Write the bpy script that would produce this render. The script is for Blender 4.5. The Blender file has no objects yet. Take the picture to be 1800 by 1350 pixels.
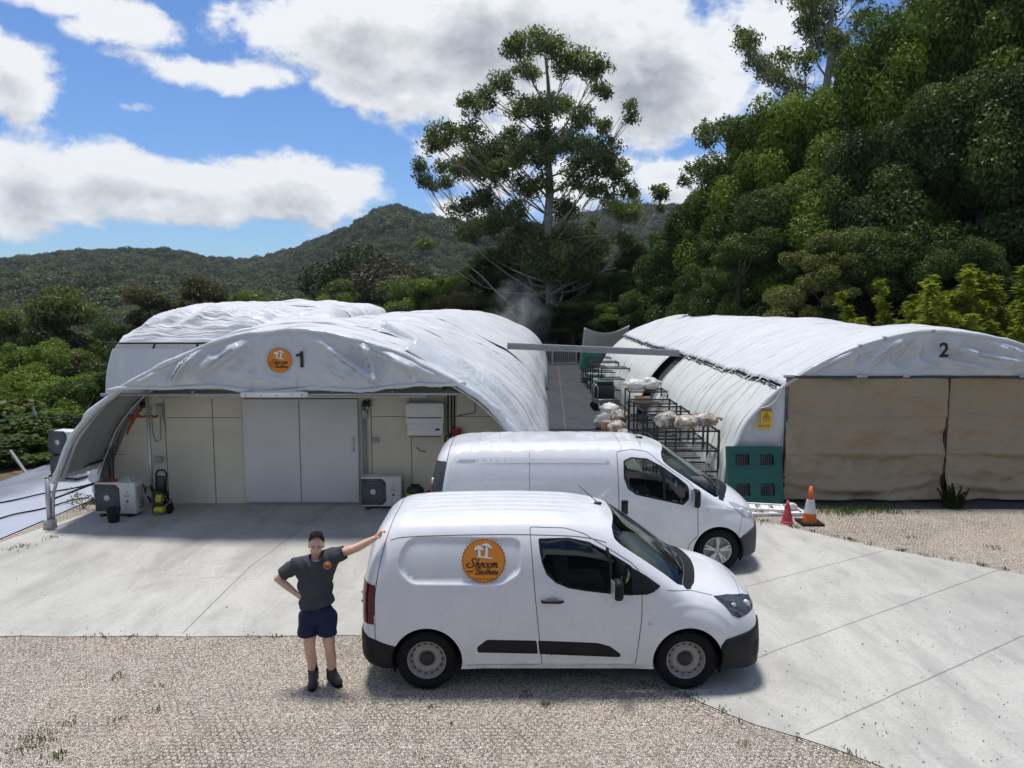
import bpy, bmesh, math, random
import numpy as np
from mathutils import Vector, Matrix, Euler
from mathutils import noise as mnoise
from mathutils.geometry import delaunay_2d_cdt

R = math.radians
scene = bpy.context.scene
COL = scene.collection
rng = np.random.default_rng(7)
random.seed(7)

# ------------------------------------------------------------------ camera
CAM_H, PITCH, FPX = 4.18, R(6.33), 1352.0
cam = bpy.data.cameras.new('camera')
cam.sensor_width = 36.0
cam.lens = FPX / 1800 * 36
cam.clip_start, cam.clip_end = 0.1, 6000
camo = bpy.data.objects.new('camera', cam)
COL.objects.link(camo)
camo.location = (0, 0, CAM_H)
camo.rotation_euler = (R(90) - PITCH, 0, 0)
scene.camera = camo
_c, _s = math.cos(PITCH), math.sin(PITCH)


def at(u, v, Y):
    "point at depth Y (metres ahead) seen at photo pixel u, v: used to measure the place"
    a, b = (u - 900) / FPX, (675 - v) / FPX
    k = Y / (_c + b * _s)
    return Vector((a * k, Y, CAM_H + (-_s + b * _c) * k))


def gp(u, v, z=0.0):
    a, b = (u - 900) / FPX, (675 - v) / FPX
    k = (z - CAM_H) / (-_s + b * _c)
    return Vector((a * k, (_c + b * _s) * k, z))


def azel(u, v):
    a, b = (u - 900) / FPX, (675 - v) / FPX
    x, y, z = a, _c + b * _s, -_s + b * _c
    return math.degrees(math.atan2(x, y)), math.degrees(math.atan2(z, math.hypot(x, y)))


# ------------------------------------------------------------------ colour management, sun, sky
scene.view_settings.view_transform = 'Standard'
scene.view_settings.look = 'None'
scene.view_settings.gamma = 1
scene.view_settings.exposure = 0.40
scene.cycles.use_denoising = True
scene.cycles.max_bounces = 8
scene.cycles.diffuse_bounces = 3
scene.cycles.glossy_bounces = 3
scene.cycles.transparent_max_bounces = 12
scene.cycles.volume_bounces = 0
scene.cycles.volume_step_rate = 1.0
scene.cycles.sample_clamp_indirect = 4

SUN_EL, SUN_AZ = 78.0, -22.0          # the sun stands high behind the sheds (azimuth from +Y towards +X)
sun = bpy.data.lights.new('sun', 'SUN')
sun.energy = 3.1
sun.angle = R(10)
sun.color = (1.0, 0.97, 0.925)
suno = bpy.data.objects.new('sun', sun)
COL.objects.link(suno)
_d = Vector((math.sin(R(SUN_AZ)) * math.cos(R(SUN_EL)), math.cos(R(SUN_AZ)) * math.cos(R(SUN_EL)), math.sin(R(SUN_EL))))
suno.rotation_euler = _d.to_track_quat('Z', 'Y').to_euler()
suno.location = (0, 20, 40)


# ------------------------------------------------------------------ node helpers
class NT:
    def __init__(self, tree):
        self.t = tree

    def n(self, kind, **kw):
        nd = self.t.nodes.new(kind)
        for k, v in kw.items():
            setattr(nd, k, v)
        return nd

    def l(self, a, b):
        self.t.links.new(a, b)

    def put(self, sock, v):
        if isinstance(v, bpy.types.NodeSocket):
            self.l(v, sock)
        elif v is not None:
            sock.default_value = v

    def m(self, op, a, b=None, c=None, clamp=False):
        nd = self.n('ShaderNodeMath', operation=op, use_clamp=clamp)
        self.put(nd.inputs[0], a)
        if b is not None:
            self.put(nd.inputs[1], b)
        if c is not None:
            self.put(nd.inputs[2], c)
        return nd.outputs[0]

    def vm(self, op, a, b=None, out=0):
        nd = self.n('ShaderNodeVectorMath', operation=op)
        self.put(nd.inputs[0], a)
        if b is not None:
            self.put(nd.inputs[3 if op == 'SCALE' else 1], b)
        return nd.outputs[out]

    def noise(self, vec, scale=5, detail=4, rough=0.55, dist=0.0, out='Fac'):
        nd = self.n('ShaderNodeTexNoise')
        self.put(nd.inputs['Vector'], vec)
        nd.inputs['Scale'].default_value = scale
        nd.inputs['Detail'].default_value = detail
        nd.inputs['Roughness'].default_value = rough
        nd.inputs['Distortion'].default_value = dist
        return nd.outputs[out]

    def voro(self, vec, scale=5, feature='F1', out='Distance', rand=1.0):
        nd = self.n('ShaderNodeTexVoronoi', feature=feature)
        self.put(nd.inputs['Vector'], vec)
        nd.inputs['Scale'].default_value = scale
        nd.inputs['Randomness'].default_value = rand
        return nd.outputs[out]

    def ramp(self, fac, stops):
        nd = self.n('ShaderNodeValToRGB')
        els = nd.color_ramp.elements
        while len(els) < len(stops):
            els.new(0.5)
        for e, (p, c) in zip(els, stops):
            e.position = p
            e.color = (c[0], c[1], c[2], 1) if hasattr(c, '__len__') else (c, c, c, 1)
        self.put(nd.inputs[0], fac)
        return nd.outputs[0]

    def mix(self, f, a, b, mode='MIX'):
        nd = self.n('ShaderNodeMix', data_type='RGBA', blend_type=mode)
        self.put(nd.inputs[0], f)
        for s, v in ((nd.inputs[6], a), (nd.inputs[7], b)):
            self.put(s, v if isinstance(v, bpy.types.NodeSocket) else (v[0], v[1], v[2], 1))
        return nd.outputs[2]

    def mapr(self, v, a, b, c=0.0, d=1.0, smooth=True):
        nd = self.n('ShaderNodeMapRange', interpolation_type='SMOOTHSTEP' if smooth else 'LINEAR')
        self.put(nd.inputs[0], v)
        for i, x in zip((1, 2, 3, 4), (a, b, c, d)):
            self.put(nd.inputs[i], x)
        return nd.outputs[0]

    def bump(self, h, strength=0.3, dist=0.01, normal=None):
        nd = self.n('ShaderNodeBump')
        nd.inputs['Strength'].default_value = strength
        nd.inputs['Distance'].default_value = dist
        self.put(nd.inputs['Height'], h)
        if normal is not None:
            self.l(normal, nd.inputs['Normal'])
        return nd.outputs[0]

    def coord(self, which='Object', scale=None, rot=None):
        c = self.n('ShaderNodeTexCoord').outputs[which]
        if scale is None and rot is None:
            return c
        mp = self.n('ShaderNodeMapping')
        self.l(c, mp.inputs[0])
        if scale is not None:
            mp.inputs['Scale'].default_value = scale
        if rot is not None:
            mp.inputs['Rotation'].default_value = rot
        return mp.outputs[0]


def new_mat(name):
    m = bpy.data.materials.new(name)
    m.use_nodes = True
    t = m.node_tree
    t.nodes.clear()
    nt = NT(t)
    out = nt.n('ShaderNodeOutputMaterial')
    return m, nt, out


def pbsdf(nt, out, color, rough=0.5, metal=0.0, normal=None, spec=0.5, coat=0.0):
    p = nt.n('ShaderNodeBsdfPrincipled')
    nt.put(p.inputs['Base Color'], color if isinstance(color, bpy.types.NodeSocket) else (color[0], color[1], color[2], 1))
    nt.put(p.inputs['Roughness'], rough)
    p.inputs['Metallic'].default_value = metal
    p.inputs['Specular IOR Level'].default_value = spec
    if coat:
        p.inputs['Coat Weight'].default_value = coat
        p.inputs['Coat Roughness'].default_value = 0.04
    if normal is not None:
        nt.l(normal, p.inputs['Normal'])
    nt.l(p.outputs[0], out.inputs[0])
    return p


def simple(name, color, rough=0.5, metal=0.0, var=0.12, nscale=6, bump=0.0, bscale=60, spec=0.5, dirt=None):
    m, nt, out = new_mat(name)
    co = nt.coord()
    n = nt.noise(co, nscale, 5, 0.6)
    lo = tuple(c * (1 - var) for c in color)
    hi = tuple(min(1, c * (1 + var)) for c in color)
    col = nt.ramp(n, [(0.3, lo), (0.7, hi)])
    if dirt:
        n2 = nt.noise(co, nscale * 0.7, 6, 0.7, 0.4)
        col = nt.mix(nt.mapr(n2, 0.5, 0.75, 0, dirt[3]), col, dirt[:3])
    nm = nt.bump(nt.noise(co, bscale, 4), bump, 0.01) if bump else None
    pbsdf(nt, out, col, nt.mapr(n, 0.2, 0.8, max(0.02, rough - 0.07), min(1, rough + 0.07)), metal, nm, spec)
    return m


# ------------------------------------------------------------------ world: Nishita sky with cumulus
def build_world():
    w = bpy.data.worlds.new('World')
    scene.world = w
    w.use_nodes = True
    t = w.node_tree
    t.nodes.clear()
    # density group
    g = bpy.data.node_groups.new('cloud_density', 'ShaderNodeTree')
    g.interface.new_socket('Dir', in_out='INPUT', socket_type='NodeSocketVector')
    g.interface.new_socket('Density', in_out='OUTPUT', socket_type='NodeSocketFloat')
    g.interface.new_socket('Thick', in_out='OUTPUT', socket_type='NodeSocketFloat')
    q = NT(g)
    gi, go = q.n('NodeGroupInput'), q.n('NodeGroupOutput')
    sp = q.n('ShaderNodeSeparateXYZ')
    q.l(gi.outputs[0], sp.inputs[0])
    az = q.m('MULTIPLY', q.m('ARCTAN2', sp.outputs[0], sp.outputs[1]), 57.2958)
    el = q.m('MULTIPLY', q.m('ARCSINE', sp.outputs[2]), 57.2958)
    cb = q.n('ShaderNodeCombineXYZ')
    q.l(q.m('MULTIPLY', az, 0.7), cb.inputs[0])
    q.l(el, cb.inputs[1])
    p = cb.outputs[0]
    # warp
    wn = q.noise(p, 0.11, 3, 0.6, out='Color')
    wv = q.vm('SCALE', q.vm('SUBTRACT', wn, (0.5, 0.5, 0.5)), 4.0)
    sw = q.n('ShaderNodeSeparateXYZ')
    q.l(wv, sw.inputs[0])
    azw, elw = q.m('ADD', az, sw.outputs[0]), q.m('ADD', el, sw.outputs[1])
    blobs = [  # photo px centre, px radii, weight
        (900, 70, 400, 150, 1.0), (1150, 130, 270, 140, 1.0), (640, 55, 300, 105, .95), (720, 150, 230, 75, .9),
        (950, 190, 300, 70, .7), (1330, 60, 160, 100, .85), (395, 138, 175, 42, .85), (235, 40, 120, 58, .8), (120, -8, 180, 32, .75),
        (15, 150, 100, 90, .95), (0, 260, 80, 40, .55), (240, 330, 430, 66, 1.0), (500, 335, 240, 66, .95), (40, 320, 140, 85, .95),
        (640, 345, 120, 36, .6), (245, 195, 48, 18, .7), (1195, 320, 110, 48, .95), (800, 372, 70, 34, .9), (850, 270, 130, 90, .9), (1030, 330, 150, 70, .85),
        (40, 392, 130, 12, .55), (330, 388, 300, 14, .6), (540, 405, 60, 10, .5), (1400, 130, 160, 100, .6)]
    tot = None
    for (u, v, ru, rv, wt) in blobs:
        a0, e0 = azel(u, v)
        ra, re = ru / FPX * 57.3 * math.cos(R(a0)) ** 2, rv / FPX * 57.3 * math.cos(R(e0)) ** 2
        dx = q.m('MULTIPLY', q.m('SUBTRACT', azw, a0), 1 / ra)
        dy = q.m('MULTIPLY', q.m('SUBTRACT', elw, e0), 1 / re)
        d2 = q.m('ADD', q.m('MULTIPLY', dx, dx), q.m('MULTIPLY', dy, dy))
        bl = q.m('MULTIPLY', q.m('POWER', 2.718, q.m('MULTIPLY', d2, -0.9)), wt)
        tot = bl if tot is None else q.m('SMOOTH_MAX', tot, bl, 0.12)
    # the rest of the dome, out of the frame: scattered cover
    outside = q.m('MAXIMUM', q.mapr(el, 28, 36), q.mapr(q.m('ABSOLUTE', az), 37, 44))
    other = q.mapr(q.noise(p, 0.045, 3, 0.55), 0.36, 0.68, 0.0, 1.0)
    tot = q.m('MAXIMUM', tot, q.m('MULTIPLY', outside, other))
    n1 = q.noise(p, 0.22, 8, 0.60, 0.3)
    n2 = q.noise(p, 0.9, 6, 0.62, 0.2)
    nn = q.m('ADD', q.m('MULTIPLY', q.m('SUBTRACT', n1, 0.5), 1.5), q.m('MULTIPLY', q.m('SUBTRACT', n2, 0.5), 0.55))
    dens = q.m('SUBTRACT', q.m('ADD', tot, q.m('MULTIPLY', nn, 0.72)), 0.42)
    q.l(dens, go.inputs[0])
    q.l(tot, go.inputs[1])

    n = NT(t)
    out = n.n('ShaderNodeOutputWorld')
    bg = n.n('ShaderNodeBackground')
    sky = n.n('ShaderNodeTexSky', sky_type='NISHITA')
    sky.sun_disc = False
    sky.sun_elevation = R(SUN_EL)
    sky.sun_rotation = R(SUN_AZ)
    sky.altitude = 50
    sky.air_density = 1.0
    sky.dust_density = 0.4
    sky.ozone_density = 2.2
    dr = n.coord('Generated')
    up = n.vm('NORMALIZE', n.vm('ADD', dr, (0.0, 0.0, 0.035)))
    g1, g2 = n.n('ShaderNodeGroup', node_tree=g), n.n('ShaderNodeGroup', node_tree=g)
    n.l(dr, g1.inputs[0])
    n.l(up, g2.inputs[0])
    d1, d2 = g1.outputs[0], g2.outputs[0]
    cover = n.mapr(d1, 0.0, 0.26)
    # thick bases turn grey, edges and tops stay white
    lit = n.m('SUBTRACT', d1, d2)
    grey = n.m('ADD', n.mapr(d1, 0.20, 0.72), n.m('MULTIPLY', lit, -1.5))
    grey = n.m('ADD', grey, n.m('MULTIPLY', n.mapr(g1.outputs[1], 0.86, 1.08), 0.38))
    grey = n.m('SUBTRACT', grey, 0.10, clamp=True)
    ccol = n.mix(grey, (9.0, 9.25, 9.6), (3.9, 4.25, 4.8))
    skyc = n.mix(1.0, sky.outputs[0], (0.70, 0.96, 1.33), 'MULTIPLY')
    col = n.mix(cover, skyc, ccol)
    n.l(col, bg.inputs[0])
    bg.inputs[1].default_value = 0.075
    n.l(bg.outputs[0], out.inputs[0])
    w.cycles.sampling_method = 'MANUAL'
    w.cycles.sample_map_resolution = 512


build_world()


# ------------------------------------------------------------------ object helpers
def link(name, data, parent=None):
    o = bpy.data.objects.new(name, data)
    COL.objects.link(o)
    if parent is not None:
        o.parent = parent
    return o


def tag(o, label=None, cat=None, group=None, kind=None):
    for k, v in (('label', label), ('category', cat), ('group', group), ('kind', kind)):
        if v:
            o[k] = v
    return o


def thing(name, loc, label, cat, group=None, rz=0.0):
    o = link(name, None)
    o.empty_display_size = 0.2
    o.location = loc
    o.rotation_euler = (0, 0, rz)
    return tag(o, label, cat, group)


def copy_tree(o, parent=None):
    c = o.copy()
    COL.objects.link(c)
    c.parent = parent
    for ch in list(o.children):
        copy_tree(ch, c)
    return c


def mesh_np(name, verts, faces, mat, parent=None, smooth=False, attrs=None):
    "fast mesh from arrays; faces is an (n,3) or (n,4) array"
    verts, faces = np.asarray(verts, np.float32), np.asarray(faces, np.int32)
    me = bpy.data.meshes.new(name)
    k = faces.shape[1]
    me.vertices.add(len(verts))
    me.vertices.foreach_set('co', verts.ravel())
    me.loops.add(faces.size)
    me.loops.foreach_set('vertex_index', faces.ravel())
    me.polygons.add(len(faces))
    me.polygons.foreach_set('loop_start', np.arange(0, faces.size, k, dtype=np.int32))
    me.polygons.foreach_set('loop_total', np.full(len(faces), k, np.int32))
    if smooth:
        me.polygons.foreach_set('use_smooth', np.ones(len(faces), bool))
    me.update(calc_edges=True)
    me.validate()
    for a, vals in (attrs or {}).items():
        at_ = me.attributes.new(a, 'FLOAT', 'FACE')
        at_.data.foreach_set('value', np.asarray(vals, np.float32))
    if mat is not None:
        me.materials.append(mat)
    return link(name, me, parent) if name else me


class MB:
    "collects shapes into one mesh"

    def __init__(self):
        self.v, self.f, self.sm, self.mi = [], [], [], []
        self.slot = 0

    def add(self, vs, fs, smooth=False):
        o = len(self.v)
        self.v.extend([tuple(x) for x in vs])
        for f in fs:
            self.f.append(tuple(i + o for i in f))
            self.sm.append(smooth)
            self.mi.append(self.slot)
        return self

    def box(self, c, s, rot=None, bev=0.0):
        hx, hy, hz = s[0] / 2, s[1] / 2, s[2] / 2
        if bev <= 0:
            vs = [Vector((x * hx, y * hy, z * hz)) for x in (-1, 1) for y in (-1, 1) for z in (-1, 1)]
            fs = [(0, 1, 3, 2), (4, 6, 7, 5), (0, 4, 5, 1), (2, 3, 7, 6), (0, 2, 6, 4), (1, 5, 7, 3)]
            sm = False
        else:
            b = min(bev, hx * .98, hy * .98, hz * .98)
            vs, fs = [], []
            ang = [R(45 * i / 2) for i in range(3)]
            rows = []
            lv = [(-math.cos(a), math.sin(a)) for a in ang[::1]]
            # rounded box: stacked rounded rectangles
            prof = [(b * (1 - math.sin(a)), -hz + b * (1 - math.cos(a))) for a in (0, R(45), R(90))] + \
                   [(b * (1 - math.cos(a)), hz - b * (1 - math.sin(a))) for a in (0, R(45), R(90))]
            for ins, z in prof:
                ring = []
                for cx, cy, a0 in ((1, 1, 0), (-1, 1, 90), (-1, -1, 180), (1, -1, 270)):
                    for k in range(4):
                        a = R(a0 + 30 * k)
                        rr = b - ins
                        ring.append(Vector((cx * (hx - b) + rr * math.cos(a), cy * (hy - b) + rr * math.sin(a), z)))
                rows.append(ring)
            for r_ in rows:
                vs.extend(r_)
            nr = len(rows[0])
            for i in range(len(rows) - 1):
                for j in range(nr):
                    k = (j + 1) % nr
                    fs.append((i * nr + j, i * nr + k, (i + 1) * nr + k, (i + 1) * nr + j))
            fs.append(tuple(range(nr))[::-1])
            fs.append(tuple(range((len(rows) - 1) * nr, len(rows) * nr)))
            sm = True
        if rot is not None:
            mtx = rot if isinstance(rot, Matrix) else Euler(rot).to_matrix()
            vs = [mtx @ v for v in vs]
        c = Vector(c)
        return self.add([v + c for v in vs], fs, sm)

    def bar(self, a, b, w, h=None):
        "square bar from a to b"
        a, b = Vector(a), Vector(b)
        d = b - a
        if d.length < 1e-6:
            return self
        m_ = d.to_track_quat('Z', 'Y').to_matrix()
        return self.box((a + b) / 2, (w, h or w, d.length), m_)

    def tube(self, pts, r, seg=8, cap=True, closed=False):
        pts = [Vector(p) for p in pts]
        n = len(pts)
        rs = list(r) if hasattr(r, '__len__') else [r] * n
        vs, fs = [], []
        ref = None
        for i, p in enumerate(pts):
            if closed:
                t = pts[(i + 1) % n] - pts[i - 1]
            else:
                t = pts[min(i + 1, n - 1)] - pts[max(i - 1, 0)]
            t = t.normalized() if t.length > 1e-9 else Vector((0, 0, 1))
            if ref is None:
                ref = t.orthogonal().normalized()
            ref = (ref - t * ref.dot(t))
            ref = ref.normalized() if ref.length > 1e-6 else t.orthogonal().normalized()
            bi = t.cross(ref)
            for j in range(seg):
                a = 2 * math.pi * j / seg
                vs.append(p + (ref * math.cos(a) + bi * math.sin(a)) * rs[i])
        for i in range(n if closed else n - 1):
            i2 = (i + 1) % n
            for j in range(seg):
                k = (j + 1) % seg
                fs.append((i * seg + j, i * seg + k, i2 * seg + k, i2 * seg + j))
        if cap and not closed:
            fs.append(tuple(range(seg))[::-1])
            fs.append(tuple(range((n - 1) * seg, n * seg)))
        return self.add(vs, fs, True)

    def lathe(self, prof, seg=24, origin=(0, 0, 0), mtx=None, cap=True):
        "prof: (radius, height) pairs, turned round z"
        vs, fs = [], []
        for r_, z in prof:
            for j in range(seg):
                a = 2 * math.pi * j / seg
                vs.append(Vector((r_ * math.cos(a), r_ * math.sin(a), z)))
        for i in range(len(prof) - 1):
            for j in range(seg):
                k = (j + 1) % seg
                fs.append((i * seg + j, i * seg + k, (i + 1) * seg + k, (i + 1) * seg + j))
        if cap:
            fs.append(tuple(range(seg))[::-1])
            fs.append(tuple(range((len(prof) - 1) * seg, len(prof) * seg)))
        if mtx is not None:
            vs = [mtx @ v for v in vs]
        o = Vector(origin)
        return self.add([v + o for v in vs], fs, True)

    def prism(self, pts2, axis_o, ax, ay, depth):
        "2D outline in the plane (ax, ay) at axis_o, extruded along depth vector"
        o, ax, ay, dv = Vector(axis_o), Vector(ax), Vector(ay), Vector(depth)
        n = len(pts2)
        a = [o + ax * x + ay * y for x, y in pts2]
        b = [p + dv for p in a]
        fs = [tuple(range(n))[::-1], tuple(range(n, 2 * n))]
        for i in range(n):
            k = (i + 1) % n
            fs.append((i, k, n + k, n + i))
        return self.add(a + b, fs)

    def grid(self, fn, nu, nv, smooth=True, wrap_u=False):
        vs = [fn(i / nu, j / nv) for j in range(nv + 1) for i in range(nu + 1)]
        fs = []
        for j in range(nv):
            for i in range(nu):
                a = j * (nu + 1) + i
                fs.append((a, a + 1, a + nu + 2, a + nu + 1))
        return self.add(vs, fs, smooth)

    def ball(self, c, r, seg=16, rings=10, rot=None):
        rx, ry, rz = r if hasattr(r, '__len__') else (r, r, r)
        c = Vector(c)
        m_ = (Euler(rot).to_matrix() if not isinstance(rot, Matrix) else rot) if rot is not None else None
        vs, fs = [], []
        for i in range(1, rings):
            th = math.pi * i / rings
            for j in range(seg):
                a = 2 * math.pi * j / seg
                v = Vector((rx * math.sin(th) * math.cos(a), ry * math.sin(th) * math.sin(a), rz * math.cos(th)))
                vs.append((m_ @ v if m_ else v) + c)
        for z in (rz, -rz):
            v = Vector((0, 0, z))
            vs.append((m_ @ v if m_ else v) + c)
        t_, b_ = len(vs) - 2, len(vs) - 1
        for i in range(rings - 2):
            for j in range(seg):
                k = (j + 1) % seg
                fs.append((i * seg + j, (i + 1) * seg + j, (i + 1) * seg + k, i * seg + k))
        for j in range(seg):
            k = (j + 1) % seg
            fs.append((t_, j, k))
            fs.append((b_, (rings - 2) * seg + k, (rings - 2) * seg + j))
        return self.add(vs, fs, True)

    def build_split(self, name, mats, parent=None, loc=None):
        "one object for each connected piece"
        n = len(self.v)
        root = list(range(n))

        def find(i):
            while root[i] != i:
                root[i] = root[root[i]]
                i = root[i]
            return i
        for f in self.f:
            a = find(f[0])
            for i in f[1:]:
                root[find(i)] = a
        groups = {}
        for k, f in enumerate(self.f):
            groups.setdefault(find(f[0]), []).append(k)
        out = []
        for ks in groups.values():
            m = MB()
            idx = {}
            for k in ks:
                for i in self.f[k]:
                    if i not in idx:
                        idx[i] = len(m.v)
                        m.v.append(self.v[i])
                m.f.append(tuple(idx[i] for i in self.f[k]))
                m.sm.append(self.sm[k])
                m.mi.append(self.mi[k])
            out.append(m.build(name, mats, parent, loc))
        return out

    def mesh(self, name, mats):
        me = bpy.data.meshes.new(name)
        me.from_pydata(self.v, [], self.f)
        me.polygons.foreach_set('use_smooth', self.sm)
        mats = mats if isinstance(mats, (list, tuple)) else [mats]
        for m_ in mats:
            me.materials.append(m_)
        if len(mats) > 1:
            me.polygons.foreach_set('material_index', self.mi)
        me.update()
        return me

    def build(self, name, mats, parent=None, loc=None):
        o = link(name, self.mesh(name, mats), parent)
        if loc is not None:
            o.location = loc
        return o


def text_mesh(s, size, depth=0.002, shear=0.0, align='CENTER', bold=0.0):
    cu = bpy.data.curves.new('txt', 'FONT')
    cu.body = s
    cu.size = size
    cu.extrude = depth
    cu.shear = shear
    cu.offset = bold
    cu.align_x = align
    cu.align_y = 'CENTER'
    cu.resolution_u = 3
    o = bpy.data.objects.new('txt', cu)
    COL.objects.link(o)
    dg = bpy.context.evaluated_depsgraph_get()
    me = bpy.data.meshes.new_from_object(o.evaluated_get(dg))
    bpy.data.objects.remove(o)
    me.materials.clear()
    return me


def lettering(s, size, mat, parent, loc, rot, name='lettering', depth=0.002, shear=0.0, align='CENTER', bold=0.0):
    me = text_mesh(s, size, depth, shear, align, bold)
    me.name = name
    me.materials.append(mat)
    o = link(name, me, parent)
    o.location = loc
    o.rotation_euler = rot
    return o


def smooth01(x):
    x = np.clip(x, 0, 1)
    return x * x * (3 - 2 * x)


def catmull(pts, n=6, closed=False):
    P = [np.array(p, float) for p in pts]
    out = []
    N = len(P)
    for i in range(N if closed else N - 1):
        p0 = P[(i - 1) % N] if closed or i > 0 else P[0]
        p1, p2 = P[i], P[(i + 1) % N]
        p3 = P[(i + 2) % N] if closed or i + 2 < N else P[-1]
        for k in range(n):
            t = k / n
            out.append(0.5 * (2 * p1 + (p2 - p0) * t + (2 * p0 - 5 * p1 + 4 * p2 - p3) * t * t + (3 * p1 - p0 - 3 * p2 + p3) * t ** 3))
    if not closed:
        out.append(P[-1])
    return out


def vnoise(p, seed=0):
    "cheap smooth value noise on an (n,3) array, roughly -1..1"
    p = np.asarray(p, float) + seed * 17.31
    i = np.floor(p).astype(np.int64)
    f = p - i
    f = f * f * (3 - 2 * f)
    res = 0
    for dx in (0, 1):
        for dy in (0, 1):
            for dz in (0, 1):
                h = (i[..., 0] + dx) * 374761393 + (i[..., 1] + dy) * 668265263 + (i[..., 2] + dz) * 2147483647
                h = (h ^ (h >> 13)) * 1274126177
                h = ((h ^ (h >> 16)) & 0xffff) / 32767.5 - 1
                w = (f[..., 0] if dx else 1 - f[..., 0]) * (f[..., 1] if dy else 1 - f[..., 1]) * (f[..., 2] if dz else 1 - f[..., 2])
                res = res + h * w
    return res


def fbm(p, oct_=4, seed=0):
    p = np.asarray(p, float)
    if p.ndim == 2 and len(p) <= 6:
        return [mnoise.fractal(Vector(q) + Vector((seed * 7.1, 3.3, 1.7)), 1.0, 2.0, oct_) * 1.5 for q in p]
    s, a = 0, 1.0
    for k in range(oct_):
        s = s + a * vnoise(p * 2 ** k, seed + k)
        a *= 0.5
    return s
# ------------------------------------------------------------------ ground materials
def mat_gravel():
    m, nt, out = new_mat('hex_grid_gravel')
    co = nt.coord()
    st = nt.voro(co, 62, 'F1', 'Color')
    stv = nt.n('ShaderNodeSeparateColor')
    nt.l(st, stv.inputs[0])
    dist = nt.voro(co, 62, 'DISTANCE_TO_EDGE')
    col = nt.ramp(stv.outputs[0], [(0.0, (.29, .245, .19)), (0.3, (.52, .455, .37)), (0.65, (.69, .62, .52)), (1.0, (.84, .79, .70))])
    pink = nt.ramp(stv.outputs[1], [(0.55, (1, 1, 1)), (0.95, (1.0, .88, .82))])
    col = nt.mix(1.0, col, pink, 'MULTIPLY')
    gap = nt.mapr(dist, 0.0, 0.16)
    col = nt.mix(gap, (.11, .095, .075), col)
    # honeycomb grid
    wob = nt.vm('SCALE', nt.vm('SUBTRACT', nt.noise(co, 3.0, 2, out='Color'), (.5, .5, .5)), 0.05)
    p = nt.vm('SCALE', nt.vm('ADD', co, wob), 1 / 0.066)
    sp = nt.n('ShaderNodeSeparateXYZ')
    nt.l(p, sp.inputs[0])
    r3 = math.sqrt(3)

    def wrap(x, period, shift):
        return nt.m('SUBTRACT', nt.m('FLOORED_MODULO', nt.m('ADD', x, shift), period), period / 2)
    ax, ay = nt.m('ABSOLUTE', wrap(sp.outputs[0], 1.0, 0.0)), nt.m('ABSOLUTE', wrap(sp.outputs[1], r3, 0.0))
    bx, by = nt.m('ABSOLUTE', wrap(sp.outputs[0], 1.0, 0.5)), nt.m('ABSOLUTE', wrap(sp.outputs[1], r3, r3 / 2))

    def hexd(x, y):
        return nt.m('MAXIMUM', x, nt.m('ADD', nt.m('MULTIPLY', x, 0.5), nt.m('MULTIPLY', y, r3 / 2)))
    hd = nt.m('MINIMUM', hexd(ax, ay), hexd(bx, by))
    patch = nt.noise(co, 0.55, 4, 0.6)
    fine = nt.noise(co, 7, 3, 0.6)
    show = nt.m('MULTIPLY', nt.mapr(patch, 0.42, 0.64, 0.16, 1.0), nt.mapr(fine, 0.32, 0.54))
    line = nt.m('MULTIPLY', nt.mapr(hd, 0.415, 0.47), show)
    col = nt.mix(nt.m('MULTIPLY', line, 0.92), col, (.055, .05, .045))
    # broad tone: worn tyre tracks, dusty and mossy patches
    big = nt.noise(co, 0.35, 4, 0.6)
    col = nt.mix(1.0, col, nt.ramp(big, [(0.25, (.84, .83, .82)), (0.5, (1, 1, 1)), (0.75, (1.06, 1.02, .95))]), 'MULTIPLY')
    moss = nt.m('MULTIPLY', nt.mapr(nt.noise(co, 1.3, 6, 0.7), 0.58, 0.72), nt.mapr(nt.noise(co, 14, 3), 0.45, 0.6))
    col = nt.mix(nt.m('MULTIPLY', moss, 0.55), col, (.17, .17, .075))
    h = nt.m('SUBTRACT', nt.m('MULTIPLY', gap, nt.m('ADD', stv.outputs[2], 0.4)), nt.m('MULTIPLY', line, 0.8))
    nm = nt.bump(h, 0.85, 0.012)
    pbsdf(nt, out, col, 0.9, 0, nm, 0.25)
    return m


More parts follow.
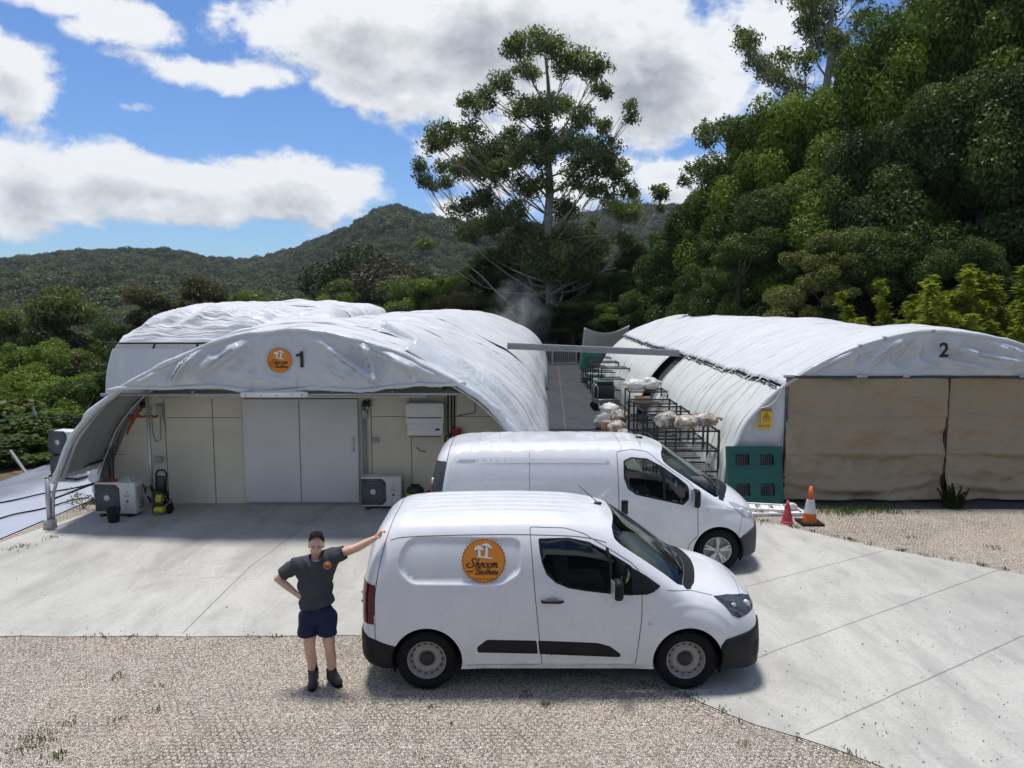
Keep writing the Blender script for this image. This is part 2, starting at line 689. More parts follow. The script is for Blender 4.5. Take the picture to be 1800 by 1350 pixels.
def mat_concrete(name, joints=(), tone=(.47, .455, .41), wet=0.0):
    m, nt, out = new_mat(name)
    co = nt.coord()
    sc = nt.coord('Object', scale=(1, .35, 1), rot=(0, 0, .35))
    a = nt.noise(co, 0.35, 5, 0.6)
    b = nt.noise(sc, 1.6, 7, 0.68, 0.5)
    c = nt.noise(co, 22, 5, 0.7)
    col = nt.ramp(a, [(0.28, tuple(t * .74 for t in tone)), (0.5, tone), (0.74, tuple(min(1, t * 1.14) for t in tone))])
    col = nt.mix(nt.mapr(b, 0.38, 0.70, 0.0, 0.75), col, tuple(t * .62 for t in tone))
    col = nt.mix(nt.mapr(b, 0.42, 0.2, 0.0, 0.4), col, tuple(min(1, t * 1.22) for t in tone))
    col = nt.mix(nt.mapr(c, 0.40, 0.70, 0.0, 0.45), col, tuple(t * .62 for t in tone))
    sp = nt.voro(co, 9, 'F1', 'Distance')
    pick = nt.noise(co, 2.0, 3)
    col = nt.mix(nt.m('MULTIPLY', nt.mapr(sp, 0.09, 0.05), nt.mapr(pick, 0.5, 0.62)), col, (.13, .12, .105))
    stain = nt.mapr(nt.noise(co, 0.55, 7, 0.74, 0.9), 0.53, 0.70)
    col = nt.mix(nt.m('MULTIPLY', stain, 0.38), col, tuple(t * .52 for t in tone))
    # hairline cracks and control joints
    jm = None
    sx = nt.n('ShaderNodeSeparateXYZ')
    nt.l(co, sx.inputs[0])
    wv = nt.m('MULTIPLY', nt.m('SUBTRACT', nt.noise(co, 3, 3), .5), 0.02)
    for (x0, y0, x1, y1, w) in joints:
        dx, dy = x1 - x0, y1 - y0
        ln = math.hypot(dx, dy)
        nx, ny = -dy / ln, dx / ln
        d = nt.m('ABSOLUTE', nt.m('ADD', nt.m('ADD', nt.m('MULTIPLY', sx.outputs[0], nx), nt.m('MULTIPLY', sx.outputs[1], ny)), nt.m('ADD', wv, -(x0 * nx + y0 * ny))))
        al = nt.m('ADD', nt.m('MULTIPLY', sx.outputs[0], dx / ln), nt.m('MULTIPLY', sx.outputs[1], dy / ln))
        t0 = (x0 * dx + y0 * dy) / ln
        k = nt.m('MULTIPLY', nt.mapr(d, w, w * .45), nt.m('MULTIPLY', nt.m('GREATER_THAN', al, t0), nt.m('LESS_THAN', al, t0 + ln)))
        jm = k if jm is None else nt.m('MAXIMUM', jm, k)
    h = nt.m('ADD', nt.m('MULTIPLY', b, .5), c)
    if jm is not None:
        col = nt.mix(nt.m('MULTIPLY', jm, 0.6), col, (.10, .095, .085))
        h = nt.m('SUBTRACT', h, jm)
    rough = nt.mapr(b, .3, .75, .85 - .35 * wet, .7 - .5 * wet)
    pbsdf(nt, out, col, rough, 0, nt.bump(h, 0.22, 0.008), 0.35 + wet * .2)
    return m


M = {}
M['gravel'] = mat_gravel()
J = [(536, 925, 640, 853), (440, 996, 536, 925), (320, 1114, 440, 996), (1240, 1050, 1565, 965), (1210, 1200, 1350, 1150), (1340, 1152, 1760, 1000), (1416, 1292, 1800, 1117), (430, 905, 590, 930)]
JW = []
for (u0, v0, u1, v1) in J:
    p, q = gp(u0, v0), gp(u1, v1)
    JW.append((p.x, p.y, q.x, q.y, 0.014))
M['concrete'] = mat_concrete('driveway_concrete', JW)
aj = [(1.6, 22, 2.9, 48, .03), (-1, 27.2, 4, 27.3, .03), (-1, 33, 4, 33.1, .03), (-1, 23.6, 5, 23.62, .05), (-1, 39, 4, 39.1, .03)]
M['alley'] = mat_concrete('damp_shaded_concrete', aj, (.034, .037, .042), 0.3)  # damp concrete tone, lowered further to hold the alley's shade


def sheet(name, pts, z, mat, sub=0):
    bm = bmesh.new()
    vs = [bm.verts.new((x, y, z)) for x, y in pts]
    f = bm.faces.new(vs)
    if f.normal.z < 0:
        f.normal_flip()
    bmesh.ops.triangulate(bm, faces=[f])
    me = bpy.data.meshes.new(name)
    bm.to_mesh(me)
    bm.free()
    me.materials.append(mat)
    o = link(name, me)
    return tag(o, kind='structure')


def wobble(pts, amp, step):
    out = []
    for (x0, y0), (x1, y1) in zip(pts[:-1], pts[1:]):
        n = max(1, int(math.hypot(x1 - x0, y1 - y0) / step))
        for k in range(n):
            t = k / n
            out.append((x0 + (x1 - x0) * t + random.uniform(-amp, amp), y0 + (y1 - y0) * t + random.uniform(-amp, amp)))
    out.append(pts[-1])
    return out


gv = sheet('gravel_yard', [(-40, -6), (40, -6), (40, 15.35), (-40, 15.35)], -0.008, M['gravel'])
edge_front = [gp(-260, 1119), gp(0, 1118), gp(330, 1118), gp(640, 1117), gp(900, 1150), gp(1190, 1212), gp(1240, 1236), gp(1330, 1274), gp(1420, 1299), gp(1560, 1350), gp(1760, 1415), gp(2000, 1480)]
edge_front = [(p.x, p.y) for p in edge_front]
edge_right = [gp(2100, 1075), gp(1800, 1010), gp(1560, 965), gp(1400, 929), gp(1330, 913), gp(1285, 900)]
edge_right = [(p.x, p.y) for p in edge_right]
left = [(-8.15, 16.0), (-8.25, 15.0), (-8.62, 13.75), (-8.85, 12.8), (-10.3, 11.6), (-12.5, 10.9)]
slab_pts = wobble(edge_front, .018, .25) + wobble(edge_right, .02, .3) + [(4.6, 16.0), (4.5, 24.0), (-8.0, 24.0)] + left
sheet('concrete_driveway', slab_pts, 0.0, M['concrete'])
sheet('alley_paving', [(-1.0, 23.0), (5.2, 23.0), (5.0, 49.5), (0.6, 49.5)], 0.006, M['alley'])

# left ground sheet of white plastic and grey weave beside the first shed
m, nt, out = new_mat('white_ground_plastic')
co = nt.coord('Object', scale=(1, .4, 1), rot=(0, 0, .2))
wr = nt.noise(co, 2.2, 7, .65, .8)
far = nt.n('ShaderNodeSeparateXYZ')
nt.l(nt.coord(), far.inputs[0])
gx = nt.mapr(nt.m('ADD', far.outputs[0], nt.m('MULTIPLY', nt.noise(nt.coord(), .5, 3), 1.2)), -10.6, -9.6)
col = nt.mix(gx, (.17, .18, .195), (.38, .405, .45))
col = nt.mix(nt.mapr(wr, .4, .75, 0, .45), col, (.33, .35, .40))
pbsdf(nt, out, col, .42, 0, nt.bump(wr, .55, .05), .45)
M['ground_plastic'] = m
M['dirt'] = simple('bare_dirt', (.20, .135, .085), .95, 0, .35, 2.2, .5, 9, .2, (.34, .25, .17, .7))


def ground_cloth(name, pts, z, mat, n=40, amp=.02):
    "a rumpled ground sheet inside a quad"
    a, b, c, d = [np.array(p, float) for p in pts]
    mb = MB()

    def f(i, j):
        p = (a * (1 - i) + b * i) * (1 - j) + (d * (1 - i) + c * i) * j
        h = fbm(np.array([[p[0] * 1.3, p[1] * .7, 3.1]]), 3)[0] * amp
        e = min(i, 1 - i, j, 1 - j)
        return Vector((p[0], p[1], z + abs(h) * min(1, e * 12)))
    mb.grid(f, n, n)
    o = mb.build(name, mat)
    return tag(o, kind='structure')


ground_cloth('ground_sheet', [(-11.6, 10.6), (-9.0, 12.3), (-8.15, 25.0), (-11.9, 25.0)], 0.012, M['ground_plastic'])
ground_cloth('weed_mat', [(5.1, 15.05), (16.0, 15.0), (16.0, 15.75), (4.6, 15.75)], 0.006, simple('black_weed_mat', (.030, .031, .034), .55, 0, .3, 3, .3, 20, .4, (.12, .11, .10, .5)), 40, .03)

# ------------------------------------------------------------------ terrain
SIL = [(-1500, 440, 900), (-700, 455, 900), (-250, 472, 900), (0, 462, 850), (130, 447, 830), (280, 443, 820), (345, 455, 830), (430, 462, 900), (470, 455, 860), (540, 434, 800), (600, 412, 760), (640, 389, 730),
       (665, 373, 710), (690, 366, 700), (715, 370, 700), (740, 379, 710), (800, 394, 760), (870, 395, 820), (950, 400, 880), (1000, 384, 900), (1050, 375, 900), (1100, 366, 900), (1200, 366, 900), (1350, 375, 900), (1800, 420, 900), (2600, 440, 900)]
SAZ = np.array([azel(u, v)[0] for u, v, r in SIL])
SEL = np.array([azel(u, v)[1] for u, v, r in SIL])
SRR = np.array([r for u, v, r in SIL], float)


def smo(x):
    x = np.clip(x, 0, 1)
    return x * x * (3 - 2 * x)


def terrain_h(x, y):
    x, y = np.asarray(x, float), np.asarray(y, float)
    r = np.hypot(x, y)
    az = np.degrees(np.arctan2(x, y))
    E, RR = np.interp(az, SAZ, SEL), np.interp(az, SAZ, SRR)
    Hr = CAM_H + RR * np.tan(np.radians(E)) - 9.0
    P = np.stack([x / 130, y / 130, np.zeros_like(x)], -1)
    u = (r - 140) / np.maximum(RR - 140, 1)
    rise = np.where(u < 1, smo(u * .82 + .0) / smo(np.array(.82)), 1 - 0.15 * np.clip(u - 1, 0, 3))
    valley = -15.0
    hill = valley + (Hr - valley) * np.clip(rise, -1, 1) + fbm(P, 4, 5) * 7.5 * smo((r - 120) / 200) * (1 - smo((u - .8) / .2))
    drop = np.maximum(smo((-12.5 - x - 0.0 * y) / 22), smo((y - 75) / 70))
    drop = np.maximum(drop, smo((r - 80) / 90))
    near = -0.05 + fbm(np.stack([x / 3, y / 3, np.zeros_like(x)], -1), 3, 9) * 0.12 * smo((-11.8 - x) / 1.5)
    return near * (1 - drop) + hill * drop


def build_terrain():
    azs = np.radians(np.concatenate([np.arange(-180, -60, 6), np.arange(-60, 60, .8), np.arange(60, 181, 6)]))
    rs = np.concatenate([[0.01], np.arange(2, 60, 2.0), np.geomspace(60, 2500, 90)])
    A, RR = np.meshgrid(azs, rs)
    x, y = RR * np.sin(A), RR * np.cos(A)
    z = terrain_h(x, y)
    nu, nv = len(azs), len(rs)
    V = np.stack([x, y, z], -1).reshape(-1, 3)
    i, j = np.meshgrid(np.arange(nu - 1), np.arange(nv - 1))
    a = (j * nu + i).ravel()
    F = np.stack([a, a + nu, a + nu + 1, a + 1], -1)
    m, nt, out = new_mat('forest_floor')
    co = nt.coord()
    n1 = nt.noise(co, .35, 6, .65)
    col = nt.ramp(n1, [(.3, (.05, .055, .028)), (.5, (.11, .085, .055)), (.7, (.20, .145, .095))])
    sx = nt.n('ShaderNodeSeparateXYZ')
    nt.l(co, sx.inputs[0])
    farm = nt.mapr(nt.vm('LENGTH', co, out=1), 60, 130)
    col = nt.mix(farm, col, (.032, .045, .022))
    pbsdf(nt, out, col, .95, 0, nt.bump(nt.noise(co, 5, 6), .6, .08), .2)
    o = mesh_np('terrain', V, F, m, None, True)
    tag(o, kind='structure')


build_terrain()


# ------------------------------------------------------------------ foliage
def mat_leaf(name, c_dark, c_mid, c_hi, trans=.30, inst=False, gloss=.12, tint=None):
    m, nt, out = new_mat(name)
    geo = nt.n('ShaderNodeNewGeometry')
    r = geo.outputs['Random Per Island']
    clump = nt.n('ShaderNodeAttribute', attribute_name='clump').outputs['Fac']
    f = nt.m('ADD', nt.m('MULTIPLY', r, .38), nt.m('MULTIPLY', clump, .62))
    oi = nt.n('ShaderNodeObjectInfo').outputs['Random']
    f = nt.m('ADD', f, nt.m('MULTIPLY', nt.m('SUBTRACT', oi, .5), .75 if inst else .22))
    col = nt.ramp(f, [(.1, c_dark), (.5, c_mid), (.92, c_hi)])
    if tint:
        pick = nt.m('FRACT', nt.m('MULTIPLY', oi, 7.31))
        col = nt.mix(nt.mapr(pick, .45, .95, 0, .75), col, tint)
    d = nt.n('ShaderNodeBsdfPrincipled')
    nt.put(d.inputs['Base Color'], col)
    d.inputs['Roughness'].default_value = .5
    d.inputs['Specular IOR Level'].default_value = gloss
    tr = nt.n('ShaderNodeBsdfTranslucent')
    nt.put(tr.inputs[0], nt.mix(1.0, col, (1.15, 1.35, .55), 'MULTIPLY'))
    mx = nt.n('ShaderNodeMixShader')
    mx.inputs[0].default_value = trans
    nt.l(d.outputs[0], mx.inputs[1])
    nt.l(tr.outputs[0], mx.inputs[2])
    nt.l(mx.outputs[0], out.inputs[0])
    return m


M['leaf_far'] = mat_leaf('hill_foliage', (.020, .036, .011), (.060, .080, .025), (.118, .134, .044), .2, True, .1, (.098, .082, .058))
M['leaf_dark'] = mat_leaf('dark_foliage', (.018, .032, .009), (.049, .078, .019), (.100, .140, .032))
M['leaf_green'] = mat_leaf('green_foliage', (.034, .058, .009), (.084, .132, .019), (.165, .222, .038))
M['leaf_bright'] = mat_leaf('bright_foliage', (.042, .074, .008), (.110, .160, .018), (.215, .270, .040), .36)
M['leaf_olive'] = mat_leaf('olive_foliage', (.044, .054, .015), (.105, .118, .032), (.180, .182, .052))
M['leaf_brown'] = mat_leaf('brown_foliage', (.034, .034, .014), (.072, .068, .026), (.125, .112, .044))
M['leaf_gum'] = mat_leaf('gum_foliage', (.052, .076, .028), (.120, .152, .056), (.210, .205, .085), .34)
M['leaf_bamboo'] = mat_leaf('bamboo_foliage', (.095, .120, .012), (.215, .235, .025), (.36, .37, .06), .38)
M['weed'] = mat_leaf('weed_foliage', (.06, .09, .02), (.12, .16, .04), (.25, .25, .09), .3)
M['bark_pale'] = simple('pale_bark', (.30, .27, .23), .85, 0, .35, 3, .5, 14, .3, (.13, .10, .08, .8))
M['bark_dark'] = simple('dark_bark', (.085, .065, .05), .9, 0, .35, 4, .6, 12, .2)


def cards(P, size, up=0.35, elong=1.7, seed=0, droop=0.0, spread=None):
    "one diamond leaf card for each row of P; size scalar or array"
    g = np.random.default_rng(seed)
    n = len(P)
    nrm = g.normal(size=(n, 3))
    if spread is not None:
        nrm = nrm * .75 + spread * 1.0
    nrm[:, 2] += up
    nrm /= np.linalg.norm(nrm, axis=1)[:, None] + 1e-9
    t = g.normal(size=(n, 3))
    t[:, 2] -= droop
    t -= nrm * (t * nrm).sum(1)[:, None]
    t /= np.linalg.norm(t, axis=1)[:, None] + 1e-9
    b = np.cross(nrm, t)
    s = (np.asarray(size) * g.uniform(.65, 1.35, n))[:, None]
    L, W = t * s * elong * .5, b * s * .5
    bend = nrm * s * .12
    V = np.stack([P - L, P + W * .9 + bend - L * .1, P + L, P - W * .9 + bend - L * .1], 1).reshape(-1, 3)
    F = np.arange(4 * n).reshape(n, 4)
    return V, F


def clump_points(c, r, n, g, shell=.55):
    d = g.normal(size=(n, 3))
    d /= np.linalg.norm(d, axis=1)[:, None]
    rad = (shell + (1 - shell) * g.uniform(0, 1, n) ** .7)
    return c + d * rad[:, None] * np.asarray(r), d


def merge(parts):
    vs, fs, ats, o = [], [], [], 0
    for V, F, a in parts:
        vs.append(V)
        fs.append(F + o)
        ats.append(np.full(len(F), a) if np.isscalar(a) else a)
        o += len(V)
    return np.concatenate(vs), np.concatenate(fs), np.concatenate(ats)


def make_crown(clumps, leaf, per, seed, elong=1.7, up=.35, droop=0.0, shell=.5, name='crown', mat=None):
    g = np.random.default_rng(seed)
    parts = []
    for k, (c, r) in enumerate(clumps):
        r = np.asarray(r, float) if hasattr(r, '__len__') else np.array([r, r, r * .75])
        n = max(8, int(per * (r.mean() ** 2)))
        P, d = clump_points(np.array(c, float), r, n, g, shell)
        V, F = cards(P, leaf, up, elong, seed * 977 + k, droop, d)
        parts.append((V, F, float(g.uniform(0, 1))))
    V, F, a = merge(parts)
    return mesh_np('', V, F, mat, attrs={'clump': a}) if not name else (V, F, a)


def limb(mb, a, b, r0, r1, g, sag=.12, n=5, seg=6):
    a, b = np.array(a, float), np.array(b, float)
    ln = np.linalg.norm(b - a)
    pts = []
    o1 = g.normal(size=3) * ln * .05
    for i in range(n + 1):
        t = i / n
        p = a + (b - a) * t + np.array([0, 0, -1]) * sag * ln * math.sin(math.pi * t) * .6 + o1 * math.sin(math.pi * t)
        pts.append(p)
    mb.tube(pts, [r0 + (r1 - r0) * (i / n) ** .8 for i in range(n + 1)], seg)
    return pts


def tree_meshes(kind, seed):
    "trunk and crown meshes of a tree about 10 m tall standing at the origin"
    g = np.random.default_rng(seed)
    mb = MB()
    clumps = []
    lean = g.normal(size=2) * .25
    if kind in ('wall', 'broad', 'cone'):
        H = 10.0
        nl = {'wall': 92, 'broad': 48, 'cone': 60}[kind]
        trunk = [np.array([lean[0] * t, lean[1] * t, H * .9 * t]) for t in np.linspace(0, 1, 8)]
        mb.tube(trunk, list(np.linspace(.26, .04, 8)), 8)
        for k in range(nl):
            if kind == 'wall':
                t = g.uniform(.06, 1.0)
                rad = 2.9 * (1 - max(0, t - .35) ** 1.8 * 1.7) * g.uniform(.55, 1.0)
            elif kind == 'cone':
                t = g.uniform(.08, 1.0)
                rad = 2.5 * (1.04 - t) ** .75 * g.uniform(.5, 1.0)
            else:
                t = g.uniform(.36, 1.0)
                rad = 3.3 * math.sqrt(max(0.03, 1 - ((t - .62) / .44) ** 2)) * g.uniform(.45, 1.0)
            ph = g.uniform(0, 2 * math.pi)
            c = np.array([rad * math.cos(ph), rad * math.sin(ph), t * H * .95])
            r = (.34 + .78 * g.uniform() ** 1.6) * (1.0 if kind != 'cone' else .85)
            clumps.append((c, (r * 1.1, r * 1.1, r * g.uniform(.6, 1.15))))
            if k % 3 == 0:
                tt = max(.08, t - .16)
                limb(mb, [lean[0] * tt, lean[1] * tt, H * .9 * tt], c, .07, .02, g, -.06)
        V, F, a = make_crown(clumps, .088, 2000 if kind != 'broad' else 1900, seed, 1.8, .45, .35, .3)
    elif kind == 'tier':           # layered branches as on the olive wattles and casuarinas
        H = 10.0
        trunk = [np.array([lean[0] * t, lean[1] * t, H * .92 * t]) for t in np.linspace(0, 1, 8)]
        mb.tube(trunk, list(np.linspace(.2, .04, 8)), 8)
        for k in range(40):
            t = g.uniform(.34, 1.0)
            rad = 2.9 * (1.12 - t) ** .6 * g.uniform(.25, 1.0)
            ph = g.uniform(0, 2 * math.pi)
            c = np.array([rad * math.cos(ph), rad * math.sin(ph), t * H * .96])
            r = g.uniform(.6, 1.2)
            clumps.append((c, (r * 1.2, r * 1.2, r * .48)))
            limb(mb, [lean[0] * t * .85, lean[1] * t * .85, H * .92 * t * .86], c, .06, .02, g, -.04)
        V, F, a = make_crown(clumps, .115, 900, seed, 1.8, .6, .1, .2)
    elif kind == 'shrub':
        H = 10.0
        for k in range(34):
            ph, t = g.uniform(0, 6.283), g.uniform(.1, .92)
            rad = 5.2 * math.sqrt(max(.05, 1 - t * t)) * g.uniform(.4, 1)
            c = np.array([rad * math.cos(ph), rad * math.sin(ph), t * H * .9])
            r = g.uniform(1.1, 2.0)
            clumps.append((c, r))
            limb(mb, [0, 0, .05], c, .10, .04, g, -.05)
        V, F, a = make_crown(clumps, .42, 150, seed, 1.5, .4, .1, .4)
    elif kind == 'bamboo':
        H = 10.0
        for k in range(20):
            b = g.normal(size=2) * .9
            top = b * 1.5 + g.normal(size=2) * .5
            h = H * g.uniform(.62, 1.0)
            pts = [np.array([b[0] + (top[0] - b[0]) * t ** 2, b[1] + (top[1] - b[1]) * t ** 2, h * t]) for t in np.linspace(0, 1, 8)]
            mb.tube(pts, list(np.linspace(.07, .015, 8)), 6)
            for t in np.linspace(.12, 1.0, 17):
                p = np.array([b[0] + (top[0] - b[0]) * t ** 2, b[1] + (top[1] - b[1]) * t ** 2, h * t])
                for w in range(2):
                    ph = g.uniform(0, 6.283)
                    rr = (1.1 - t) * .42 + .07
                    clumps.append((p + np.array([math.cos(ph) * rr, math.sin(ph) * rr, -.05]), (rr * .75, rr * .75, .22)))
        V, F, a = make_crown(clumps, .13, 1500, seed, 4.2, .5, .35, .1)
    crown = mesh_np('', V, F, None, attrs={'clump': a})
    crown.name = 'crown'
    return mb, crown


TREE_CACHE = {}


def tree_proto(kind, seed, leaf, bark):
    key = (kind, seed, leaf)
    if key not in TREE_CACHE:
        gk = (kind, seed)
        if gk not in TREE_CACHE:
            TREE_CACHE[gk] = tree_meshes(kind, seed)
        mb, crown = TREE_CACHE[gk]
        crown = crown.copy()
        crown.materials.clear()
        crown.materials.append(M[leaf])
        tm = mb.mesh('trunk', M[bark])
        TREE_CACHE[key] = (tm, crown)
    return TREE_CACHE[key]


def tree(name, x, y, height, width, kind, seed, leaf, label, cat='tree', group=None, bark='bark_dark', rz=None, z=None):
    tm, crown = tree_proto(kind, seed, leaf, bark)
    z = float(terrain_h(x, y)) if z is None else z
    t = thing(name, (x, y, z), label, cat, group, random.uniform(0, 6.28) if rz is None else rz)
    base_w = {'wall': 7.2, 'broad': 7.6, 'cone': 5.6, 'tier': 6.6, 'shrub': 11.0, 'bamboo': 4.6}[kind]
    t.scale = (width / base_w, width / base_w, height / 10.0)
    link('trunk' if kind not in ('shrub', 'bamboo') else 'stems', tm, t)
    link('crown' if kind not in ('shrub', 'bamboo') else 'foliage', crown, t)
    return t


# ------------------------------------------------------------------ the far forest: one mass of crowns on the hills
def build_forest():
    src = bpy.data.collections.new('forest_crowns')
    for k in range(8):
        g = np.random.default_rng(40 + k)
        clumps = []
        for q in range(9):
            ph, rr = g.uniform(0, 6.28), g.uniform(0, 1) ** .6 * .62
            clumps.append((np.array([rr * math.cos(ph), rr * math.sin(ph), .55 + g.uniform(0, .5) * (1 - rr)]), (.36, .36, .26)))
        V, F, a = make_crown(clumps, .075 if k < 4 else .032, 2100 if k < 4 else 9500, 60 + k, 1.5, .5, .1, .6)
        # trunk and dark inner body so the crown is not see-through
        me = mesh_np('', V, F, M['leaf_far'], attrs={'clump': a})
        o = bpy.data.objects.new('forest_crown_%d' % k, me)
        src.objects.link(o)
    g = np.random.default_rng(5)
    n = 60000
    az = g.uniform(-44, 30, n)
    r = np.sqrt(g.uniform(88 ** 2, 960 ** 2, n))
    x, y = r * np.sin(np.radians(az)), r * np.cos(np.radians(az))
    keep = g.uniform(0, 1, n) < np.interp(r, [88, 200, 500, 960], [1.0, .75, .52, .46])
    keep &= r < np.interp(az, SAZ, SRR) + 25
    keep &= ~((x > -10) & (r < 100))
    x, y, r = x[keep], y[keep], r[keep]
    z = terrain_h(x, y) + 2.0
    s = np.clip(g.lognormal(1.80, .32, len(x)), 2.6, 11.0)
    me = bpy.data.meshes.new('forest')
    me.vertices.add(len(x))
    me.vertices.foreach_set('co', np.stack([x, y, z], -1).astype(np.float32).ravel())
    for nm, vals, ty in (('scl', s, 'FLOAT'), ('rot', g.uniform(0, 6.28, len(x)), 'FLOAT'), ('pick', g.integers(0, 4, len(x)) + 4 * (r < 260), 'INT')):
        a = me.attributes.new(nm, ty, 'POINT')
        a.data.foreach_set('value', np.asarray(vals, np.float32 if ty == 'FLOAT' else np.int32))
    o = link('forest', me)
    tag(o, 'dark green forest of rounded gum crowns covering the far hills', 'forest', kind='stuff')
    ng = bpy.data.node_groups.new('forest_nodes', 'GeometryNodeTree')
    ng.interface.new_socket('Geometry', in_out='INPUT', socket_type='NodeSocketGeometry')
    ng.interface.new_socket('Geometry', in_out='OUTPUT', socket_type='NodeSocketGeometry')
    q = NT(ng)
    gi, go = q.n('NodeGroupInput'), q.n('NodeGroupOutput')
    ip = q.n('GeometryNodeInstanceOnPoints')
    ci = q.n('GeometryNodeCollectionInfo')
    ci.inputs[0].default_value = src
    ci.inputs[1].default_value = True
    ci.inputs[2].default_value = True

    def named(nm, ty):
        nd = q.n('GeometryNodeInputNamedAttribute', data_type=ty)
        nd.inputs[0].default_value = nm
        return nd.outputs[0]
    cb = q.n('ShaderNodeCombineXYZ')
    q.l(named('rot', 'FLOAT'), cb.inputs[2])
    sc = q.n('ShaderNodeCombineXYZ')
    sv = named('scl', 'FLOAT')
    q.l(sv, sc.inputs[0])
    q.l(sv, sc.inputs[1])
    q.l(q.m('ADD', q.m('MULTIPLY', sv, .8), 2.0), sc.inputs[2])
    q.l(gi.outputs[0], ip.inputs['Points'])
    q.l(ci.outputs[0], ip.inputs['Instance'])
    ip.inputs['Pick Instance'].default_value = True
    q.l(named('pick', 'INT'), ip.inputs['Instance Index'])
    q.l(cb.outputs[0], ip.inputs['Rotation'])
    q.l(sc.outputs[0], ip.inputs['Scale'])
    q.l(ip.outputs[0], go.inputs[0])
    md = o.modifiers.new('crowns', 'NODES')
    md.node_group = ng


build_forest()
# ------------------------------------------------------------------ shared small materials
M['steel'] = simple('galvanised_steel', (.42, .43, .44), .42, .75, .2, 9)
M['steel_dark'] = simple('dark_steel', (.055, .057, .06), .45, .5, .25, 9)
M['black_plastic'] = simple('black_plastic', (.018, .019, .021), .48, 0, .3, 20)
M['black_rubber'] = simple('black_rubber', (.012, .012, .013), .85, 0, .3, 20, 0, 60, .15)
M['white_metal'] = simple('white_painted_metal', (.72, .72, .70), .4, 0, .06, 4, 0, 60, .5, (.45, .42, .36, .35))
M['cream_panel'] = simple('cream_insulated_panel', (.63, .60, .48), .5, 0, .05, 1.5, 0, 60, .4, (.46, .42, .33, .35))
M['door_panel'] = simple('white_sliding_panel', (.66, .66, .64), .42, 0, .05, 1.4, 0, 60, .5, (.47, .46, .44, .4))
M['orange_foam'] = simple('orange_foam', (.42, .10, .02), .9, 0, .4, 20, .6, 30)
M['red'] = simple('red_paint', (.42, .025, .02), .45, 0, .2, 8)
M['yellow'] = simple('yellow_plastic', (.48, .39, .02), .4, 0, .12, 8)
M['black_ink'] = simple('black_print', (.012, .012, .014), .6, 0, .1, 8)
M['orange_ink'] = simple('orange_print', (.62, .215, .012), .55, 0, .05, 8)
M['orange_rim'] = simple('burnt_orange_print', (.40, .115, .010), .55, 0, .05, 8)
M['cream_ink'] = simple('cream_print', (.74, .74, .69), .55, 0, .05, 8)
M['grey_ink'] = simple('grey_print', (.20, .22, .25), .55, 0, .05, 8)
M['brown_ink'] = simple('maroon_print', (.045, .010, .006), .55, 0, .05, 8)
M['sign_yellow'] = simple('yellow_sign', (.66, .42, .01), .45, 0, .05, 8)
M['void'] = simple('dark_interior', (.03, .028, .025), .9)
M['rope'] = simple('white_rope', (.62, .61, .55), .85, 0, .2, 30)
M['foot_concrete'] = simple('footing_concrete', (.42, .41, .38), .9, 0, .2, 8, .3, 30)
M['grey_rail'] = simple('grey_gutter_metal', (.27, .275, .285), .45, .3, .15, 5)


def mat_fabric(name, tone, trans, seam=None, stretch=(.5, 2.6, .5), rough=.42, bumpy=.5, dirty=.25, tint=(.80, .74, .60), crumple=.10, spec=.5):
    m, nt, out = new_mat(name)
    co = nt.coord()
    sc = nt.coord('Object', scale=stretch)
    a = nt.noise(sc, 1.1, 4, .55, .5)
    pl = nt.m('ABSOLUTE', nt.m('SUBTRACT', nt.noise(nt.coord('Object', scale=(stretch[0] * .7, stretch[1] * 2.4, stretch[2] * .7)), 1.0, 3, .5, .6), .5))
    b = nt.noise(co, .5, 4, .6)
    cr = nt.noise(nt.coord('Object', scale=(1.0, 1.0, 1.0), rot=(.5, .3, .7)), 2.2, 3, .5, 1.2)
    col = nt.mix(nt.mapr(a, .3, .7, 0, .08), tone, tuple(t * .80 for t in tone))
    col = nt.mix(nt.mapr(b, .5, .75, 0, dirty), col, tuple(t * k for t, k in zip(tone, tint)))
    h = nt.m('ADD', nt.m('ADD', nt.m('MULTIPLY', a, .8), nt.m('MULTIPLY', nt.mapr(pl, 0, .16), .42)), nt.m('MULTIPLY', nt.mapr(nt.m('ABSOLUTE', nt.m('SUBTRACT', cr, .5)), 0, .14), crumple))
    if seam:
        sx = nt.n('ShaderNodeSeparateXYZ')
        nt.l(co, sx.inputs[0])
        w = nt.m('ADD', sx.outputs[1], nt.m('MULTIPLY', nt.m('SUBTRACT', nt.noise(co, .7, 2), .5), .5))
        f = nt.m('ABSOLUTE', nt.m('SUBTRACT', nt.m('FRACT', nt.m('DIVIDE', w, seam)), .5))
        ln = nt.m('MULTIPLY', nt.mapr(f, .018, .006), nt.mapr(nt.noise(co, 1.1, 3), .45, .6))
        col = nt.mix(nt.m('MULTIPLY', ln, .8), col, (.13, .13, .14))
        h = nt.m('SUBTRACT', h, nt.m('MULTIPLY', ln, .3))
    nm = nt.bump(h, bumpy, .06)
    p = nt.n('ShaderNodeBsdfPrincipled')
    nt.put(p.inputs['Base Color'], col)
    p.inputs['Roughness'].default_value = rough
    p.inputs['Specular IOR Level'].default_value = spec
    nt.l(nm, p.inputs['Normal'])
    tr = nt.n('ShaderNodeBsdfTranslucent')
    nt.put(tr.inputs[0], nt.mix(1.0, col, (.9, .9, .86), 'MULTIPLY'))
    nt.l(nm, tr.inputs[1])
    mx = nt.n('ShaderNodeMixShader')
    mx.inputs[0].default_value = trans
    nt.l(p.outputs[0], mx.inputs[1])
    nt.l(tr.outputs[0], mx.inputs[2])
    nt.l(mx.outputs[0], out.inputs[0])
    return m


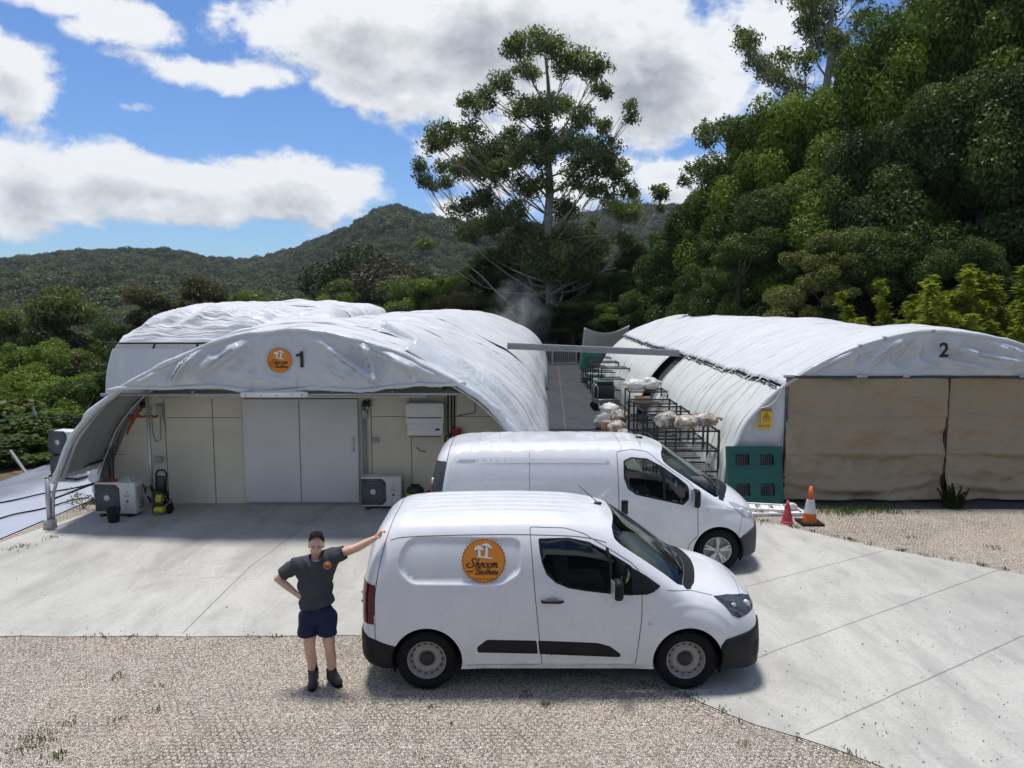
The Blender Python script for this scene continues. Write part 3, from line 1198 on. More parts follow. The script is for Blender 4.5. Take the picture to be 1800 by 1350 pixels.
M['cover'] = mat_fabric('white_woven_cover', (.71, .715, .72), .16, 1.35, (.5, 3.6, .5), .48, .75, .25, (.80, .74, .60), .07, .35)
M['flap'] = mat_fabric('white_front_sheet', (.68, .715, .735), .25, None, (.6, .6, .6), .30, .65, .10, (.93, .93, .90), .14, .7)
M['side_cover'] = mat_fabric('cream_white_side_cover', (.70, .71, .66), .14, 2.1, (.5, 1.3, .5), .46, .5, .55, (.93, .93, .74))
M['net'] = mat_fabric('grey_shade_cloth', (.36, .37, .36), .18, None, (.5, 2, .5), .6, .4, .3)
M['tan'] = mat_fabric('tan_curtain', (.31, .25, .165), .05, None, (1, 1, 1), .62, .3, .12, (.85, .82, .80))

PROF = [(-4.5, 0), (-4.46, .7), (-4.22, 1.30), (-3.96, 1.81), (-3.35, 2.45), (-2.5, 2.97), (-1.65, 3.36), (-.85, 3.59), (0, 3.66)]
_half = np.array([p for p in catmull(PROF, 10)])
_full = np.concatenate([_half, (_half * [-1, 1])[::-1][1:]])
_len = np.concatenate([[0], np.cumsum(np.linalg.norm(np.diff(_full, axis=0), axis=1))])
_len /= _len[-1]


def prof(t):
    "point (x, z) on the tunnel arch for t in 0..1, left foot to right foot"
    return np.interp(t, _len, _full[:, 0]), np.interp(t, _len, _full[:, 1])


def prof_t(x, side=-1):
    "arch parameter for a given relative x"
    return float(np.interp(x, _full[:, 0], _len))


def prof_tz(z, left=True):
    h = np.interp(z, _half[:, 1], np.linspace(0, 1, len(_half)))
    x = np.interp(h, np.linspace(0, 1, len(_half)), _half[:, 0])
    t = float(np.interp(x, _full[:, 0], _len)) if z > .75 else float(z / .75 * np.interp(-4.46, _full[:, 0], _len))
    return t if left else 1 - t


class Tunnel:
    def __init__(self, cx, y0, slope, w=1.0, h=1.0, dh=0.0, hoops=(), seed=0):
        self.cx, self.y0, self.slope, self.w, self.h, self.dh, self.hoops, self.seed = cx, y0, slope, w, h, dh, hoops, seed

    def point(self, t, y, off=0.0, wr=1.0):
        x, z = prof(t)
        x2, z2 = prof(min(1, t + .004))
        x1, z1 = prof(max(0, t - .004))
        nx, nz = -(z2 - z1), (x2 - x1)
        n = math.hypot(nx, nz) or 1
        nx, nz = nx / n, nz / n
        d = off
        if self.hoops:
            k = np.searchsorted(self.hoops, y)
            if 0 < k < len(self.hoops):
                a, b = self.hoops[k - 1], self.hoops[k]
                d += .085 * math.sin(math.pi * (y - a) / (b - a)) ** 1 * max(wr, .9 if wr > .5 else wr)
        q = np.array([[x * .25 + t * 3, y * .9, self.seed * 3.3], [x * .7 + y * .4, y * 1.9 - x * .5, self.seed + 8.0], [t * 1.5, y * .25, self.seed + 20.0]])
        f = fbm(q, 3)
        pl = mnoise.noise(Vector((y * 3.1 + t * 2.2, t * 1.8, self.seed * 5.0)))
        pl2 = mnoise.noise(Vector((y * 7.3 - t * 3.0, t * 3.1, self.seed * 9.0)))
        d += (f[0] * .045 + f[1] * .030 + f[2] * .10 - abs(pl) * .11 - abs(pl2) * .055) * wr
        hh = self.h + self.dh * (y - self.y0)
        return Vector((self.cx + self.slope * (y - self.y0) + x * self.w + nx * d, y, max(0.02, z * hh + nz * d)))

    def skin(self, name, t0, t1, y0, y1, mat, parent, nu=60, nv=60, off=0.0, wr=1.0, edge=None, thick=0.012):
        mb = MB()

        def f(i, j):
            y = y0 + (y1 - y0) * j
            a, b = t0, t1
            if edge:
                da, db = edge(j)
                a, b = a + da, b + db
            return self.point(a + (b - a) * i, y, off, wr)
        mb.grid(f, nu, nv)
        o = mb.build(name, mat, parent)
        if thick:
            md = o.modifiers.new('cloth', 'SOLIDIFY')
            md.thickness = thick
            md.offset = -1
        return o


# ------------------------------------------------------------------ the round emblem with two mushrooms and script lettering
GLYPH = {
    'S': ([[(1.45, 1.6), (1.25, 1.98), (.85, 1.95), (.68, 1.55), (.9, 1.15), (1.12, .75), (1.0, .22), (.5, 0), (.02, .2), (-.12, .62), (.15, .98), (.45, .88)]], 1.45),
    'h': ([[(.0, .1), (.22, 1.0), (.5, 1.95)], [(.12, .35), (.35, .9), (.58, .98), (.62, .6), (.58, .1), (.82, .08)]], .88),
    'r': ([[(.02, 0), (.14, 1.0)], [(.08, .55), (.3, .98), (.52, .98), (.5, .5), (.5, .08), (.68, .1)]], .74),
    'o': ([[(.36, 1.0), (.08, .8), (.04, .35), (.28, .0), (.58, .2), (.64, .7), (.4, 1.0), (.3, .9)]], .76),
    'm': ([[(.02, 0), (.14, 1.0)], [(.1, .55), (.3, .98), (.46, .9), (.42, 0)], [(.44, .55), (.64, .98), (.82, .92), (.80, .2), (.98, .03), (1.15, .2)]], 1.15),
    'B': ([[(.22, 0), (.42, 1.0), (.55, 2.0)], [(-.25, 1.35), (.0, 1.85), (.6, 2.02), (1.1, 1.8), (1.05, 1.35), (.55, 1.05), (1.0, .9), (1.1, .4), (.75, .02), (.2, .02), (-.25, .2)]], 1.25),
    't': ([[(.38, 1.75), (.18, .5), (.28, .03), (.45, .1)], [(-.02, 1.15), (.52, 1.22)]], .5),
    'e': ([[(.08, .45), (.5, .62), (.46, .95), (.25, .98), (.06, .6), (.12, .12), (.35, .0), (.58, .2)]], .64),
    's': ([[(.05, .1), (.35, .95), (.42, .5), (.3, .05), (.02, .12)]], .5),
}


def script_strokes(word, x, y, h, width, slant=.18):
    out = []
    adv = sum(GLYPH[c][1] for c in word)
    k = width / adv
    for c in word:
        for st in GLYPH[c][0]:
            pts = [(x + (px * k + py * h * slant), y + py * h) for px, py in st]
            out.append(catmull(pts, 5))
        x += GLYPH[c][1] * k
    return out


def flat_stroke(mb, pts, w, z):
    pts = [np.array(p) for p in pts]
    vs, n = [], len(pts)
    for i, p in enumerate(pts):
        t = pts[min(i + 1, n - 1)] - pts[max(i - 1, 0)]
        t = t / (np.linalg.norm(t) + 1e-9)
        nn = np.array([-t[1], t[0]])
        ww = w * (.55 + .45 * abs(t[1]))
        vs.append((p[0] + nn[0] * ww, p[1] + nn[1] * ww, z))
        vs.append((p[0] - nn[0] * ww, p[1] - nn[1] * ww, z))
    mb.add(vs, [(2 * i, 2 * i + 1, 2 * i + 3, 2 * i + 2) for i in range(n - 1)])


def flat_poly(mb, pts, z):
    mb.add([(x, y, z) for x, y in pts], [tuple(range(len(pts)))])


def emblem(parent, loc, rot, dia, detail=True, thick=.003, name='emblem'):
    r = dia / 2
    z = thick
    mb = MB()
    n = 180
    ring = [(r * (1 + .022 * math.cos(36 * 2 * math.pi * i / n) - .022) * math.cos(2 * math.pi * i / n), r * (1 + .022 * math.cos(36 * 2 * math.pi * i / n) - .022) * math.sin(2 * math.pi * i / n)) for i in range(n)]
    mb.slot = 0
    mb.prism([(x * 1.025, y * 1.025) for x, y in ring], (0, 0, 0), (1, 0, 0), (0, 1, 0), (0, 0, z * .5))
    mb.slot = 1
    mb.prism(ring, (0, 0, z * .4), (1, 0, 0), (0, 1, 0), (0, 0, z * .5))
    mb.slot = 2
    mb.prism([(r * .915 * math.cos(2 * math.pi * i / 72), r * .915 * math.sin(2 * math.pi * i / 72)) for i in range(72)], (0, 0, z * .8), (1, 0, 0), (0, 1, 0), (0, 0, z * .4))
    o = mb.build(name, [M['cream_ink'], M['orange_rim'], M['orange_ink']], parent, loc)
    o.rotation_euler = rot
    mu = MB()
    zt = z * 1.5

    def P(pts):
        return [((x - .5) * 2 * r, (.5 - y) * 2 * r) for x, y in pts]
    # mushrooms, drawn in fractions of the disc
    mu.slot = 1
    flat_poly(mu, P([(.30, .27), (.35, .30), (.37, .41), (.42, .41), (.44, .29), (.50, .27), (.41, .25)]), zt)
    flat_poly(mu, P([(.47, .16), (.52, .20), (.60, .24), (.69, .235), (.66, .21), (.57, .17)]), zt)
    mu.slot = 0
    flat_poly(mu, P(catmull([(.295, .275), (.31, .20), (.365, .165), (.43, .17), (.475, .21), (.49, .27), (.44, .26), (.39, .255), (.34, .26)], 4, True)), zt * 1.12)
    flat_poly(mu, P(catmull([(.455, .155), (.50, .125), (.58, .12), (.64, .155), (.685, .215), (.68, .235), (.62, .205), (.55, .18)], 4, True)), zt * 1.12)
    flat_poly(mu, P([(.375, .265), (.425, .265), (.435, .41), (.455, .42), (.36, .42), (.375, .40)]), zt * 1.14)
    flat_poly(mu, P([(.545, .20), (.595, .205), (.59, .40), (.61, .44), (.50, .43), (.53, .37)]), zt * 1.14)
    flat_poly(mu, P([(.32, .415), (.45, .405), (.58, .42), (.72, .445), (.66, .46), (.50, .44)]), zt * 1.10)
    mu.build('mushroom_print', [M['cream_ink'], M['grey_ink']], o)
    lt = MB()
    for st in script_strokes('Shroom', -.74 * r, -.30 * r, .20 * r, 1.38 * r):
        flat_stroke(lt, st, .032 * r, zt)
    for st in script_strokes('Brothers', -.38 * r, -.60 * r, .15 * r, 1.0 * r):
        flat_stroke(lt, st, .025 * r, zt)
    flat_stroke(lt, [(-.74 * r, -.47 * r), (-.46 * r, -.47 * r)], .05 * r, zt)
    lt.build('script_lettering', [M['brown_ink']], o)
    if detail:
        lettering('PRODUCT OF AUSTRALIA', .088 * r, M['brown_ink'], o, (.04 * r, -.80 * r, zt), (0, 0, 0), 'lettering', .0003)
    return o


# ------------------------------------------------------------------ shed 1
SL = 0.049
CX1 = -3.97
shed1 = thing('tunnel_shed', (CX1, 15.5, 0), 'white plastic covered tunnel shed with open front canopy, cream cool room wall and number 1', 'tunnel shed')


def P1(o):
    "children keep world coordinates: shift them by the shed's base"
    o.location = (o.location[0] - CX1, o.location[1] - 15.5, o.location[2])
    return o


H1 = [15.2, 17.4, 20.2, 22.6, 24.6]
T1 = Tunnel(-3.88, 15.5, SL, 1.01, 1.03, -.006, H1, 1)
mb = MB()
mb.tube([T1.point(t, 15.28, .01, 1.0) for t in np.linspace(.05, .97, 120)], [.05 + .05 * abs(mnoise.noise(Vector((k * .22, 2, 7)))) for k in range(120)], 9)
P1(mb.build('rolled_edge', M['cover'], shed1))
P1(T1.skin('main_cover', 0.0, 1.0, 15.25, 24.4, M['cover'], shed1, 90, 170))
H1b = [25.4, 28, 31, 34.5, 38, 42, 46.5]
T1b = Tunnel(-3.40, 25.4, SL, 1.0, 1.0, -.0035, H1b, 2)
P1(T1b.skin('rear_cover', 0.0, 1.0, 25.4, 47.5, M['cover'], shed1, 70, 230))
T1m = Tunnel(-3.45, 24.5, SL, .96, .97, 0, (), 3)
P1(T1m.skin('interior_shade', 0.0, 1.0, 24.0, 26.0, M['void'], shed1, 40, 6, wr=.3))  # near-black sheet: shade inside the side opening put into its colour
T1c = Tunnel(CX1, 13.7, SL, 1.0, .98, .0, [13.66, 15.6], 4)
tl = prof_tz(.90)
P1(T1c.skin('canopy_cover', tl, 1.0, 13.66, 15.55, M['cover'], shed1, 120, 50, wr=.8, edge=lambda j: (-.012 * j, 0)))
P1(T1c.skin('canopy_lining', tl + .006, prof_tz(2.35), 13.76, 15.42, M['net'], shed1, 24, 16, -.03, .5, edge=lambda j: (-.006 * j, 0), thick=0))


# front flap between arch and eave chord
def flap_mesh(T, y, zc, tl_, tr_, sag, seed, nu=190, nv=34, lean=.0, ridges=()):
    mb = MB()
    RG = []
    for (u0, v0, u1, v1, amp, wd) in ridges:
        p_, q_ = at(u0, v0, y), at(u1, v1, y)
        RG.append((p_.x, p_.z, q_.x - p_.x, q_.z - p_.z, amp, wd))

    def f(i, j):
        t = tl_ + (tr_ - tl_) * i
        p = T.point(t, y, .0, .55)
        zb = zc + sag(i)
        zb = min(zb, p.z - .015)
        z = p.z + (zb - p.z) * j
        x = p.x
        e = math.sin(math.pi * j) * min(1, (p.z - zb) * 1.6)
        q = np.array([[x * .55, z * .55, seed], [x * 1.5 + z * 1.1, z * .8 - x * .5, seed + 5], [x * 1.4 - z * 1.3, z * .7 + x * .4, seed + 9]])
        n_ = fbm(q, 3)
        d = (n_[0] * .10 + abs(n_[1]) * -.11 + abs(n_[2]) * .09) * e
        for (rx_, rz_, dx_, dz_, am_, wd_) in RG:
            tt = max(0, min(1, ((x - rx_) * dx_ + (z - rz_) * dz_) / (dx_ * dx_ + dz_ * dz_)))
            nrm_ = ((x - rx_) * -dz_ + (z - rz_) * dx_) / math.hypot(dx_, dz_) + .05 * math.sin(tt * 3.1)
            dd_ = math.hypot(x - rx_ - tt * dx_, z - rz_ - tt * dz_)
            fall = math.exp(-(dd_ / wd_) ** 2)
            if nrm_ < 0:
                fall = max(fall * .0 + math.exp(-(dd_ / (wd_ * 2.6)) ** 2), 0)
            d += 1.7 * am_ * fall * (.35 + .65 * math.sin(math.pi * min(1, tt * .9 + .1))) * min(1, e * 1.6)
        if y < 14:
            d *= 1 - .92 * math.exp(-(((x - EMB.x) / .62) ** 4 + ((z - EMB.z) / .36) ** 4))
        # soft swags hanging from the arch
        d += .03 * math.sin(x * 2.1 + z * 2.6 + seed) * e
        return Vector((x, y - .02 - d + lean * j, z))
    mb.grid(f, nu, nv)
    return mb


sag1 = lambda i: .035 * math.sin(i * 9) + .03 * math.sin(i * 23 + 1) + (.10 * (i - .85) / .15 if i > .85 else 0) - (.06 * (1 - i / .12) if i < .12 else 0)
RG1 = [(365, 598, 290, 692, .13, .05), (300, 640, 225, 680, .07, .06), (455, 590, 330, 676, .10, .06), (500, 585, 420, 660, .05, .05), (545, 590, 690, 690, .09, .06), (640, 600, 668, 688, .10, .04),
       (560, 640, 640, 672, .05, .05), (600, 585, 720, 640, .08, .05), (690, 612, 800, 672, .10, .06), (720, 640, 735, 685, .05, .04), (250, 660, 200, 684, .05, .05), (740, 610, 825, 668, .07, .05), (395, 650, 560, 678, .04, .05)]
EMB = at(503, 634, 13.6)
o = flap_mesh(T1c, 13.66, 2.60, prof_tz(2.42), prof_tz(2.70, False), sag1, 2, ridges=RG1).build('front_flap', M['flap'], shed1)
o.modifiers.new('cloth', 'SOLIDIFY').thickness = .012
P1(o)
# rolled hems: along the front arch, along the flap's lower edge, bunched cloth down the right leg
mb = MB()
pts, rr = [], []
for k in range(90):
    t = tl + (1 - tl) * k / 89
    p = T1c.point(t, 13.66, .01, .55)
    w = fbm(np.array([[k * .35, 1.0, 2.0]]), 3)[0]
    right = max(0, (t - .70) / .30)
    pts.append(p + Vector((w * .02, -.015 - abs(w) * .03 * (1 + right), w * .015)))
    rr.append(.030 + .02 * abs(w) + .055 * min(1, right * 2.2) * (1 + .5 * w))
mb.tube(pts, rr, 10)
P1(mb.build('rolled_hem', M['flap'], shed1))
mb = MB()
pts, rr = [], []
for k in range(70):
    i = k / 69
    x0, x1 = -7.22, -.82
    w = fbm(np.array([[k * .4, 5.0, 2.0]]), 3)[0]
    pts.append(Vector((x0 + (x1 - x0) * i, 13.635 - abs(w) * .01, 2.585 + sag1(i) + w * .012)))
    rr.append(.032 + .015 * abs(w))
mb.tube(pts, rr, 8)
P1(mb.build('lower_hem', M['flap'], shed1))
# bunched cloth swags on the right shoulder, wedges of slack cover
for s_, (t0, t1, y0, y1, off) in enumerate([(.66, .985, 13.85, 14.9, .07), (.60, .93, 14.9, 15.6, .10)]):
    T = Tunnel(CX1, 13.7, SL, 1.0, 1.0, .015, (), 30 + s_)
    P1(T.skin('slack_cover', t0, t1, y0, y1, M['flap'], shed1, 70, 16, off, 1.9, thick=.01))
# steel frame
mb = MB()
for y in (13.74, 15.2):
    mb.tube([T1c.point(t, y, -.06, 0) for t in np.linspace(.0, 1, 40)], .03, 8)
for o_ in mb.build_split('arch_hoop', M['steel'], shed1):
    P1(o_)
mb = MB()
xl = -8.45
mb.tube([(xl, 13.70, 0.1), (xl, 13.70, .95)], .04, 10)
mb.tube([(xl, 13.7, .52), (xl + .22, 15.3, .55)], .022, 8)
mb.tube([(xl + .05, 13.7, .98), (xl + .25, 15.3, .95)], .022, 8)
mb.box((-8.02, 15.15, .6), (.05, .05, 1.2))
mb.box((-8.15, 15.22, .6), (.05, .05, 1.2))
for o_ in mb.build_split('side_rail', M['steel_dark'], shed1):
    P1(o_)
mb = MB()
mb.tube([(xl, 13.70, 0.1), (xl, 13.70, .93)], .046, 12)
P1(mb.build('leg_post', M['steel'], shed1))
mb = MB()
mb.lathe([(.12, -.02), (.105, .16), (.09, .18), (0.0, .18)], 4, (xl, 13.70, 0), Matrix.Rotation(R(45), 3, 'Z'))
P1(mb.build('post_footing', M['foot_concrete'], shed1))
mb = MB()
mb.tube([(-7.40, 13.74, 2.46), (-.75, 13.74, 2.48)], .028, 8)
mb.tube([(-7.02, 14.7, .02), (-7.04, 14.7, 2.48)], .032, 10)
mb.tube([(-7.02, 14.7, 2.46), (-3.1, 14.7, 2.46)], .022, 8)
for o_ in mb.build_split('canopy_pipe', M['steel'], shed1):
    P1(o_)
# cool room: front wall clipped under the arch, roof panel
YW = 15.45
wall_pts = []
for t in np.linspace(prof_tz(2.25), 0, 14):
    x, z = prof(t)
    wall_pts.append((x * .955 - 3.92, min(2.25, z * 1.0)))
for t in np.linspace(1, prof_tz(2.25, False), 14):
    x, z = prof(t)
    wall_pts.append((x * .955 - 3.92, min(2.25, z)))
mb = MB()
mb.prism(wall_pts, (0, YW, 0), (1, 0, 0), (0, 0, 1), (0, .1, 0))
P1(mb.build('cool_room_wall', M['cream_panel'], shed1))
mb = MB()
mb.box((-3.9, YW + 4.3, 2.235), (7.2, 8.3, .08))
P1(mb.build('cool_room_roof', M['cream_panel'], shed1))
M['seam'] = simple('panel_joint', (.20, .19, .15), .7)
mb = MB()
for x in (-7.05, -6.08, -2.86, -2.05, -1.35):
    mb.box((x, YW - .002, 1.11), (.016, .008, 2.2))
for x0, x1, z in ((-7.02, -5.5, 1.78), (-2.86, 0.05, 1.80), (-8.1, -7.9, 1.02), (-5.45, -3.1, .04)):
    mb.box(((x0 + x1) / 2, YW - .0035, z), (x1 - x0, .008, .012))
for o_ in mb.build_split('panel_joint', M['seam'], shed1):
    P1(o_)
mb = MB()
for k in range(40):
    f_ = k / 39
    x = -7.95 + .75 * f_
    mb.ball((x, YW - .01, 1.80 + .012 * math.sin(k)), (.02 + .012 * random.random(), .02, .016 + .012 * random.random()), 6, 5)
for k in range(30):
    t = prof_tz(1.45) + (prof_tz(2.1) - prof_tz(1.45)) * k / 29
    x, z = prof(t)
    mb.ball((x * .95 - 3.88, YW - .015, z + random.uniform(-.02, .02)), (.022 + .03 * random.random() * (1 - abs(k - 15) / 15), .02, .035), 7, 5)
for k in range(8):
    mb.ball((-7.90 + .012 * k, YW - .012, 1.80 + .012 * k), (.035, .02, .03), 7, 5)
P1(mb.build('foam_sealant', M['orange_foam'], shed1))
mb = MB()
mb.box((.02, YW - .02, 1.2), (.03, .04, .9))
P1(mb.build('red_edge_strip', M['red'], shed1))
# sliding door
sd = MB().box((-4.28, YW - .05, 1.11), (2.32, .07, 2.12), None, .01).build('sliding_door', M['door_panel'], shed1)
P1(sd)
mb = MB()
mb.box((-3.21, YW - .10, 1.25), (.025, .03, .30), None, .006)
mb.box((-3.235, YW - .095, 1.38), (.05, .02, .02))
mb.box((-3.235, YW - .095, 1.12), (.05, .02, .02))
hd = mb.build('door_handle', M['steel'], sd)
mb = MB()
mb.box((-4.30, YW - .0905, 1.1), (.012, .012, 2.08))
mb.build('door_seam', M['seam'], sd)
mb = MB()
mb.box((-4.4, YW - .10, 2.235), (5.4, .10, .075), None, .012)
for x in (-6.4, -5.1, -3.6, -2.4):
    mb.box((x, YW - .12, 2.30), (.05, .08, .08))
P1(mb.build('door_track', M['steel'], shed1))
mb = MB()
for x, z0, z1 in ((-2.98, .35, 1.85), (-3.03, 0.1, 2.1)):
    mb.tube([(x, YW - .06, z0), (x, YW - .06, z1)], .022, 8)
mb.tube([(-2.98, YW - .06, .36), (-3.05, YW - .07, .28), (-3.03, YW - .06, .16)], .022, 8)
mb.box((-2.98, YW - .05, 1.86), (.12, .06, .18), None, .01)
mb.box((-2.78, YW - .05, 1.32), (.13, .06, .09), None, .01)
mb.box((-7.13, YW - .05, 1.95), (.12, .07, .2), None, .01)
mb.box((-7.2, YW - .05, .92), (.16, .07, .12), None, .02)
mb.tube([(-7.32, YW - .03, 2.02), (-7.30, YW - .03, 1.45), (-7.24, YW - .03, 1.28), (-7.15, YW - .03, 1.32), (-7.12, YW - .03, 1.9)], .010, 6)
mb.tube([(-7.08, YW - .03, 1.9), (-7.03, YW - .03, 1.5)], .010, 6)
for o_ in mb.build_split('conduit', simple('grey_conduit', (.34, .35, .35), .6), shed1):
    P1(o_)
mb = MB()
for dx in (0, .07, .13):
    mb.tube([(-1.29 + dx, YW - .04, 2.3), (-1.30 + dx, YW - .04, 1.5 + dx), (-1.27 + dx * .5, YW - .05, 1.36)], .016, 6)
mb.tube([Vector((-1.27 + .09 * math.cos(a), YW - .06, 1.33 + .10 * math.sin(a))) for a in np.linspace(0, 6.28, 20)], .02, 6)
mb.tube([(-.75, YW - .03, 2.2), (-.75, YW - .03, 1.88), (-1.1, YW - .03, 1.82)], .008, 6)
mb.tube([(-1.95, YW - .03, 1.18), (-1.86, YW - .06, 1.10), (-1.75, YW - .03, 1.08)], .008, 6)
for o_ in mb.build_split('black_cable', M['black_plastic'], shed1):
    P1(o_)
mb = MB()
mb.tube([(-1.35, 14.9, 2.44), (-.85, 14.2, 2.62)], .03, 8)
P1(mb.build('brace', M['steel_dark'], shed1))
# emblem and number on the flap
p = at(489, 634, 13.5)
em = emblem(shed1, (p.x - CX1, 13.575 - 15.5, p.z), (R(90), 0, 0), .455, False)
p = at(526, 632, 13.5)
one = [(-.005, -.145), (.052, -.145), (.052, .145), (.012, .145), (-.01, .105), (-.075, .085), (-.075, .04), (-.005, .055)]
MB().prism(one, (p.x - CX1, 13.575 - 15.5, p.z), (1, 0, 0), (0, 0, 1), (0, .004, 0)).build('number', M['black_ink'], shed1)

# ------------------------------------------------------------------ tunnel behind the first shed
CX3 = -7.75
shed3 = thing('tunnel_shed', (CX3, 20.6, 0), 'taller white tunnel with grey cloth front, behind and left of the number 1 shed', 'tunnel shed')
PR3 = [(-3.35, 0), (-3.3, 1.2), (-3.2, 2.2), (-2.95, 3.05), (-2.4, 3.65), (-1.4, 3.93), (0, 4.0), (1.4, 4.02), (2.3, 3.92), (2.8, 3.7), (3.1, 3.0)]
_p3 = np.array(catmull(PR3, 8))
_l3 = np.concatenate([[0], np.cumsum(np.linalg.norm(np.diff(_p3, axis=0), axis=1))])
_l3 /= _l3[-1]


def p3(t, y, off=0, wr=1.0):
    x, z = np.interp(t, _l3, _p3[:, 0]), np.interp(t, _l3, _p3[:, 1])
    c = np.array([0, 1.6])
    d = np.array([x, z]) - c
    d /= np.linalg.norm(d)
    f = fbm(np.array([[t * 5, y * .8, 3.0], [t * 9 + y, y * 1.6, 9.0]]), 3)
    o_ = off + (f[0] * .10 + f[1] * .05 - abs(mnoise.noise(Vector((y * 2.2 + t * 6, t * 2, 4.0)))) * .14) * wr + .06 * abs(math.sin((y - 20.6) * 1.25))
    return Vector((x + d[0] * o_ + SL * (y - 20.6), y - 20.6, z + d[1] * o_))


mb = MB()
mb.grid(lambda i, j: p3(.30 + .70 * i, 22.6 + 5.4 * j), 70, 50)
mb.build('roof_cover', M['cover'], shed3)
mb = MB()
mb.grid(lambda i, j: p3(.0 + .31 * i, 20.6 + 7.3 * j, -.03, .6), 20, 40)
mb.build('side_cover', M['flap'], shed3)
mb = MB()


def hip(i, j):
    "sheeting drawn down over the rounded front end of the tunnel"
    q = p3(.30 + .69 * i, 22.7, 0, 1.0)
    zb = min(q.z, 3.02)
    n_ = fbm(np.array([[q.x * .7 + j, j * 2.0, 4.0], [q.x * 2.2 + j * 2.4, j * 1.2, 9.0]]), 3)
    k = math.sin(math.pi * j)
    return Vector((q.x * (1 - .02 * j), (q.y - .0) * (1 - j) - .05 * j - k * (.42 + .16 * n_[0]), q.z + (zb - q.z) * j ** 1.25 + k * (.26 + .10 * n_[1] - .10 * abs(n_[0]))))


mb.grid(hip, 80, 30)
mb.build('front_sheet', M['cover'], shed3)
mb = MB()


def f_(i, j):
    q = p3(.29 * i, 20.62, -.02, .3)
    x1 = -.75 - .35 * j
    x = q.x + (x1 - q.x) * j
    return Vector((x, .02 + .03 * fbm(np.array([[x, q.z, 2.0]]), 3)[0], q.z))


mb.grid(f_, 24, 14)
mb.build('front_panel', M['flap'], shed3)
mb = MB()
mb.tube([p3(t, 22.8, -.10, 0) for t in np.linspace(0, 1, 30)], .03, 8)
mb.tube([(-3.1, .0, 3.0), (3.0, 0, 3.0)], .03, 8)
for x in (-.7, 1.2):
    mb.tube([(x, 0.05, 0), (x, 0.05, 3.0)], .03, 8)
mb.build('frame', M['steel_dark'], shed3)

# ------------------------------------------------------------------ shed 2
CX2, S2 = 8.83, 0.0
shed2 = thing('tunnel_shed', (CX2, 15.7, 0), 'white plastic covered tunnel shed with tan curtain front and number 2', 'tunnel shed')


def P2(o):
    o.location = (o.location[0] - CX2, o.location[1] - 15.7, o.location[2])
    return o


H2 = [15.6, 17.8, 20, 22.2, 24.6, 27, 29.6, 32.4, 35.5, 38.5]
T2 = Tunnel(CX2, 15.7, S2, 1.0, .952, -.0015, H2, 6)
te = prof_tz(2.50)
P2(T2.skin('roof_cover', te, 1.0, 15.62, 38.4, M['cover'], shed2, 70, 300, .03, .62))
P2(T2.skin('side_cover', 0, te - .003, 15.64, 24.5, M['side_cover'], shed2, 40, 150, -.01, .55))
P2(T2.skin('rear_side_cover', 0, te - .003, 26.0, 38.0, M['side_cover'], shed2, 34, 100, -.02, .6))
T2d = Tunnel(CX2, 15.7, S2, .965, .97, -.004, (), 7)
P2(T2d.skin('interior_shade', 0, te + .03, 15.8, 38.0, M['void'], shed2, 12, 30, -.05, .2, thick=0))  # near-black inner sheet standing in for shade behind the gap and eave
mb = MB()
ed = []
for k in range(150):
    y = 15.7 + 22.5 * k / 149
    p = T2.point(te - .006, y, .015, .8)
    w = fbm(np.array([[y * 2.5, 1, 1]]), 3)[0]
    ed.append(p + Vector((-.01 + .01 * w, 0, .015 * w)))
mb.tube(ed, .020, 6)
for k in range(58):
    y = 15.9 + 22 * k / 57 + random.uniform(-.1, .1)
    p = T2.point(te + .004, y, .05, .8)
    q = T2.point(te - .012, y + random.uniform(-.1, .1), .03, .8)
    mb.tube([p, q], .007, 5)
P2(mb.build('eave_lacing', M['steel_dark'], shed2))
mb = MB()
for y0, t0, y1, t1 in ((16.6, te + .002, 15.9, .07), (17.2, te, 16.3, .06), (17.6, te, 17.5, .03), (18.6, te, 18.4, .02), (19.6, te, 18.9, .05), (20.6, te, 20.6, .02), (22.4, te, 22.1, .02), (23.6, te, 23.4, .02)):
    mb.tube([T2.point(t0 + (t1 - t0) * s, y0 + (y1 - y0) * s, .09 + .10 * math.sin(math.pi * s), .6) for s in np.linspace(0, 1, 10)], .011, 5)
for dz in (0,):
    a, b = T2.point(te, 15.6, .05, .5), T2.point(prof_tz(2.05), 15.55, .03, .5)
    mb.tube([a + (b - a) * s + Vector((.06 * math.sin(math.pi * s), -.05, -.10 * math.sin(math.pi * s) - dz * math.sin(math.pi * s))) for s in np.linspace(0, 1, 12)], .013, 5)
for o_ in mb.build_split('tie_rope', M['rope'], shed2):
    P2(o_)
# front: flap, left gable sheet, rail, curtains
sag2 = lambda i: .02 * math.sin(i * 17)
RG2 = [(1540, 592, 1420, 656, .10, .06), (1590, 590, 1520, 655, .08, .05), (1600, 592, 1585, 625, .06, .04), (1690, 600, 1640, 640, .06, .05), (1680, 612, 1800, 640, .08, .05), (1640, 628, 1760, 655, .07, .05), (1730, 590, 1800, 622, .07, .05), (1480, 620, 1400, 652, .05, .05), (1610, 632, 1660, 655, .06, .05), (1560, 600, 1500, 628, .04, .05), (1850, 600, 1950, 650, .08, .05)]
o = flap_mesh(T2, 15.60, 2.60, prof_tz(2.56), prof_tz(2.56, False), sag2, 11, ridges=RG2).build('front_flap', M['flap'], shed2)
o.modifiers.new('cloth', 'SOLIDIFY').thickness = .012
P2(o)
mb = MB()
pts = [T2.point(t, 15.60, .015, .55) + Vector((0, -.02, 0)) for t in np.linspace(.02, .98, 90)]
mb.tube(pts, [.034 + .02 * abs(fbm(np.array([[k * .3, 2, 2]]), 3)[0]) for k in range(90)], 8)
P2(mb.build('rolled_hem', M['flap'], shed2))
mb = MB()


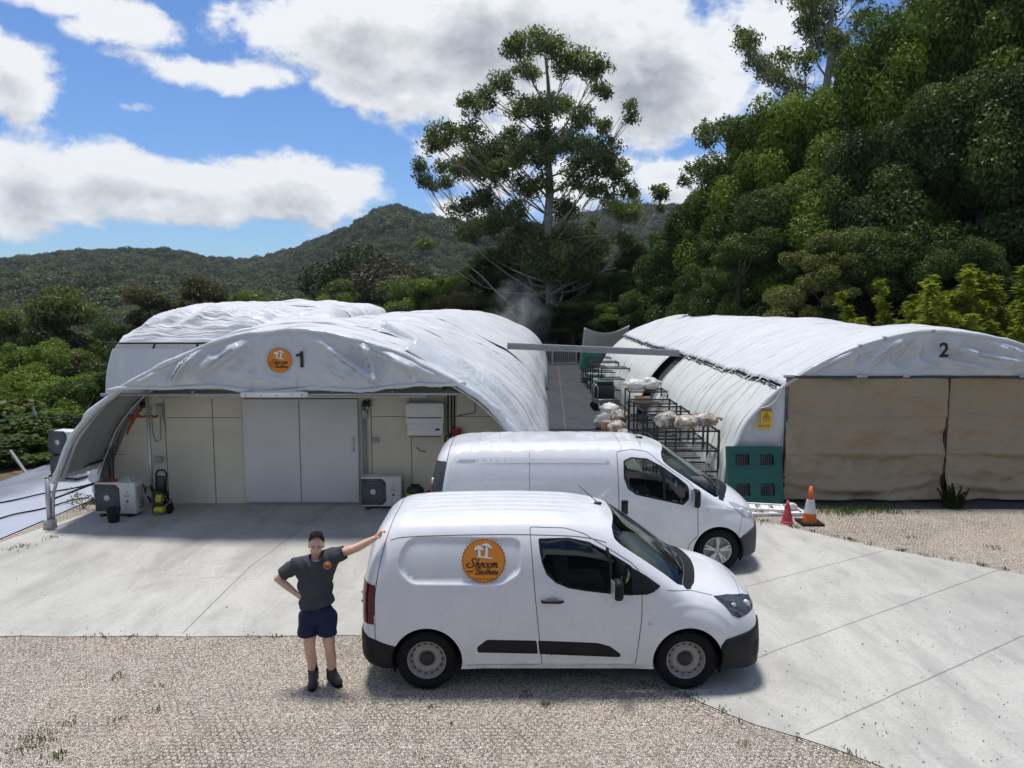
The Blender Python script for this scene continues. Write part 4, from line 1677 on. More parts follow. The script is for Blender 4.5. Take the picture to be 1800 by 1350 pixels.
def fg(i, j):
    t = te * i
    p = T2.point(t, 15.62, 0, .4)
    xr = 5.62
    x = p.x + (xr - p.x) * j
    z = p.z + (min(p.z, 2.6) - p.z) * j
    n_ = fbm(np.array([[x * 1.6 + z, z * .9 - x, 1.0], [x * 3, z * 1.2, 5.0]]), 3)
    return Vector((x, 15.66 + .03 * n_[0] - .02 * abs(n_[1]), z))


mb.grid(fg, 40, 20)
P2(mb.build('gable_sheet', M['flap'], shed2))
mb = MB()
mb.box((9.6, 15.56, 2.60), (8.1, .05, .045))
mb.tube([(5.62, 15.60, 0), (5.62, 15.60, 2.62)], .03, 8)
P2(mb.build('curtain_rail', M['steel_dark'], shed2))
mb = MB()
mb.box((8.92, 15.62, 1.3), (.06, .04, 2.56))
P2(mb.build('centre_post', simple('dark_red_post', (.030, .012, .011), .6), shed2))
mb = MB()
for x in (5.62, 7.1, 8.0, 10.4):
    mb.box((x, 15.525, 2.615), (.22 if x != 8.0 else .14, .035, .05), None, .006)
for t in (.36, .40, .475, .66):
    p = T2.point(t, 15.57, .03, .5)
    mb.box(p, (.07, .09, .06), None, .01)
for o_ in mb.build_split('clamp', M['steel'], shed2):
    P2(o_)


def curtain(x0, x1, seed, name='curtain'):
    mb = MB()

    def f(i, j):
        x = x0 + (x1 - x0) * i
        z = 2.575 + (0.06 - 2.575) * j
        w = x1 - x0
        d = 0
        for (zc, dep, ph) in ((2.0, .03, .3), (1.25, .05, .55), (.55, .07, .45), (.9, .03, .8)):
            # swags: folds sagging between the fixed edges
            zz = zc - .28 * (1 - ((i - ph) / .6) ** 2)
            d += dep * math.exp(-((z - zz) / .085) ** 2) - dep * .6 * math.exp(-((z - zz + .13) / .10) ** 2)
        d *= math.sin(math.pi * min(1, max(0, i))) ** .6
        q = np.array([[x * .8 + z * .7, z * 1.3 - x * .2, seed], [x * 2.1 - z, z * 2.2, seed + 4]])
        n_ = fbm(q, 3)
        d += n_[0] * .075 - abs(n_[1]) * .045
        for zs in (1.80, 1.02):
            d += .030 * math.exp(-((z - zs) / .020) ** 2)
        d += .10 * max(0, (j - .8) / .2) ** 2 * (1 + .4 * math.sin(x * 5))
        return Vector((x, 15.57 - d * .95, z))
    mb.grid(f, 90, 90)
    o = mb.build(name, M['tan'], shed2)
    o.modifiers.new('cloth', 'SOLIDIFY').thickness = .01
    return P2(o)


curtain(5.60, 8.895, 1.0)
curtain(8.945, 12.6, 6.0)
p = at(1664, 617, 15.35)
lettering('2', .40, M['black_ink'], shed2, (p.x - CX2, 15.44 - 15.7, p.z), (R(90), 0, 0), 'number', .002, 0, 'CENTER', .012)


def sign_plate(u, v, w, h, name, label):
    p = at(u, v, 15.56)
    t = thing(name, (p.x, 15.56, p.z), label, 'sign')
    MB().box((0, 0, 0), (w, .006, h)).build('plate', M['sign_yellow'], t)
    return t


t = sign_plate(1347, 731, .215, .29, 'warning_sign', 'yellow caution sign with a black triangle on the white sheet of shed 2')
MB().box((0, -.0035, .122), (.213, .005, .05)).build('header_band', M['black_ink'], t)
lettering('CAUTION', .042, M['sign_yellow'], t, (0, -.007, .121), (R(90), 0, 0), 'lettering', .0004, 0, 'CENTER', .001)
mb = MB()
tri = [(-.075, -.05), (.075, -.05), (0, .085)]
tri2 = [(-.050, -.036), (.050, -.036), (0, .056)]
mb.add([(x, -.0045, z) for x, z in tri] + [(x, -.0045, z) for x, z in tri2], [(0, 1, 4, 3), (1, 2, 5, 4), (2, 0, 3, 5)])
mb.add([(x, -.0045, z) for x, z in ((-.02, -.022), (.022, -.02), (.018, .004), (.006, .022), (-.004, .006), (-.024, -.01))], [(0, 1, 2, 3, 4, 5)])
mb.build('triangle_symbol', M['black_ink'], t)
for s_, z_ in (('FLOOR SLIPPERY', -.078), ('WHEN WET', -.112)):
    lettering(s_, .024, M['black_ink'], t, (0, -.0045, z_), (R(90), 0, 0), 'lettering', .0004, 0, 'CENTER', .0006)
t = sign_plate(1343, 748.5, .34, .095, 'staff_sign', 'narrow yellow sign reading Staff Only below the caution sign')
lettering('Staff Only', .062, M['black_ink'], t, (0, -.0045, .0), (R(90), 0, 0), 'lettering', .0004, 0, 'CENTER', .001)

# gutter beam across the alley
mb = MB()
a, b = Vector((-.15, 24.9, 2.66)), Vector((5.35, 24.7, 2.44))
mb.bar(a, b, .26, .20)
mb.bar(a + Vector((0, -.145, .07)), b + Vector((0, -.145, .07)), .03, .06)
mb.bar(a + Vector((0, -.145, -.07)), b + Vector((0, -.145, -.07)), .03, .05)
tag(mb.build('gutter_beam', M['grey_rail']), 'grey metal gutter spanning the alley between the two sheds', 'gutter')
# cloth screen and far fence at the end of the alley
mb = MB()
mb.grid(lambda i, j: Vector((3.75 + 2.5 * i - .25 * j * (1 - i), 40.0 + .25 * math.sin(i * 4) * j + 1.0 * i, 2.70 - .35 * math.sin(math.pi * i) * (1 - j) * 1.0 - 2.2 * j + .1 * i)), 24, 14)
o = mb.build('cloth_screen', mat_fabric('grey_white_cloth', (.50, .50, .46), .25, None, (1, 1, 1), .6, .3, .4))
o.modifiers.new('cloth', 'SOLIDIFY').thickness = .01
tag(o, 'sagging pale cloth screen at the far end of the number 2 shed', 'screen')
fn = thing('panel_fence', (2.3, 49.3, 0), 'low pale slatted fence closing the far end of the alley', 'fence')
mb = MB()
for k in range(26):
    mb.box((-1.2 + 3.0 * k / 25, 0, .45), (.05, .02, .82))
mb.build_split('slat', simple('pale_green_fence', (.42, .44, .37), .6), fn)
mb = MB()
for z in (.08, .84):
    mb.box((.3, .02, z), (3.1, .03, .05))
for x in (-1.22, .3, 1.82):
    mb.box((x, .03, .46), (.07, .07, .92))
mb.build('frame', M['white_metal'], fn)
# ------------------------------------------------------------------ vans
def mat_paint():
    m, nt, out = new_mat('white_car_paint')
    co = nt.coord()
    a = nt.noise(co, 3, 5, .6)
    col = nt.ramp(a, [(.3, (.68, .69, .70)), (.7, (.715, .72, .725))])
    sx = nt.n('ShaderNodeSeparateXYZ')
    nt.l(co, sx.inputs[0])
    dirt = nt.m('MULTIPLY', nt.mapr(sx.outputs[2], .75, .15), nt.mapr(nt.noise(co, 5, 6, .7), .35, .7))
    col = nt.mix(nt.m('MULTIPLY', dirt, .32), col, (.38, .35, .31))
    geo = nt.n('ShaderNodeNewGeometry')
    col = nt.mix(geo.outputs['Backfacing'], col, (.05, .05, .052))
    p = pbsdf(nt, out, col, nt.mapr(a, .3, .7, .22, .32), 0, None, .5)
    p.inputs['Coat Weight'].default_value = .55
    p.inputs['Coat Roughness'].default_value = .05
    return m


def mat_glass(name, tint, dens):
    m, nt, out = new_mat(name)
    tr = nt.n('ShaderNodeBsdfTransparent')
    tr.inputs[0].default_value = (*tint, 1)
    gl = nt.n('ShaderNodeBsdfGlossy')
    gl.inputs['Roughness'].default_value = .02
    gl.inputs[0].default_value = (1, 1, 1, 1)
    fr = nt.n('ShaderNodeFresnel')
    fr.inputs[0].default_value = 1.5
    mx = nt.n('ShaderNodeMixShader')
    nt.l(nt.m('ADD', nt.m('MULTIPLY', fr.outputs[0], dens), .01, clamp=True), mx.inputs[0])
    nt.l(tr.outputs[0], mx.inputs[1])
    nt.l(gl.outputs[0], mx.inputs[2])
    nt.l(mx.outputs[0], out.inputs[0])
    return m


M['paint'] = mat_paint()
M['glass_dark'] = mat_glass('tinted_window', (.42, .46, .44), .85)
M['glass'] = mat_glass('windscreen_glass', (.70, .80, .75), .7)
M['trim'] = simple('black_body_trim', (.013, .0135, .015), .55, 0, .25, 10, .15, 300, .25)
M['bumper_grey'] = simple('grey_bumper', (.050, .054, .063), .55, 0, .15, 10, .15, 300, .3)
M['tail_red'] = simple('red_lamp_lens', (.30, .008, .012), .12, 0, .15, 30)
M['tail_dark'] = simple('dark_red_lamp_lens', (.10, .006, .010), .10, 0, .3, 18)
M['lens'] = simple('clear_lamp_lens', (.50, .52, .52), .12, .25, .45, 30)
M['lens_dark'] = simple('dark_lamp_housing', (.09, .10, .11), .12, .5, .5, 24)
M['rim'] = simple('steel_wheel_rim', (.30, .285, .26), .5, .3, .12, 20, 0, 60, .5, (.20, .17, .14, .6))
M['alloy'] = simple('alloy_wheel_rim', (.50, .50, .49), .35, .6, .1, 20)
M['seat'] = simple('grey_seat_cloth', (.085, .088, .095), .9, 0, .2, 20)
M['dash'] = simple('dark_dashboard', (.075, .08, .08), .7, 0, .2, 12)
M['gap'] = simple('panel_gap', (.04, .04, .042), .8)


def sstep(a, b, x):
    t = np.clip((np.asarray(x, float) - a) / (b - a), 0, 1)
    return t * t * (3 - 2 * t)


def pip(px, py, poly):
    poly = np.asarray(poly)
    x0, y0 = poly[:, 0], poly[:, 1]
    x1, y1 = np.roll(x0, -1), np.roll(y0, -1)
    ins = np.zeros(len(px), bool)
    for a, b, c, d in zip(x0, y0, x1, y1):
        if b == d:
            continue
        cond = ((b > py) != (d > py)) & (px < (c - a) * (py - b) / (d - b) + a)
        ins ^= cond
    return ins


def seg_dist(px, py, poly, closed=True):
    poly = np.asarray(poly, float)
    best = np.full(len(px), 1e9)
    n = len(poly)
    for i in range(n if closed else n - 1):
        a, b = poly[i], poly[(i + 1) % n]
        d = b - a
        L = max(1e-12, (d * d).sum())
        t = np.clip(((px - a[0]) * d[0] + (py - a[1]) * d[1]) / L, 0, 1)
        best = np.minimum(best, np.hypot(px - a[0] - t * d[0], py - a[1] - t * d[1]))
    return best


def dens(poly, step, closed=True):
    out = []
    n = len(poly)
    for i in range(n if closed else n - 1):
        a, b = np.array(poly[i], float), np.array(poly[(i + 1) % n], float)
        k = max(1, int(np.linalg.norm(b - a) / step))
        for j in range(k):
            out.append(tuple(a + (b - a) * j / k))
    if not closed:
        out.append(tuple(poly[-1]))
    return out


def rounded(poly, r, n=5):
    out = []
    N = len(poly)
    for i in range(N):
        p, a, b = np.array(poly[i], float), np.array(poly[i - 1], float), np.array(poly[(i + 1) % N], float)
        da, db = a - p, b - p
        la, lb = np.linalg.norm(da), np.linalg.norm(db)
        rr = min(r, la * .45, lb * .45)
        p0, p1 = p + da / la * rr, p + db / lb * rr
        for k in range(n + 1):
            t = k / n
            out.append(tuple((1 - t) ** 2 * p0 + 2 * t * (1 - t) * p + t * t * p1))
    return out


class VanBody:
    """half of a body shell: sections across the car, blended along it.
    v runs from the sill up the side, round the shoulder and over the roof to the centre line"""
    K = 1.0

    def __init__(self, W, ZT, ZB, N, tumble, lean, sweep, length, disp=None, tuck=.05):
        self.W, self.ZT, self.ZB, self.N = [np.array(a, float).T for a in (W, ZT, ZB, N)]
        self.tumble, self.lean, self.sweep, self.L, self.disp, self.tuck = tumble, lean, sweep, length, disp, tuck
        # s: stretched x so that both ends get a finer mesh
        xs = np.array([0, .02, .06, .15, .35, length - .45, length - .18, length - .06, length - .02, length])
        w = np.array([6, 3.0, 2.0, 1.3, 1, 1.3, 2.0, 3.0, 6])
        self.xs, self.ss = xs, np.concatenate([[0], np.cumsum(np.diff(xs) * w)])
        for arr in (self.W, self.ZT, self.ZB, self.N):
            pass

    def sm(self, tab, x):
        # monotone-ish smooth interpolation of a table
        X, Y = tab
        x = np.clip(x, X[0], X[-1])
        i = np.clip(np.searchsorted(X, x) - 1, 0, len(X) - 2)
        h = np.diff(X)
        d = np.diff(Y) / h
        m = np.zeros_like(Y)
        m[1:-1] = np.where(d[:-1] * d[1:] > 0, 2 * d[:-1] * d[1:] / (d[:-1] + d[1:] + 1e-12 * np.sign(d[:-1] + d[1:] + 1e-15)), 0)
        m[0], m[-1] = d[0], d[-1]
        t = (x - X[i]) / h[i]
        return ((1 + 2 * t) * (1 - t) ** 2 * Y[i] + t * (1 - t) ** 2 * h[i] * m[i] + t * t * (3 - 2 * t) * Y[i + 1] + t * t * (t - 1) * h[i] * m[i + 1])

    def par(self, x):
        return self.sm(self.W, x), self.sm(self.ZT, x), self.sm(self.ZB, x), self.sm(self.N, x)

    def s_of(self, x):
        return np.interp(x, self.xs, self.ss)

    def x_of(self, s):
        return np.interp(s, self.ss, self.xs)

    def T(self, z):
        a, z0, z1 = self.tumble
        return 1 - a * np.clip((z - z0) / (z1 - z0), 0, 1.2) ** 1.5

    def surf(self, s, v):
        s, v = np.asarray(s, float), np.asarray(v, float)
        if s.ndim == 0:
            return self.surf(s.reshape(1), v.reshape(1))[0]
        x = self.x_of(s)
        W, zt, zb, n = self.par(x)
        pc = .5 ** (1 / n)
        side = v <= pc
        p = np.where(side, np.clip(v, 0, 1), 0)
        yn = np.where(side, np.clip(1 - p ** n, 0, 1) ** (1 / n), np.clip(pc - (v - pc) / self.K, 0, 1))
        p = np.where(side, p, np.clip(1 - yn ** n, 0, 1) ** (1 / n))
        z = zb + (zt - zb) * p
        y = W * yn * self.T(z)
        y = y * (1 - self.tuck * sstep(.55, .18, z))
        if self.disp is not None:
            d = self.disp(x, y, z)
            wz = sstep(pc - .06, pc + .06, v)
            y = y + d * (1 - wz) * (W > .3)
            z = z + d * wz
        wv = sstep(.72, 1.0, v)
        x = x - self.sweep(x) * np.clip(y / .8, 0, 1.3) ** 2 * wv
        x = x + self.lean(z) * (1 - sstep(.0, .9, x))
        return np.stack([x, y, z], -1)

    def vmax(self, x):
        n = self.sm(self.N, np.asarray(x, float))
        return .5 ** (1 / n) * (1 + self.K)

    def v_z(self, x, z):
        W, zt, zb, n = self.par(np.asarray(x, float))
        p = np.clip((z - zb) / (zt - zb), -.05, .9999)
        pc = .5 ** (1 / n)
        yn = np.clip(1 - np.clip(p, 0, 1) ** n, 0, 1) ** (1 / n)
        return np.where(p <= pc, p, pc + (pc - yn) * self.K)

    def v_y(self, x, yn):
        n = self.sm(self.N, np.asarray(x, float))
        pc = .5 ** (1 / n)
        return pc + (pc - yn) * self.K

    def poly_z(self, pts, r=0, step=.03, closed=True):
        pts = rounded(pts, r) if r else pts
        pts = dens(pts, step, closed)
        a = np.array(pts)
        return np.stack([self.s_of(a[:, 0]), self.v_z(a[:, 0], a[:, 1])], -1)

    def poly_y(self, pts, r=0, step=.03, closed=True):
        pts = rounded(pts, r) if r else pts
        pts = dens(pts, step, closed)
        a = np.array(pts)
        return np.stack([self.s_of(a[:, 0]), self.v_y(a[:, 0], a[:, 1])], -1)

    def mesh(self, outlines, extra=(), gs=.034, gv=.026):
        S = self.ss[-1]
        pts, edges = [], []

        def add(poly, closed=True):
            o = len(pts)
            pts.extend([(float(a), float(b)) for a, b in poly])
            n = len(poly)
            for i in range(n if closed else n - 1):
                edges.append((o + i, o + (i + 1) % n))
        for pl in outlines:
            add(pl)
        for pl in extra:
            add(pl, False)
        fixed = np.array(pts)
        ns = int(S / gs)
        sv = np.linspace(0, S, ns)
        vm = float(np.max(self.vmax(self.xs)))
        G = []
        for i, s in enumerate(sv):
            top = float(self.vmax(self.x_of(s)))
            nv = int(vm / gv)
            for j in range(nv + 1):
                G.append((s, top * j / nv))
        G = np.array(G)
        key = {}
        for q in fixed:
            key.setdefault((int(q[0] / .02), int(q[1] / .02)), []).append(q)
        keep = np.ones(len(G), bool)
        top = self.vmax(self.x_of(G[:, 0]))
        border = (G[:, 1] <= 1e-6) | (G[:, 1] >= top - 1e-6) | (G[:, 0] <= 1e-6) | (G[:, 0] >= S - 1e-6)
        for i, q in enumerate(G):
            if border[i]:
                continue
            a, b = int(q[0] / .02), int(q[1] / .02)
            for da in (-1, 0, 1):
                for db in (-1, 0, 1):
                    for f in key.get((a + da, b + db), ()):
                        if (f[0] - q[0]) ** 2 + (f[1] - q[1]) ** 2 < .009 ** 2:
                            keep[i] = False
        pts.extend([(float(a), float(b)) for a, b in G[keep]])
        res = delaunay_2d_cdt([Vector(p) for p in pts], edges, [], 0, 1e-5)
        V = np.array([(p.x, p.y) for p in res[0]])
        F = np.array([f for f in res[2] if len(f) == 3])
        c = V[F].mean(1)
        ok = (c[:, 1] > 0) & (c[:, 1] < self.vmax(self.x_of(c[:, 0])))
        # drop slivers outside
        self.V, self.F, self.C = V, F[ok], c[ok]
        V2 = V.copy()
        V2[:, 1] = np.minimum(V2[:, 1], self.vmax(self.x_of(V2[:, 0])))
        self.P = self.surf(V2[:, 0], V2[:, 1])
        fn = np.cross(self.P[self.F[:, 1]] - self.P[self.F[:, 0]], self.P[self.F[:, 2]] - self.P[self.F[:, 0]])
        N = np.zeros_like(self.P)
        for k in range(3):
            np.add.at(N, self.F[:, k], fn)
        N /= np.linalg.norm(N, axis=1)[:, None] + 1e-12
        # side +y must point outward
        if np.mean(N[:, 1]) < 0:
            N = -N
            self.F = self.F[:, ::-1]
        # shading normals straight from the surface
        sv, vv = V2[:, 0], V2[:, 1]
        es = .004
        du = self.surf(np.clip(sv + es, 0, self.ss[-1]), vv) - self.surf(np.clip(sv - es, 0, self.ss[-1]), vv)
        dv = self.surf(sv, vv + es) - self.surf(sv, np.maximum(vv - es, 0))
        A = np.cross(dv, du)
        ln = np.linalg.norm(A, axis=1)
        A = A / (ln[:, None] + 1e-12)
        A = np.where((A * N).sum(1)[:, None] < 0, -A, A)
        good = ((A * N).sum(1) > .6) & (ln > 1e-9)
        self.Ns = np.where(good[:, None], A, N)
        self.Nrm = N
        return self

    def part(self, name, sel, mat, parent, off=0.0, sides=(1, -1), bevel=True):
        F = self.F[sel]
        if not len(F):
            return None
        used, inv = np.unique(F, return_inverse=True)
        F2 = inv.reshape(F.shape)
        P, Nn = self.P[used].copy(), self.Nrm[used]
        if off:
            e = np.sort(np.concatenate([F2[:, [0, 1]], F2[:, [1, 2]], F2[:, [2, 0]]]), axis=1)
            u, cnt = np.unique(e, axis=0, return_counts=True)
            b = np.zeros(len(P), bool)
            b[u[cnt == 1].ravel()] = True
            P = P + Nn * off * np.where(b, 0.0 if bevel else 1.0, 1.0)[:, None]
        vs, fs = [], []
        o = 0
        Ns = []
        for sd in sides:
            Q = P * [1, sd, 1]
            vs.append(Q)
            Ns.append(Nn * [1, sd, 1])
            fs.append((F2 if sd == 1 else F2[:, ::-1]) + o)
            o += len(Q)
        vs, fs = np.concatenate(vs), np.concatenate(fs)
        if len(sides) == 2:
            # weld along the centre line
            q = np.round(vs * [1, 1, 1], 5)
            on = np.abs(vs[:, 1]) < 2e-4
            idx = np.arange(len(vs))
            d = {}
            for i in np.where(on)[0]:
                idx[i] = d.setdefault((round(vs[i, 0], 4), round(vs[i, 2], 4)), i)
            fs = idx[fs]
            fs = fs[(fs[:, 0] != fs[:, 1]) & (fs[:, 1] != fs[:, 2]) & (fs[:, 0] != fs[:, 2])]
        o_ = mesh_np(name, vs, fs, mat, parent, True)
        if not (off and bevel):
            nn = np.concatenate([self.Ns[used] * [1, sd, 1] for sd in sides])
            if len(o_.data.vertices) == len(nn):
                if len(sides) == 2:
                    on = np.abs(vs[:, 1]) < 2e-4
                    nn[on, 1] = 0
                o_.data.normals_split_custom_set_from_vertices([tuple(q / (np.linalg.norm(q) + 1e-9)) for q in nn])
        return o_

    def ribbon(self, mb, line, w=.0035, off=.0018, sides=(1, -1)):
        line = np.asarray(line)
        P = self.surf(line[:, 0], line[:, 1])
        e = 1e-3
        du = self.surf(line[:, 0] + e, line[:, 1]) - self.surf(line[:, 0] - e, line[:, 1])
        dv = self.surf(line[:, 0], line[:, 1] + e) - self.surf(line[:, 0], line[:, 1] - e)
        N = np.cross(dv, du)
        N /= np.linalg.norm(N, axis=1)[:, None] + 1e-12
        if np.mean(N[:, 1]) < 0 and np.mean(N[:, 2]) < .7:
            N = -N
        N = np.where((N[:, 2] < -.3)[:, None], -N, N)
        for sd in sides:
            vs = []
            for i in range(len(P)):
                t = P[min(i + 1, len(P) - 1)] - P[max(i - 1, 0)]
                b = np.cross(N[i], t)
                b /= np.linalg.norm(b) + 1e-12
                for k in (1, -1):
                    q = P[i] + N[i] * off + b * w * k
                    vs.append((q[0], q[1] * sd, q[2]))
            mb.add(vs, [(2 * i, 2 * i + 1, 2 * i + 3, 2 * i + 2) for i in range(len(P) - 1)], True)


def wheel(parent, x, y, r, style, out):
    "one wheel: tyre > nothing, rim as its own part; out = +1 / -1 outward direction along y"
    mt = Matrix.Rotation(R(-90 * out), 3, 'X')
    w = link('wheel', None, parent)
    w.location = (x, y, r)
    mb = MB()
    hw = .10
    mb.lathe([(r * .64, -hw * .8), (r * .70, -hw), (r * .90, -hw), (r * .975, -hw * .82), (r, -hw * .55), (r, hw * .55), (r * .975, hw * .82), (r * .90, hw), (r * .70, hw), (r * .64, hw * .78), (r * .62, hw * .3), (r * .62, -hw * .3)], 48, (0, 0, 0), mt, False)
    for k in range(48):
        a = 2 * math.pi * k / 48
        c = mt @ Vector((math.cos(a) * r * .962, math.sin(a) * r * .962, hw * .86))
        mb.box(c, (.012, .012, .03), mt @ Matrix.Rotation(a, 3, 'Z'))
    mb.build('tyre', M['black_rubber'], w)
    mb = MB()
    rr = r * .645
    if style == 'steel':
        prof_ = [(rr, hw * .62), (rr * 1.0, hw * .80), (rr * .95, hw * .82), (rr * .915, hw * .55), (rr * .86, hw * .30), (rr * .80, hw * .30), (rr * .70, hw * .48), (rr * .60, hw * .55), (rr * .50, hw * .52), (rr * .44, hw * .38), (rr * .36, hw * .30), (0.0, hw * .30)]
        mb.lathe(prof_, 48, (0, 0, 0), mt, False)
        rim = mb.build('rim', M['rim'], w)
        mb = MB()
        for k in range(15):
            a = 2 * math.pi * k / 15
            c = Vector((math.cos(a) * rr * .775, math.sin(a) * rr * .775, hw * .345))
            tilt = Matrix.Rotation(a, 3, 'Z') @ Matrix.Rotation(R(-28), 3, 'Y')
            mb.lathe([(rr * .072, 0), (rr * .072, .006), (0, .006)], 12, mt @ c, mt @ tilt, False)
        mb.build_split('rim_hole', M['gap'], rim)
        mb = MB()
        mb.lathe([(rr * .37, hw * .28), (rr * .36, hw * .48), (rr * .30, hw * .56), (0, hw * .57)], 28, (0, 0, 0), mt, False)
        mb.build('hub_cap', M['black_plastic'], w)
    else:
        mb.lathe([(rr, hw * .55), (rr, hw * .82), (rr * .95, hw * .84), (rr * .90, hw * .3), (rr * .5, 0.0), (0, 0)], 48, (0, 0, 0), mt, False)
        for k in range(5):
            a = 2 * math.pi * k / 5 + .3
            for da in (-.13, .13):
                p = Vector((math.cos(a + da) * rr * .92, math.sin(a + da) * rr * .92, hw * .70))
                q = Vector((math.cos(a + da * .6) * rr * .15, math.sin(a + da * .6) * rr * .15, hw * .62))
                mb.bar(mt @ p, mt @ q, .045, .028)
        mb.lathe([(rr * .22, hw * .4), (rr * .22, hw * .74), (0, hw * .76)], 20, (0, 0, 0), mt, False)
        mb.build('rim', M['alloy'], w)
    return w


def arch_liner(parent, x, z, r, W):
    mb = MB()
    for sd in (1, -1):
        n = 20
        vs, fs = [], []
        for i in range(n + 1):
            a = R(-25 + 230 * i / n)
            for y in (W - .012, W - .40):
                vs.append((x + r * math.cos(a), y * sd, z + r * math.sin(a)))
        for i in range(n):
            fs.append((2 * i, 2 * i + 1, 2 * i + 3, 2 * i + 2))
        mb.add(vs, fs, True)
        b0 = len(vs)
        vs = [(x, (W - .40) * sd, z)]
        vs += [(x + r * math.cos(R(-25 + 230 * i / n)), (W - .40) * sd, z + r * math.sin(R(-25 + 230 * i / n))) for i in range(n + 1)]
        mb.add(vs, [(0, i + 1, i + 2) for i in range(n)])
    return mb.build_split('wheel_arch_liner', M['trim'], parent)


def cabin(parent, xb, xd, W, zf, zseat, ztop, right_hand=True):
    "dark interior behind the glass: floor, bulkhead, dash, seats, steering wheel"
    mb = MB()
    mb.box(((xb + xd) / 2, 0, zf), (xd - xb + .5, W * 2 - .12, .04))
    mb.box((xb, 0, (zf + ztop) / 2), (.03, W * 2 - .30, ztop - zf - .14))
    mb.build('cab_floor', M['void'], parent)
    mb = MB()
    mb.box((xd + .05, 0, zseat + .42), (.42, W * 2 - .34, .22), (0, R(14), 0), .06)
    mb.box((xd - .1, 0, zseat + .2), (.2, W * 2 - .36, .4), None, .05)
    mb.build('dashboard', M['dash'], parent)
    for y in (-.40, .40):
        mb = MB()
        mb.box((xb + .52, y, zseat), (.52, .50, .18), None, .06)
        mb.box((xb + .24, y, zseat + .36), (.17, .48, .66), (0, R(-12), 0), .06)
        mb.box((xb + .15, y, zseat + .77), (.10, .26, .18), (0, R(-10), 0), .045)
        mb.build('seat', M['seat'], parent)
    mb = MB()
    ys = -.40
    c = Vector((xd - .18, ys, zseat + .42))
    mt = Matrix.Rotation(R(-62), 3, 'Y')
    ring = [c + mt @ Vector((.19 * math.cos(a), .19 * math.sin(a), 0)) for a in np.linspace(0, 2 * math.pi, 24, endpoint=False)]
    mb.tube(ring, .016, 8, closed=True)
    for a in (0, 2.2, 4.1):
        mb.bar(c, c + mt @ Vector((.18 * math.cos(a), .18 * math.sin(a), 0)), .03, .015)
    mb.tube([c, c + Vector((.25, 0, -.12))], .03, 8)
    mb.build('steering_wheel', M['black_plastic'], parent)


def mirror_part(parent, px, py, pz, side, w=.10, h=.20):
    mb = MB()
    mb.box((px, side * py, pz), (.10, .17, h), (0, 0, R(-8 * side)), .045)
    mb.box((px + .02, side * (py - .10), pz - h * .28), (.07, .16, .07), None, .025)
    o = mb.build('wing_mirror', M['trim'], parent)
    mb = MB()
    mb.box((px - .054, side * py, pz + .005), (.004, .135, h * .80), (0, 0, R(-8 * side)))
    mb.build('mirror_glass', M['lens'], o)
    return o


# ---------------- small van in front: its right side faces the camera (local -y side)
def px_side(u, v, Y0, x0, W, tumble):
    "photo pixel on the near body side -> (x along the body, z)"
    ins = 0.0
    a, z0, z1 = tumble
    for _ in range(6):
        p = at(u, v, Y0 + ins)
        ins = W * a * min(1.2, max(0, (p.z - z0) / (z1 - z0))) ** 1.5
    return (p.x - x0, p.z)


